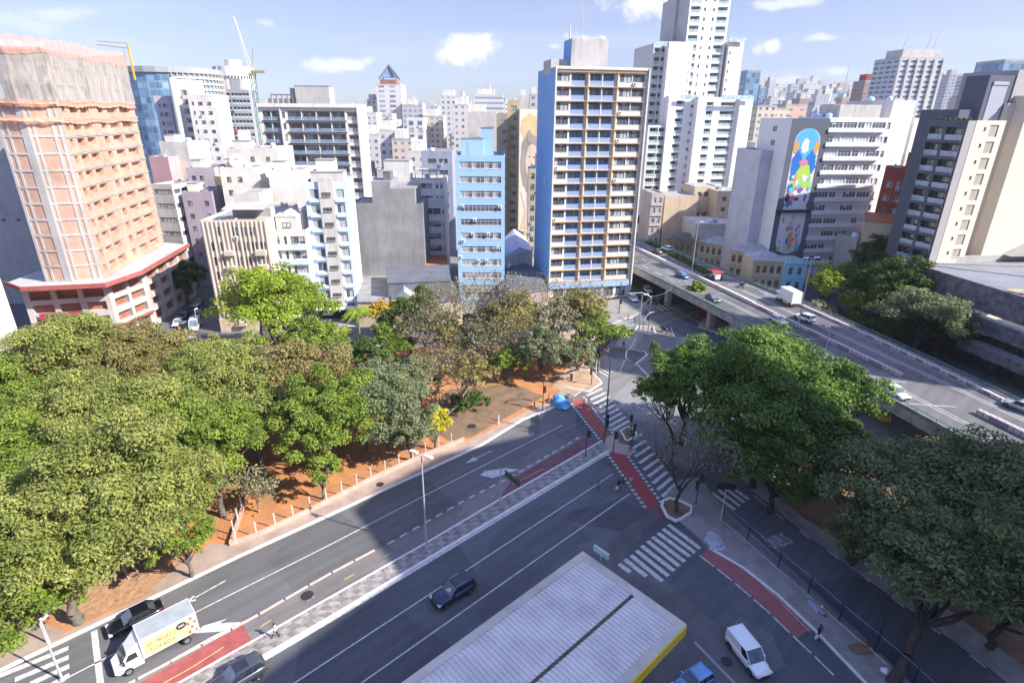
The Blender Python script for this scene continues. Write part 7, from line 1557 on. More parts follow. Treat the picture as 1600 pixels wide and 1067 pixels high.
def car_proto(kind, L=4.2, W=1.76, H=1.5):
    """x forward, wheels on z=0. lofted rounded body, glasshouse with separate panes"""
    key = (kind, L, W, H)
    if key in CARS: return CARS[key]
    hw = W / 2
    # stations: x fraction (0 rear .. 1 front), half width factor, bottom z, shoulder z, hood/top z
    if kind == 'van': P = [(0, .90, .42, .85, .98), (.02, .97, .34, .9, 1.05), (.30, 1.0, .30, .92, 1.05), (.60, 1.0, .30, .92, 1.05), (.72, 1.0, .30, .92, 1.02), (.86, .97, .30, .86, .95), (.96, .86, .34, .70, .78), (1.0, .70, .42, .60, .64)]; gh = (.005, .02, .60, .77, .90)
    elif kind == 'suv': P = [(0, .84, .48, .84, .98), (.03, .93, .38, .88, 1.02), (.2, 1.0, .32, .92, 1.04), (.5, 1.0, .32, .92, 1.03), (.68, 1.0, .32, .92, 1.02), (.85, .97, .32, .88, .99), (.96, .88, .36, .74, .86), (1.0, .74, .44, .62, .70)]; gh = (.03, .10, .52, .69, .80)
    elif kind == 'hatch': P = [(0, .84, .42, .76, .88), (.03, .93, .34, .80, .92), (.2, 1.0, .26, .82, .94), (.5, 1.0, .25, .82, .93), (.68, 1.0, .26, .80, .92), (.86, .96, .28, .74, .84), (.96, .86, .32, .62, .70), (1.0, .72, .38, .54, .58)]; gh = (.03, .13, .52, .72, .78)
    else: P = [(0, .82, .42, .74, .86), (.03, .92, .34, .78, .92), (.18, .99, .26, .80, .93), (.5, 1.0, .25, .82, .92), (.66, 1.0, .26, .80, .91), (.86, .96, .28, .72, .82), (.96, .86, .32, .62, .69), (1.0, .72, .38, .54, .58)]; gh = (.12, .26, .54, .72, .78)
    b = MB(); k0 = []
    for (fx, wf, zb, zs, zt) in P:
        x = (fx - .5) * L; w = hw * wf; k0.append(len(b.v))
        ring = [(-w * .86, zb), (-w, zb + .10), (-w, zs - .06), (-w * .96, zs + .02), (-w * .80, zt - .02), (-w * .45, zt + .02), (w * .45, zt + .02), (w * .80, zt - .02), (w * .96, zs + .02), (w, zs - .06), (w, zb + .10), (w * .86, zb)]
        b.v += [(x, y, z) for y, z in ring]
    n = 12
    for a, c in zip(k0, k0[1:]):
        for i in range(n): j = (i + 1) % n; b.f.append((a + i, c + i, c + j, a + j)); b.m.append(0)
    b.f.append(tuple(k0[0] + i for i in range(n))); b.m.append(0); b.f.append(tuple(k0[-1] + i for i in reversed(range(n)))); b.m.append(0)
    b.smooth = True
    # glasshouse
    xr0, xr1, xf1, xf0, tw_ = [(v - .5) * L for v in gh[:4]] + [gh[4]]
    zb = P[3][4] - .02; zr = H - .02; yb = hw * .90; yt = hw * tw_
    glass = MB(); roof = MB(); c0 = [(xr0, -yb, zb), (xf0, -yb, zb), (xf0, yb, zb), (xr0, yb, zb)]; t0 = [(xr1, -yt, zr), (xf1, -yt, zr), (xf1, yt, zr), (xr1, yt, zr)]
    glass.quad(c0[1], c0[2], t0[2], t0[1], 1); glass.quad(c0[3], c0[0], t0[0], t0[3], 0)
    if kind != 'van': glass.quad(c0[0], c0[1], t0[1], t0[0], 0); glass.quad(c0[2], c0[3], t0[3], t0[2], 0)
    else:
        def mixp(p, q, t): return tuple(p[i] + (q[i] - p[i]) * t for i in range(3))
        s = .66; a, c = mixp(c0[0], c0[1], s), mixp(t0[0], t0[1], s + .08); glass.quad(a, c0[1], t0[1], c, 0); a2, c2 = mixp(c0[3], c0[2], s), mixp(t0[3], t0[2], s + .08); glass.quad(c0[2], a2, c2, t0[2], 0)
        roof.quad(c0[0], a, c, t0[0]); roof.quad(a2, c0[3], t0[3], c2); roof.quad(c0[3], c0[0], t0[0], t0[3])
    e = .03; # roof panel, crowned
    R = [(xr1 - .03, -yt - .02, zr - .01), (xf1 + .03, -yt - .02, zr - .01), (xf1 + .03, yt + .02, zr - .01), (xr1 - .03, yt + .02, zr - .01)]
    mid = [(xr1 + .12, -yt * .72, zr + .05), (xf1 - .14, -yt * .72, zr + .05), (xf1 - .14, yt * .72, zr + .05), (xr1 + .12, yt * .72, zr + .05)]
    for i in range(4): j = (i + 1) % 4; roof.quad(R[i], R[j], mid[j], mid[i])
    roof.quad(*mid)
    for (p, q, r_) in ((c0[0], t0[0], .05), (c0[1], t0[1], .04), (c0[2], t0[2], .04), (c0[3], t0[3], .05)): roof.tube(p, q, r_, n=5)
    if kind != 'van':
        for s in (.36, .66):
            for yy, (lo, hi) in ((-1, (c0[0], t0[0])), (1, (c0[3], t0[3]))):
                lo2 = (xr0 + (xf0 - xr0) * s, yy * yb, zb); hi2 = (xr1 + (xf1 - xr1) * s, yy * yt, zr); roof.tube(lo2, hi2, .035, n=4)
    wx = (.19, .81) if kind != 'van' else (.17, .80); wr = .33 if kind in ('suv', 'van') else .30
    arch = MB()
    for fx in wx:
        for s in (-1, 1):
            x = (fx - .5) * L; pts = [(x + (wr + .07) * math.cos(t), s * (hw + .004), wr + (wr + .07) * math.sin(t)) for t in np.linspace(-.5, math.pi + .5, 12)]; arch.poly(pts if s > 0 else pts[::-1])
    tyre = MB(); tyre.lathe([(wr * .62, -.11), (wr * .93, -.11), (wr, -.07), (wr, .07), (wr * .93, .11), (wr * .62, .11)], 18); rim = MB(); rim.lathe([(.01, .085), (wr * .2, .10), (wr * .25, .075), (wr * .58, .085), (wr * .64, .11)], 18)
    for mb in (tyre, rim): mb.v = [(x, -z, y) for x, y, z in mb.v]; mb.smooth = True
    head = MB(); tail = MB(); f = P[-2]
    hl = []
    box = lambda x0, y0, z0, x1, y1, z1: (lambda m: (m.box(x0, y0, z0, x1, y1, z1), m)[1])(MB())
    xf = L / 2; zl = f[3]
    parts = [('windows', glass, ['G', 'W']), ('roof', roof, ['B']), ('wheel_arch', arch, ['P'])]
    for s in (-1, 1):
        parts.append(('headlight', box(xf - .32, s * hw * .78 - .17, zl - .12, xf - .02, s * hw * .78 + .13 * 1, zl + .05), ['H'])); parts.append(('tail_light', box(-xf - .01, s * hw * .74 - .13, .62, -xf + .10, s * hw * .74 + .13, .86), ['T']))
        m = MB(); m.box(xf0 - .42, s * (yb + .02), zb + .02, xf0 - .24, s * (yb + .22), zb + .17); parts.append(('mirror', m, ['B']))
    parts.append(('bumper', (lambda m: (m.box(xf - .12, -hw * .72, .30, xf + .03, hw * .72, .48), m.box(-xf - .03, -hw * .78, .32, -xf + .1, hw * .78, .52), m)[2])(MB()), ['P']))
    parts.append(('grille', box(xf - .03, -.45, .50, xf + .022, .45, .60), ['P'])); parts.append(('number_plate', box(-xf - .025, -.22, .66, -xf + .02, .22, .78), ['N']))
    CARS[key] = (b, parts, tyre, rim, wx, wr, hw, L); return CARS[key]
def car(name, label, pos, head, kind='hatch', L=4.0, W=1.74, H=1.48, col=None, z=0.0, roofcol=None, rails=False, cat='car', group=None, steel=False):
    """pos: point on the ground under the car, head: point the nose points at (both on plane z)"""
    b, parts, tyre, rim, wx, wr, hw, L_ = car_proto(kind, L, W, H); x, y = g(*pos, z); hx, hy = g(*head, z); rz = math.atan2(hy - y, hx - x)
    rt = empty(name, (x, y, z + .014), rz, label, cat, group); b.build('body', col, rt); mm = {'G': m_cg, 'W': m_cgl, 'B': col, 'P': m_plastic, 'H': m_lamp, 'T': m_tail, 'N': m_frame_w}
    for (nm, mb, ms) in parts: mb.build(nm, [mm[k] for k in ms], rt)
    tm = tyre.mesh('tyre', [m_tyre]); rm = rim.mesh('rim', [m_rim])
    for fx in wx:
        for s in (-1, 1):
            w = empty('wheel', ((fx - .5) * L, s * (hw - .09), wr)); w.parent = rt; w.rotation_euler = (0, 0, 0 if s < 0 else math.pi); link_mesh('tyre', tm, w); link_mesh('rim', rm, w)
    if rails:
        for s in (-1, 1): m = MB(); m.tube((-.26 * L, s * hw * .74, H + .07), (.02 * L, s * hw * .74, H + .07), .03, n=5); m.build('roof_rail', m_chrome, rt)
        m = MB(); m.box(-.22 * L, -hw * .55, H + .035, .0, hw * .55, H + .045); m.build('sunroof', m_cg, rt)
    return rt
cw_ = carpaint('white_car_paint', (.78, .79, .80), .0); ck_ = carpaint('black_car_paint', (.012, .014, .02)); cn_ = carpaint('navy_car_paint', (.015, .03, .075)); cb_ = carpaint('blue_car_paint', (.02, .07, .36)); cs_ = carpaint('silver_car_paint', (.50, .51, .53), .6); cg_ = carpaint('grey_car_paint', (.07, .08, .10)); ccr = carpaint('cream_car_paint', (.74, .70, .55), .0); clb = carpaint('light_blue_car_paint', (.12, .30, .55), .2)
# on the avenue
car('suv', 'dark blue sport utility car with roof rails alone on the shaded avenue', (709, 931), (676, 951), 'suv', 4.6, 1.86, 1.68, cn_, rails=True)
rtc = [o for o in COL.objects if o.name.startswith('suv') and o.parent is None][-1]
b = MB(); W_s = lambda t, y: (.87 - .78 * t + .02, y, 1.01 + .65 * t + .03); b.poly([W_s(.12, -.28), W_s(.30, .42), W_s(.62, .30), W_s(.60, .02)]); b.build('sunshade', paint('beige_sunshade', (.50, .48, .38), .8), rtc)
car('parked_car', 'black car overtaken by the box truck at the lower left kerb', (214, 972), (176, 991), 'sedan', 4.6, 1.8, 1.45, ck_)
car('dark_car', 'dark car with a silver roof edge cut off by the bottom of the picture', (372, 1066), (312, 1102), 'suv', 4.6, 1.84, 1.6, cg_, rails=True)
# white delivery van
rt = car('delivery_van', 'white panel van driving down the side road past the petrol station', (1167, 1030), (1192, 1062), 'van', 4.35, 1.76, 1.86, cw_, cat='van')
rt = car('blue_car', 'light blue small car parked at the petrol station, cut off by the frame', (1082, 1072), (1050, 1092), 'hatch', 3.8, 1.66, 1.46, clb)
# box truck
def truck(name, label, pos, head, z, L, W, Hb, cabcol, boxcols, zf=.95, cabL=1.9, van=False):
    x, y = g(*pos, z); hx, hy = g(*head, z); rt = empty(name, (x, y, z + .014), math.atan2(hy - y, hx - x), label, 'truck'); xf = L / 2; hw = W / 2
    b = MB(); bx1 = xf - cabL
    b.box(-xf, -hw, zf, bx1, hw, zf + Hb, 0, bottom=True); b.quad((-xf + .02, -hw + .02, zf + Hb + .004), (bx1 - .02, -hw + .02, zf + Hb + .004), (bx1 - .02, hw - .02, zf + Hb + .004), (-xf + .02, hw - .02, zf + Hb + .004), 1); b.build('cargo_box', boxcols, rt)
    m = MB(); [m.tube((-xf, s * hw, zf), (-xf, s * hw, zf + Hb), .045, n=4) for s in (-1, 1)]; [m.tube((bx1, s * hw, zf), (bx1, s * hw, zf + Hb), .05, n=4) for s in (-1, 1)]; [m.tube((-xf, s * hw, zf + Hb), (bx1, s * hw, zf + Hb), .035, n=4) for s in (-1, 1)]; m.tube((bx1, -hw, zf + Hb), (bx1, hw, zf + Hb), .05, n=4); m.tube((-xf, -hw, zf + Hb), (-xf, hw, zf + Hb), .04, n=4); m.build('box_trim', m_frame_w, rt)
    m = MB(); m.box(-xf + .1, -.45, .45, xf - .6, .45, zf - .02); m.build('chassis', m_plastic, rt)
    # cab: side profile extruded with a narrower nose
    prof = [(bx1 + .05, .45), (xf - .25, .40), (xf, .55), (xf - .02, .95), (xf - .55, 1.28), (xf - 1.15, 2.05), (bx1 + .55, 2.2), (bx1 + .05, 2.2)] if van else [(bx1 + .05, .5), (xf, .5), (xf, 1.35), (xf - .25, 2.15), (bx1 + .35, 2.3), (bx1 + .05, 2.3)]
    m = MB(); wv = [hw * .86] * len(prof)
    if van: wv = [hw * .9, hw * .8, hw * .72, hw * .76, hw * .84, hw * .78, hw * .76, hw * .8]
    k = len(prof)
    for s in (-1, 1): m.v += [(p[0], s * w_, p[1]) for p, w_ in zip(prof, wv)]
    for i in range(k): j = (i + 1) % k; m.f.append((i, j, k + j, k + i)); m.m.append(0)
    m.f.append(tuple(range(k))[::-1]); m.m.append(0); m.f.append(tuple(k + i for i in range(k))); m.m.append(0); m.build('cab', cabcol, rt)
    wi = 4 if van else 2
    p0, p1 = prof[wi], prof[wi + 1]; w0, w1_ = wv[wi] * .9, wv[wi + 1] * .9; nx = Vector((p1[1] - p0[1], 0, -(p1[0] - p0[0]))).normalized() * .02; L2 = lambda t: (p0[0] + (p1[0] - p0[0]) * t, p0[1] + (p1[1] - p0[1]) * t)
    a, c = L2(.08), L2(.92); m = MB(); m.quad((a[0] + nx.x, -w0, a[1] + nx.z), (a[0] + nx.x, w0, a[1] + nx.z), (c[0] + nx.x, w1_, c[1] + nx.z), (c[0] + nx.x, -w1_, c[1] + nx.z)); m.build('windscreen', m_cg, rt)
    for s in (-1, 1):
        yy = s * (hw * .87 + .015) if not van else s * (hw * .865); m = MB(); zA, zB = (1.38, 1.95) if van else (1.4, 2.05); m.poly([(bx1 + .35, yy, zA), (prof[wi][0] - .35, yy, zA), (prof[wi + 1][0] - .05, yy * .93, zB), (bx1 + .4, yy * .93, zB)]); m.build('side_window', m_cg, rt)
        m = MB(); m.box(xf - .5 if van else xf - .1, s * hw * .62 - .15, .72, xf - .02 if van else xf + .02, s * hw * .62 + .15, .9); m.build('headlight', m_lamp, rt); m = MB(); m.box(prof[wi][0] - .3, s * (hw * .9), 1.3, prof[wi][0] - .15, s * (hw * 1.1), 1.65); m.build('mirror', m_plastic, rt)
        m = MB(); m.box(-xf - .03, s * hw * .8 - .12, zf - .25, -xf + .02, s * hw * .8 + .12, zf - .08); m.build('tail_light', m_tail, rt)
    if van: m = MB(); m.v += [(bx1 + .02, -hw * .75, 2.2), (bx1 + .02, hw * .75, 2.2), (bx1 + .02, hw * .85, zf + Hb * .93), (bx1 + .02, -hw * .85, zf + Hb * .93), (xf - 1.15, -hw * .6, 2.1), (xf - 1.15, hw * .6, 2.1)]; m.f += [(3, 4, 5, 2), (0, 4, 3), (1, 2, 5)]; m.m += [0] * 3; m.build('wind_deflector', cabcol, rt)
    wr = .36; tyre = MB(); tyre.lathe([(wr * .6, -.14), (wr * .95, -.14), (wr, -.08), (wr, .08), (wr * .95, .14), (wr * .6, .14)], 16); rim = MB(); rim.lathe([(.01, .08), (wr * .3, .11), (wr * .62, .12)], 16)
    for q in (tyre, rim): q.v = [(x_, -z_, y_) for x_, y_, z_ in q.v]; q.smooth = True
    for xw_ in (-xf + 1.1, xf - .95):
        for s in (-1, 1): w = empty('wheel', (xw_, s * (hw - .2), wr)); w.parent = rt; w.rotation_euler = (0, 0, 0 if s < 0 else math.pi); tyre.build('tyre', m_tyre, w); rim.build('rim', m_rim, w)
    return rt, bx1, xf, hw
m_boxgrey = paint('box_roof_grey', (.34, .38, .42), .5, var=.2, scale=1.2); m_boxw = paint('box_white', (.72, .72, .70), .5, var=.1)
rt, bx1, xf, hw = truck('box_truck', 'white box truck with a yellow lettered side advertising a project at the lower left', (247, 1017), (187, 1049), 0, 6.6, 2.15, 2.1, cw_, [m_boxw, m_boxgrey], van=True, cabL=2.2)
b = MB(); yb_ = -hw - .012
side = 1 if True else -1
ys_ = hw + .012
def panel(x0, x1, z0, z1, y_, mt, nm): b = MB(); b.box(x0, min(y_, y_ + .01), z0, x1, max(y_, y_ + .01), z1); return b.build(nm, mt, rt)
panel(-xf + .75, bx1 - .12, 1.05, 2.78, ys_, paint('pale_yellow_vinyl', (.72, .58, .26), .5, var=.08), 'yellow_panel')
r_ = random.Random(3)
for i in range(3):
    for j in range(4): panel(-xf + .08 + i * .27, -xf + .30 + i * .27, 1.05 + j * .48, 1.38 + j * .48 + .05 * i, ys_ + .012 + .001 * (i + j), paint('vinyl_%d' % ((i + j) % 2), [(.62, .16, .07), (.70, .55, .40)][(i + j) % 2], .5), 'printed_tile')
m_ltr = paint('brown_lettering', (.09, .045, .01), .7)
for (s_, zz, sz) in (('SEU PROJETO', 2.15, .62), ('ESTÁ AQUI', 1.50, .62)): text_obj('side_lettering', s_, (-.45, ys_ + .03, zz), (math.pi / 2, 0, math.pi), sz, m_ltr, rt, sx=.62)
b = MB(); b.lathe([(.01, .0), (.36, 0), (.36, .02), (.01, .02)], 20); b.v = [(x_ * 1.15, z_, y_) for x_, y_, z_ in b.v]; b.build('round_badge', m_black, rt, (-xf + 1.25, ys_ + .035, 2.42)); text_obj('badge_lettering', '585', (-xf + 1.25, ys_ + .065, 2.42), (math.pi / 2, 0, math.pi), .36, m_frame_w, rt)
rt, *_ = truck('box_truck', 'plain white box truck on the elevated road beside the tall lamp', (1229, 474), (1207, 462), ZD, 6.6, 2.2, 2.5, cw_, [m_boxw, m_boxw], zf=.95, cabL=1.8)
# elevated road cars
V = [('blue_hatchback', 'bright blue car on the left carriageway of the viaduct by the first lamp', (1066, 434), (1084, 441), 'hatch', cb_), ('dark_sedan', 'dark grey car on the viaduct close to the left railing', (1113, 470), (1130, 479), 'sedan', cg_), ('white_hatchback', 'white hatchback on the viaduct left of the brick patterned median', (1216, 505), (1232, 513), 'hatch', cw_),
     ('white_suv', 'white sport utility car with a dark roof window right of the viaduct lamp', (1256, 501), (1236, 493), 'suv', cw_), ('cream_sedan', 'cream coloured old sedan emerging from behind the big tree crown', (1398, 618), (1414, 627), 'sedan', ccr), ('silver_car', 'silver white car at the right edge of the viaduct', (1592, 640), (1568, 631), 'sedan', cs_),
     ('grey_car', 'dark grey car near the far end of the viaduct', (1026, 396), (1014, 391), 'sedan', cg_), ('white_suv', 'white sport utility car at the far end of the viaduct beside the grey one', (1041, 392), (1030, 388), 'suv', cw_), ('dark_flag_car', 'dark car on the viaduct carrying a white box and a red flat sign', (1112, 436), (1100, 431), 'hatch', cg_)]
for (nm, lab, p, h, k, c) in V:
    rt = car(nm, lab, p, h, k, 4.5 if k == 'suv' else 4.1, 1.78, 1.66 if k == 'suv' else 1.48, c, ZD + .006)
    if nm == 'dark_flag_car':
        b = MB(); b.box(-2.3, -.7, .5, -1.0, .7, 2.3); b.build('white_box', m_frame_w, rt); b = MB(); b.box(-2.9, -1.2, 2.35, .4, 1.2, 2.5); b.build('red_board', paint('red_board', (.70, .04, .06), .5), rt)
def motorbike(label, pos, head, z):
    x, y = g(*pos, z); hx, hy = g(*head, z); rt = empty('motorcycle', (x, y, z + .02), math.atan2(hy - y, hx - x), label, 'motorcycle')
    for xx in (-.65, .65): t = MB(); t.lathe([(.2, -.06), (.3, -.05), (.31, 0), (.3, .05), (.2, .06)], 14); t.v = [(a, -c, b_) for a, b_, c in t.v]; t.build('wheel', m_tyre, rt, (xx, 0, .31))
    b = MB(); b.tube((-.65, 0, .31), (0, 0, .55), .06, n=5); b.tube((0, 0, .4), (.55, 0, .75), .09, .06, 6); b.tube((.65, 0, .31), (.45, 0, .98), .04, n=5); b.box(-.25, -.13, .32, .2, .13, .62); b.tube((.45, -.33, 1.0), (.45, .33, 1.0), .025, n=5); b.build('frame', m_plastic, rt)
    b = MB(); b.tube((-.6, 0, .78), (.0, 0, .78), .13, .12, 7); b.build('saddle', m_black, rt); b = MB(); b.tube((0, 0, .82), (.38, 0, .84), .15, .11, 8); b.build('fuel_tank', carpaint('bike_red', (.25, .02, .02)), rt); b = MB(); b.box(.5, -.09, .78, .6, .09, .95); b.build('headlight', m_lamp, rt); b = MB(); b.box(-.98, -.22, .85, -.5, .22, 1.25); b.build('cargo_case', m_plastic, rt)
    return rt
mb1 = motorbike('motorcycle with a top case following the white box truck on the viaduct', (1158, 449), (1146, 443), ZD); mb2 = motorbike('dark motorcycle near the far hedge on the viaduct', (1066, 407), (1054, 402), ZD); mb3 = motorbike('dark motorcycle waiting at the shaded junction island', (1038, 519), (1050, 523), 0)
# cars under and beside the viaduct
for (nm, lab, p, h, k, c) in (('white_car', 'white car on the street under the viaduct beside the blue tower', (1012, 457), (1020, 465), 'suv', cw_), ('white_car', 'white car half hidden behind the white frame of the blue tower', (989, 470), (997, 477), 'hatch', cw_), ('dark_car', 'dark car in the shade right of the white car under the viaduct', (1028, 472), (1037, 479), 'sedan', ck_), ('dark_car', 'dark car between the two white cars under the viaduct', (1003, 467), (1011, 474), 'hatch', ck_)): car(nm, lab, p, h, k, 4.2, 1.76, 1.55, c)
# side street traffic on the left
for (nm, lab, p, h, k, c) in (('white_car', 'white car parked at the left kerb of the side street', (280, 508), (272, 515), 'sedan', cw_), ('black_car', 'black car ahead of the white minibus in the side street', (290, 511), (283, 520), 'suv', ck_), ('black_car', 'black car farther up the side street', (289, 494), (283, 501), 'sedan', ck_), ('silver_car', 'silver car farthest up the side street', (308, 478), (302, 485), 'suv', cs_), ('grey_car', 'grey car behind the white minibus in the side street', (312, 492), (306, 499), 'sedan', cg_), ('white_taxi', 'white car turning out of the side street at the corner', (299, 529), (303, 538), 'hatch', cw_)): car(nm, lab, p, h, k, 4.2, 1.76, 1.5, c)
car('minibus', 'white minibus with a dark windscreen waiting in the side street', (305, 514), (301, 523), 'van', 5.2, 1.9, 2.3, cw_, cat='minibus')
pass
# ---------------------------------------------------------------- street furniture
def lamp(label, base, H, z=0.0, arm=1.1, heads=1, az=0.0, cat='street lamp', r=.11):
    x, y = g(*base, z); rt = empty('street_lamp', (x, y, z), az, label, cat); b = MB(); b.tube((0, 0, 0), (0, 0, H), r, r * .55, 8); b.lathe([(r * 2.2, 0), (r * 2.2, .05), (r * 1.3, .35)], 8); b.build('pole', m_pole, rt)
    for i in range(heads):
        s = 1 if i == 0 else -1; b = MB(); b.tube((0, 0, H - .1), (s * arm, 0, H + .12), .05, n=5); b.build('arm', m_pole, rt); b = MB(); b.box(min(s * arm * .7, s * (arm + .75)), -.18, H + .05, max(s * arm * .7, s * (arm + .75)), .18, H + .2); b.build('lamp_head', paint('lamp_housing', (.66, .67, .68), .4), rt)
    return rt
lamp('tall pale street lamp standing on the patterned median', (667, 855), 12.0, .15, .7, 2, rad(150))
lamp('twin headed tall lamp on the viaduct by the blue car', (1081, 425), 12.8, ZD + .7, .6, 1, rad(0)); lamp('tall bright lamp on the viaduct between the white cars', (1247, 507), 13.2, ZD + .6, .9, 2, rad(10)); lamp('viaduct lamp whose foot is hidden by the big tree crown', (1287, 560), 3.2 + 2.5, ZD, .2, 1, rad(180))
lamp('short lamp standing in the shaded garden beyond the viaduct', (1330, 490), 8.5, 0, .5, 1, 0); lamp('short street lamp at the bottom left crosswalk', (98, 1062), 6.5, 0, .3, 1, rad(90)); lamp('white lamp post at the mouth of the side street', (313, 528), 6.2, 0, .3, 1, rad(90)); lamp('thin lamp peeking from the park canopy near the palm', (572, 612), 8.5, 0, 2.5, 1, 0, r=.08)
m_mast = paint('dark_mast', (.10, .12, .14), .5, .3); m_tl = paint('signal_black', (.015, .017, .02), .5)
def signal(b_parts, rt, x, y, z, ay=0.0, n=3):
    b = MB(); b.box(-.18, -.14, 0, .18, .14, .33 * n + .12); b.build('signal_head', m_tl, rt, (x, y, z), ay)
    for k in range(n): b = MB(); b.lathe([(.01, 0), (.11, 0), (.11, .03)], 10); b.v = [(a, -c - .15, d) for a, d, c in b.v]; b.build('signal_lens', [paint('red_lens', (.30, .02, .02), .3), paint('amber_lens', (.30, .16, .02), .3), paint('green_lens', (.02, .22, .10), .3)][k % 3], rt, (x, y, z + .2 + .33 * (n - 1 - k)), ay)
def mast(label, base, H, arm=0.0, az=0.0, z=.15, heads=((0.2, 0, 3.0),), armz=None, name='traffic_light', cat='traffic light', r=.09, mat=None):
    x, y = g(*base, z); rt = empty(name, (x, y, z), az, label, cat); b = MB(); b.tube((0, 0, 0), (0, 0, H), r, r * .8, 8); b.build('pole', mat or m_mast, rt)
    if arm: b = MB(); b.tube((0, 0, H * .97), (arm * .4, 0, H + .9), r * .8, r * .7, 6); b.tube((arm * .4, 0, H + .9), (arm, 0, H + 1.0), r * .7, r * .5, 6); b.build('arm', mat or m_mast, rt)
    for (hx, hy, hz) in heads: signal(None, rt, hx, hy, hz)
    return rt
mast('tall dark pole rising from the end of the median with a camera box', (944, 691), 13.6, heads=((.25, 0, 3.6), (.3, .2, 2.4)), r=.12, name='tall_pole', cat='pole')
mast('traffic light with a bent arm beside the blue tarpaulin', (848, 641), 5.2, 4.6, rad(12), heads=((.25, 0, 3.2), (4.6, 0, 5.0)))
mast('traffic light on the median end right of the lane arrow', (915, 712), 4.8, heads=((.3, 0, 3.0),)); mast('traffic light hanging low by the small planted island', (958, 708), 3.6, heads=((.25, 0, 2.4),)); mast('pedestrian signal on the small planted island', (985, 682), 3.6, heads=((-.1, 0, 2.6),)); mast('pair of signals on a pole in the pavement wedge', (1087, 787), 4.2, heads=((-.15, 0, 2.2), (.3, 0, 3.2)))
mast('traffic light among pedestrians beyond the planted island', (987, 702), 4.0, heads=((0, 0, 2.2), (.2, .2, 3.0)))
mast('signal pole at the corner pavement below the blue tower', (967, 490), 8.0, heads=((.3, 0, 2.5),), r=.12); mast('grey signal mast with three cables at the far island', (1012, 520), 8.5, -5.5, rad(15), heads=((-.3, 0, 3.0),), mat=m_pole); mast('curved grey pole on the traffic island', (1001, 552), 7.5, 3.0, rad(30), heads=((2.8, 0, 8.3),), mat=m_pole); lamp('slim pale pole with a camera on the traffic island', (995, 549), 12, .15, .5, 1, 0)
mast('short white post on the sunlit crosswalk corner', (931, 585), 3.0, heads=(), mat=m_frame_w, name='sign_post', cat='sign'); mast('pedestrian light by the striped corner path', (924, 601), 3.0, heads=((-.2, 0, 2.0),))
mast('pale pole at the bottom left crosswalk with a small box', (78, 1005), 7.0, heads=((0, 0, 3.2),), mat=m_pole)
mast('small white marker post standing in the brown park soil', (779, 663), 1.6, heads=(), mat=m_frame_w, name='marker_post', cat='post', r=.1)
q0 = g(1012, 520)
for tx, tz in (((962, 545), 7.0), ((1060, 478), 7.2)):
    q1 = g(*tx); b = MB(); P_ = [Vector((q0[0] + (q1[0] - q0[0]) * t, q0[1] + (q1[1] - q0[1]) * t, 8.4 + (tz - 8.4) * t - 1.2 * math.sin(math.pi * t))) for t in np.linspace(0, 1, 9)]
    for a, c in zip(P_, P_[1:]): b.tube(a - Vector((*q0, 0)), c - Vector((*q0, 0)), .03, n=4, cap=False)
    tag(b.build('cable', m_metal, None, (*q0, 0)), 'sagging cable strung from the grey signal mast towards the ' + {962: 'long crosswalk', 1060: 'viaduct crossing'}[tx[0]], 'cable')
# big road sign over the median
x, y = g(782, 795, .15); rt = empty('road_sign', (x, y, .15), rad(-52), 'dark road sign panel seen from behind on a bent pole over the median', 'sign'); b = MB(); b.tube((0, 0, 0), (0, 0, 5.6), .07, n=6); b.tube((0, 0, 5.6), (.5, 0, 6.1), .06, n=6); b.tube((.5, 0, 6.1), (3.2, 0, 6.1), .05, n=6); b.build('pole', m_pole, rt); b = MB(); b.box(.9, -.05, 5.3, 3.6, .0, 6.2); b.build('panel', m_tl, rt); b = MB(); [b.tube((.9, -.08, z_), (3.6, -.08, z_), .035, n=4) for z_ in (5.5, 6.0)]; b.build('bracket', m_metal, rt)
x, y = g(1126, 813, .13); rt = empty('information_sign', (x, y, .13), rad(-5), 'dark sign board on a thick tan post at the start of the blue fence', 'sign'); b = MB(); b.tube((0, 0, 0), (0, 0, 1.8), .16, .14, 8); b.build('post', paint('tan_post', (.42, .34, .24), .8), rt); b = MB(); b.tube((0, 0, 1.8), (0, 0, 5.3), .06, n=6); b.build('pole', m_pole, rt); b = MB(); b.box(-1.1, -.06, 4.5, 1.1, .06, 5.3); b.build('board', m_tl, rt)
# blue mesh fence
m_fence = paint('navy_fence', (.018, .04, .10), .5, .2)
fp = GP([(1128, 812), (1167, 845), (1215, 888), (1262, 928), (1310, 971), (1366, 1019), (1425, 1072), (1480, 1125)], .13)
x, y = fp[0]; rt = empty('mesh_fence', (x, y, .13), 0, 'long navy blue mesh fence between the pavement and the bus lane', 'fence'); lp = [(a - x, c - y) for a, c in fp]
for p in lp: b = MB(); b.box(-.05, -.05, 0, .05, .05, 2.35); b.build('post', m_fence, rt, (*p, 0))
pn = MB(); L = length(lp); s = 0
while s < L: p = along(lp, s); pn.tube((*p, .12), (*p, 2.15), .018, n=3, cap=False); s += .14
for z_ in (.12, .8, 1.5): [pn.tube((*lp[i], z_), (*lp[i + 1], z_), .02, n=4) for i in range(len(lp) - 1)]
pn.build('mesh_panel', m_fence, rt); b = MB(); [b.tube((*lp[i], 2.17), (*lp[i + 1], 2.17), .035, n=5) for i in range(len(lp) - 1)]; b.build('top_rail', paint('rail_blue_grey', (.20, .26, .36), .4, .3), rt)
b = MB(); kerbstrip(b, off(lp, 0), .25, -.02, .12); b.build('footing', m_midgrey, rt)
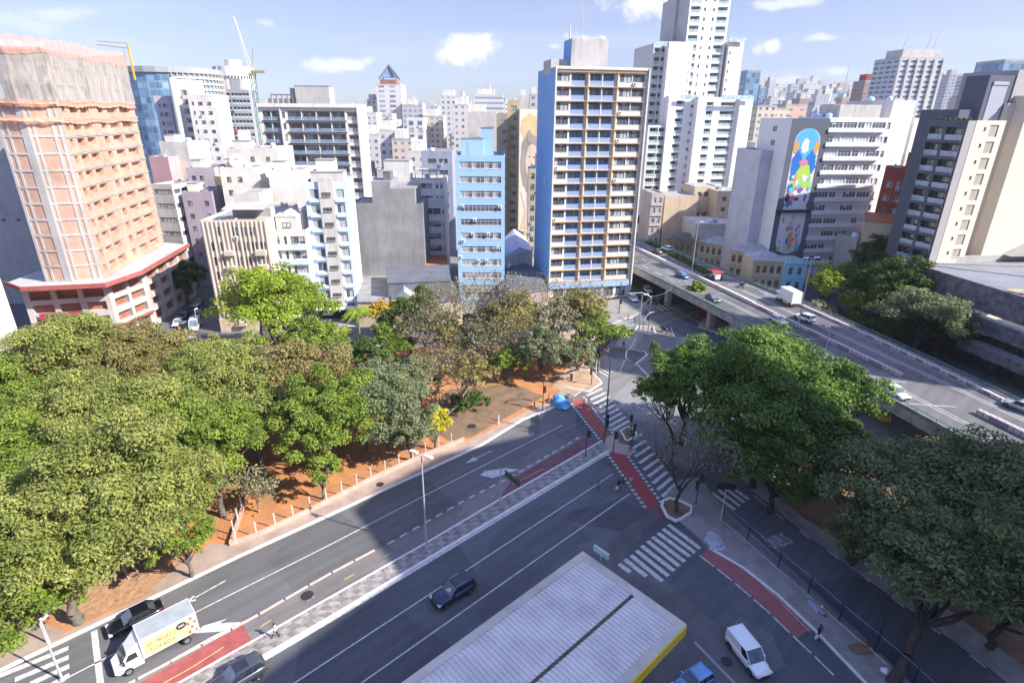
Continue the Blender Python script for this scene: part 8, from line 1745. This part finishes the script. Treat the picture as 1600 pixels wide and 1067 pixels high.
x, y = g(1370, 1018, .13); b = MB(); b.tube((0, 0, 0), (0, 0, 3.8), .09, n=6); b.tube((0, 0, 3.7), (.7, 0, 3.75), .05, n=5); o = b.build('camera_post', m_fence, None, (x - .1, y + .15, .13)); tag(o, 'dark camera post rising above the blue mesh fence', 'post')
b = MB(); kerbstrip(b, [(0, 0), (0, 1)], .5, 0, 1.2)
# tarpaulin tent, plastic heap, rubbish
def blob(name, label, cat, base, r, h, mat, seed, z=.15):
    bm = bmesh.new(); bmesh.ops.create_icosphere(bm, subdivisions=3, radius=1); rnd = random.Random(seed); rng = [rnd.uniform(0, 6) for _ in range(6)]
    for v in bm.verts:
        c = v.co; k = 1 + .22 * math.sin(3.1 * c.x + rng[0]) * math.cos(2.7 * c.y + rng[1]) + .12 * math.sin(7 * c.z + rng[2] + 5 * c.x) + rnd.uniform(-.05, .05); v.co = Vector((c.x * r[0] * k, c.y * r[1] * k, max(0, c.z * k + .1) * h))
    me = bpy.data.meshes.new(name); bm.to_mesh(me); bm.free(); me.materials.append(mat); x, y = g(*base, z); return tag(link_mesh(name, me, None, (x, y, z), seed), label, cat)
m_tarp = paint('blue_tarpaulin', (.05, .30, .66), .4, var=.25, scale=2, mottlecol=(.45, .60, .72))
blob('tarpaulin_tent', 'bright blue tarpaulin shelter at the park corner kerb', 'tent', (876, 632), (1.7, 1.1), 1.3, m_tarp, 2); blob('tarpaulin_heap', 'grey heap of belongings beside the blue tarpaulin shelter', 'rubbish', (889, 622), (.8, .7), .7, paint('heap', (.20, .17, .16), .9, var=.5, scale=3), 3)
blob('plastic_heap', 'clear plastic sheeting heap on the pavement by the red cycle lane', 'rubbish', (1116, 846), (1.4, 1.0), .45, paint('plastic_film', (.42, .46, .52), .2, var=.6, scale=4), 5); blob('rubbish_bag', 'small white rubbish bag on the soil strip by the fence', 'rubbish', (1383, 1049), (.35, .3), .4, m_frame_w, 6); blob('rubbish_bag', 'small white bag at the foot of the blue fence near the lying person', 'rubbish', (1284, 948), (.18, .15), .2, m_frame_w, 7)
blob('soil_mound', 'bare earth strip beside the fence near the forked tree', 'soil', (1352, 1012), (.7, 1.6), .08, m_soil2, 8)
blob('yellow_bin', 'bright yellow object under the viaduct beside the tree', 'bin', (1381, 657), (.9, .7), 1.4, paint('bin_yellow', (.70, .50, .01), .5), 9, 0)
# buttress roots of the big park tree
x, y = g(190, 893, .15); b = MB()
for i in range(9): a = i * .7; b.tube((math.cos(a) * .3, math.sin(a) * .3, 2.6), (math.cos(a) * 1.9, math.sin(a) * 1.6, 0), .22, .12, 6)
o = b.build('buttress_roots', m_barkg, None, (0, 0, 0)); o.parent = [q for q in COL.objects if q.get('label', '').startswith('big light green tree whose')][0]; 
# rainbow flag on the hall roof
x, y = g(1590, 455, za + .5); b = MB(); [b.quad((0, i * .5, .3 + i * .02), (2.6, i * .5, .3 + i * .02), (2.6, i * .5 + .5, .32 + i * .02), (0, i * .5 + .5, .32 + i * .02), i) for i in range(5)]; o = b.build('rainbow_banner', [paint('rb%d' % i, c, .6) for i, c in enumerate(((.5, .1, .3), (.05, .2, .6), (.05, .45, .2), (.7, .6, .05), (.7, .2, .05)))], None, (x, y, za - .2)); tag(o, 'rainbow coloured banner on the hall roof at the right edge', 'banner')

# ---------------------------------------------------------------- people
def person_mesh(pose):
    """skinned skeleton -> one continuous body mesh (1.72 m tall, facing +y)"""
    s = {'walk': dict(lf=(.10, .32), rf=(-.10, -.30), la=(.26, -.22), ra=(-.26, .24)), 'stand': dict(lf=(.11, .03), rf=(-.11, -.03), la=(.27, .02), ra=(-.27, .04)), 'carry': dict(lf=(.10, .20), rf=(-.10, -.22), la=(.30, .10), ra=(-.24, .26)), 'sit': None, 'lie': None}[pose]
    V = []; E = []; Rr = []
    def v(p, r, par=None):
        V.append(p); Rr.append(r); 
        if par is not None: E.append((par, len(V) - 1))
        return len(V) - 1
    if pose == 'sit':
        pel = v((0, 0, .95), .13); ab = v((0, -.02, 1.15), .125, pel); ch = v((0, -.0, 1.38), .15, ab); nk = v((0, .05, 1.54), .055, ch); hd = v((0, .09, 1.66), .095, nk); v((0, .09, 1.76), .085, hd)
        for sg in (-1, 1):
            h = v((sg * .12, .05, .92), .09, pel); k = v((sg * .2, .45, .9), .065, h); a = v((sg * .2, .35, .48), .045, k); v((sg * .2, .48, .42), .04, a)
            sh = v((sg * .2, 0, 1.44), .06, ch); el = v((sg * .27, .22, 1.2), .042, sh); w = v((sg * .28, .5, 1.05), .033, el); v((sg * .27, .58, 1.04), .035, w)
    else:
        pel = v((0, 0, .95), .125); ab = v((0, 0, 1.12), .12, pel); ch = v((0, 0, 1.34), .15, ab); nk = v((0, .01, 1.49), .052, ch); hd = v((0, .03, 1.58), .09, nk); v((0, .03, 1.67), .08, hd)
        for (sg, f, a_) in ((1, s['lf'], s['la']), (-1, s['rf'], s['ra'])):
            h = v((sg * .11, 0, .88), .09, pel); k = v((sg * .11, f[1] * .45 + .04, .48), .062, h); a = v((f[0], f[1], .09), .042, k); v((f[0], f[1] + .16, .04), .035, a)
            sh = v((sg * .19, 0, 1.41), .06, ch); el = v((sg * .25, a_[1] * .4 - .03, 1.15), .042, sh); w = v((a_[0], a_[1], .92), .032, el); v((a_[0], a_[1] + .04, .83), .036, w)
    me = bpy.data.meshes.new('body'); me.from_pydata(V, E, []); o = bpy.data.objects.new('body', me); COL.objects.link(o)
    md = o.modifiers.new('s', 'SKIN'); 
    for i, sv in enumerate(me.skin_vertices[0].data): sv.radius = (Rr[i], Rr[i] * .8); sv.use_root = (i == 0)
    o.modifiers.new('u', 'SUBSURF').levels = 1
    dg = bpy.context.evaluated_depsgraph_get(); dg.update(); out = bpy.data.meshes.new_from_object(o.evaluated_get(dg)); bpy.data.objects.remove(o); out.materials.clear(); return out
PM = {p: person_mesh(p) for p in ('walk', 'stand', 'carry', 'sit')}
m_skin = paint('skin', (.36, .21, .14), .6); m_skind = paint('dark_skin', (.16, .09, .06), .6); m_hair = paint('dark_hair', (.015, .012, .01), .7)
def person(label, base, shirt, trousers, pose='walk', rz=0.0, z=0.015, skin=None, H=1.0, bag=None, loc=None):
    me = PM[pose].copy(); mats = [skin or m_skin, paint('cloth_%s' % (str(shirt)), shirt, .85), paint('cloth_%s' % (str(trousers)), trousers, .85), m_hair]
    for m in mats: me.materials.append(m)
    for p in me.polygons:
        c = p.center; zt = 1.50 if pose != 'sit' else 1.55
        if c.z > zt + .09 and c.y < .10 or c.z > zt + .17: mi = 3
        elif c.z > zt - .04: mi = 0
        elif pose == 'sit': mi = 1 if c.z > 1.0 else 2
        elif abs(c.x) > .205 and c.z < 1.12: mi = 0
        elif c.z > .93: mi = 1
        elif c.z < .08: mi = 3
        else: mi = 2
        p.material_index = mi; p.use_smooth = True
    x, y = loc[:2] if loc else g(*base, z); rt = empty('person', (x, y, loc[2] if loc else z), rz, label, 'person'); rt.scale = (H, H, H); link_mesh('body', me, rt)
    b = MB(); cy = .02 if pose != 'sit' else .08; cz = 1.63 if pose != 'sit' else 1.72
    b.lathe([(.10, -.04), (.105, .02), (.08, .08), (.01, .11)], 10); b.v = [(a, c * 1.1 - .015, d) for a, c, d in b.v]; b.smooth = True; b.build('hair', m_hair, rt, (0, cy, cz))
    if bag: b = MB(); b.box(-.18, -.07, 0, .18, .07, .36); b.tube((-.1, 0, .36), (0, 0, .5), .012, n=4); b.tube((.1, 0, .36), (0, 0, .5), .012, n=4); o = b.build('shopping_bag', bag, None, (x + math.cos(rz) * .30 - math.sin(rz) * .1, y + math.sin(rz) * .3 + math.cos(rz) * .1, z + .33), rz); tag(o, 'bag held by the ' + label[:label.find(' with')] if ' with' in label else 'bag held by the ' + label, 'bag')
    return rt
W_, K_, BL, GY, RD = (.70, .70, .68), (.02, .02, .025), (.05, .09, .22), (.25, .25, .27), (.45, .05, .05)
mbag = paint('white_bag', (.72, .70, .74), .6)
person('person in a white shirt and dark trousers walking on the patterned median', (432, 995), W_, K_, 'walk', rad(130), .165)
person('person in dark clothes with white bag walking on the shaded cycle lane', (1277, 998), K_, K_, 'carry', rad(200), .015, H=1.05, bag=mbag)
person('person in a grey blue shirt crossing the shaded avenue alone', (934, 768), (.16, .20, .28), BL, 'walk', rad(100), skin=m_skind); person('person in black with large pale bag beside the dark red crossing', (966, 766), K_, GY, 'carry', rad(200), bag=mbag, skin=m_skind); person('person in a dark top walking just behind the bag carrier', (973, 764), (.04, .04, .05), GY, 'walk', rad(200)); person('person in light clothes at the left border of the dark red crossing', (985, 760), (.50, .46, .44), (.30, .25, .25), 'walk', rad(20))
person('person in pale clothes on the sunlit red crossing, left of a pair', (912, 638), (.55, .50, .48), K_, 'walk', rad(190)); person('person in reddish clothes on the sunlit red crossing, right of a pair', (920, 636), (.45, .25, .22), GY, 'walk', rad(190))
person('person in black walking on the long crosswalk by the dark tree', (974, 545), K_, K_, 'walk', rad(150)); person('person in a red top on the crosswalk below the blue tower', (981, 501), RD, K_, 'walk', rad(60)); person('person in navy waiting by the far crosswalk', (991, 506), BL, K_, 'stand', 0); person('person in dark clothes at the foot of the grey signal mast', (1018, 521), K_, BL, 'stand', 2); person('person in black on the wide crosswalk under the viaduct', (1050, 478), K_, K_, 'walk', rad(90)); person('person in dark clothes on the striped crossing by the planted island', (984, 704), BL, K_, 'stand', 1.2)
person('person in black seated low among the shadows under the park traffic light', (835, 638), K_, GY, 'stand', 1, .16, H=.75); person('person in a pale top standing beside the blue tarpaulin', (858, 630), (.55, .35, .32), GY, 'stand', 2, .16)
person('person in orange red vest standing in the side street', (282, 521), (.70, .16, .04), K_, 'stand', 1)
# riders
for (mbx, lab, c) in ((mb1, 'person in a dark jacket riding the motorcycle behind the box truck', (.12, .12, .14)), (mb2, 'person in black riding the motorcycle near the far hedge', K_), (mb3, 'person in dark clothes on the motorcycle at the shaded island', K_)):
    l = mbx.location; person(lab, None, c, K_, 'sit', mbx.rotation_euler.z - math.pi / 2, loc=(l.x - .15 * math.cos(mbx.rotation_euler.z), l.y - .15 * math.sin(mbx.rotation_euler.z), l.z - .05))
# someone lying under a blanket on the pavement
x, y = g(1276, 952, .13); rt = person('person lying wrapped in a pale grey blanket beside the blue fence', (1270, 943), (.30, .30, .40), (.30, .30, .40), 'stand', 0, .13); d = np.subtract(g(1288, 964, .13), g(1264, 938, .13)); rt.rotation_euler = Matrix(((0, 0, 0),) * 3).to_euler() if False else (rad(90), 0, math.atan2(d[1], d[0]) + math.pi / 2); rt.location.z = .30
# unrolled: the blanket follows the body
b = MB(); n = 14
for i in range(n):
    t = i / (n - 1); w = .30 + .06 * math.sin(7 * t); hgt = .26 + .06 * math.sin(5 * t + 1); b.v += [(w * math.cos(a), .1 + t * 1.4, max(0, hgt * math.sin(a)) ) for a in np.linspace(0, math.pi, 8)]
for i in range(n - 1):
    for j in range(7): a = i * 8 + j; b.f.append((a, a + 8, a + 9, a + 1)); b.m.append(0)
b.smooth = True; o = b.build('blanket', paint('lilac_blanket', (.34, .33, .44), .9, var=.3, scale=3), None, (x, y, .135), math.atan2(d[1], d[0]) - math.pi / 2); p0 = g(1264, 938, .13); o.location = (p0[0], p0[1], .135); tag(o, 'pale grey lilac blanket over the lying person by the fence', 'blanket')
# ---------------------------------------------------------------- tall neighbours outside the picture, whose shade falls on the street
def sn(s, n): c, q = math.cos(SUN_AZ), math.sin(SUN_AZ); return (s * c - n * q, s * q + n * c)
def neighbour(label, pts, H):
    P = [sn(*p) for p in pts]; ox, oy = P[0]; rt = empty('neighbour_tower', (ox, oy, 0), 0, label, 'building'); b = MB(); b.prism([(x - ox, y - oy) for x, y in P], 0, H); b.build('wall', gridmat('neighbour_wall', (.52, .50, .47), DG, 3.4, 3.2, .4, .42), rt); b = MB(); b.prism([(x - ox, y - oy) for x, y in P], H + .02, H + .8); b.build('roof', m_roof, rt)
k_ = 1 / math.tan(SUN_EL)
h1 = 70.0; d1 = h1 * k_
neighbour('tall pale block to the right whose shadow covers the avenue and the petrol station', [(-32 + d1, 22), (-26.4 + d1, 38.6), (-37.1 + d1, 45.7), (-36.6 + d1, 50), (-33 + d1, 60), (-22 + d1, 71), (-10 + d1, 70.5), (30 + d1, 66), (40 + d1, 5), (-20 + d1, -10), (-45 + d1, 2)], h1)
neighbour('slim tower far right whose shadow crosses the viaduct and junction', [(112, 97.5), (112, 121), (135, 121), (135, 97.5)], 101)
# ---------------------------------------------------------------- city haze
hm = bpy.data.materials.new('haze'); hm.use_nodes = True; nt = hm.node_tree; nt.nodes.clear(); ho = nt.nodes.new('ShaderNodeOutputMaterial'); pv = nt.nodes.new('ShaderNodeVolumePrincipled')
pv.inputs['Color'].default_value = (.80, .88, 1.0, 1); pv.inputs['Density'].default_value = .00011; pv.inputs['Anisotropy'].default_value = .2; nt.links.new(pv.outputs[0], ho.inputs['Volume'])
b = MB(); b.box(-1900, -450, -1.5, 2300, 2600, 330); o = b.build('haze', hm); tag(o, kind='stuff')
scene.cycles.volume_bounces = 0; scene.cycles.volume_step_rate = 10; scene.cycles.volume_max_steps = 32
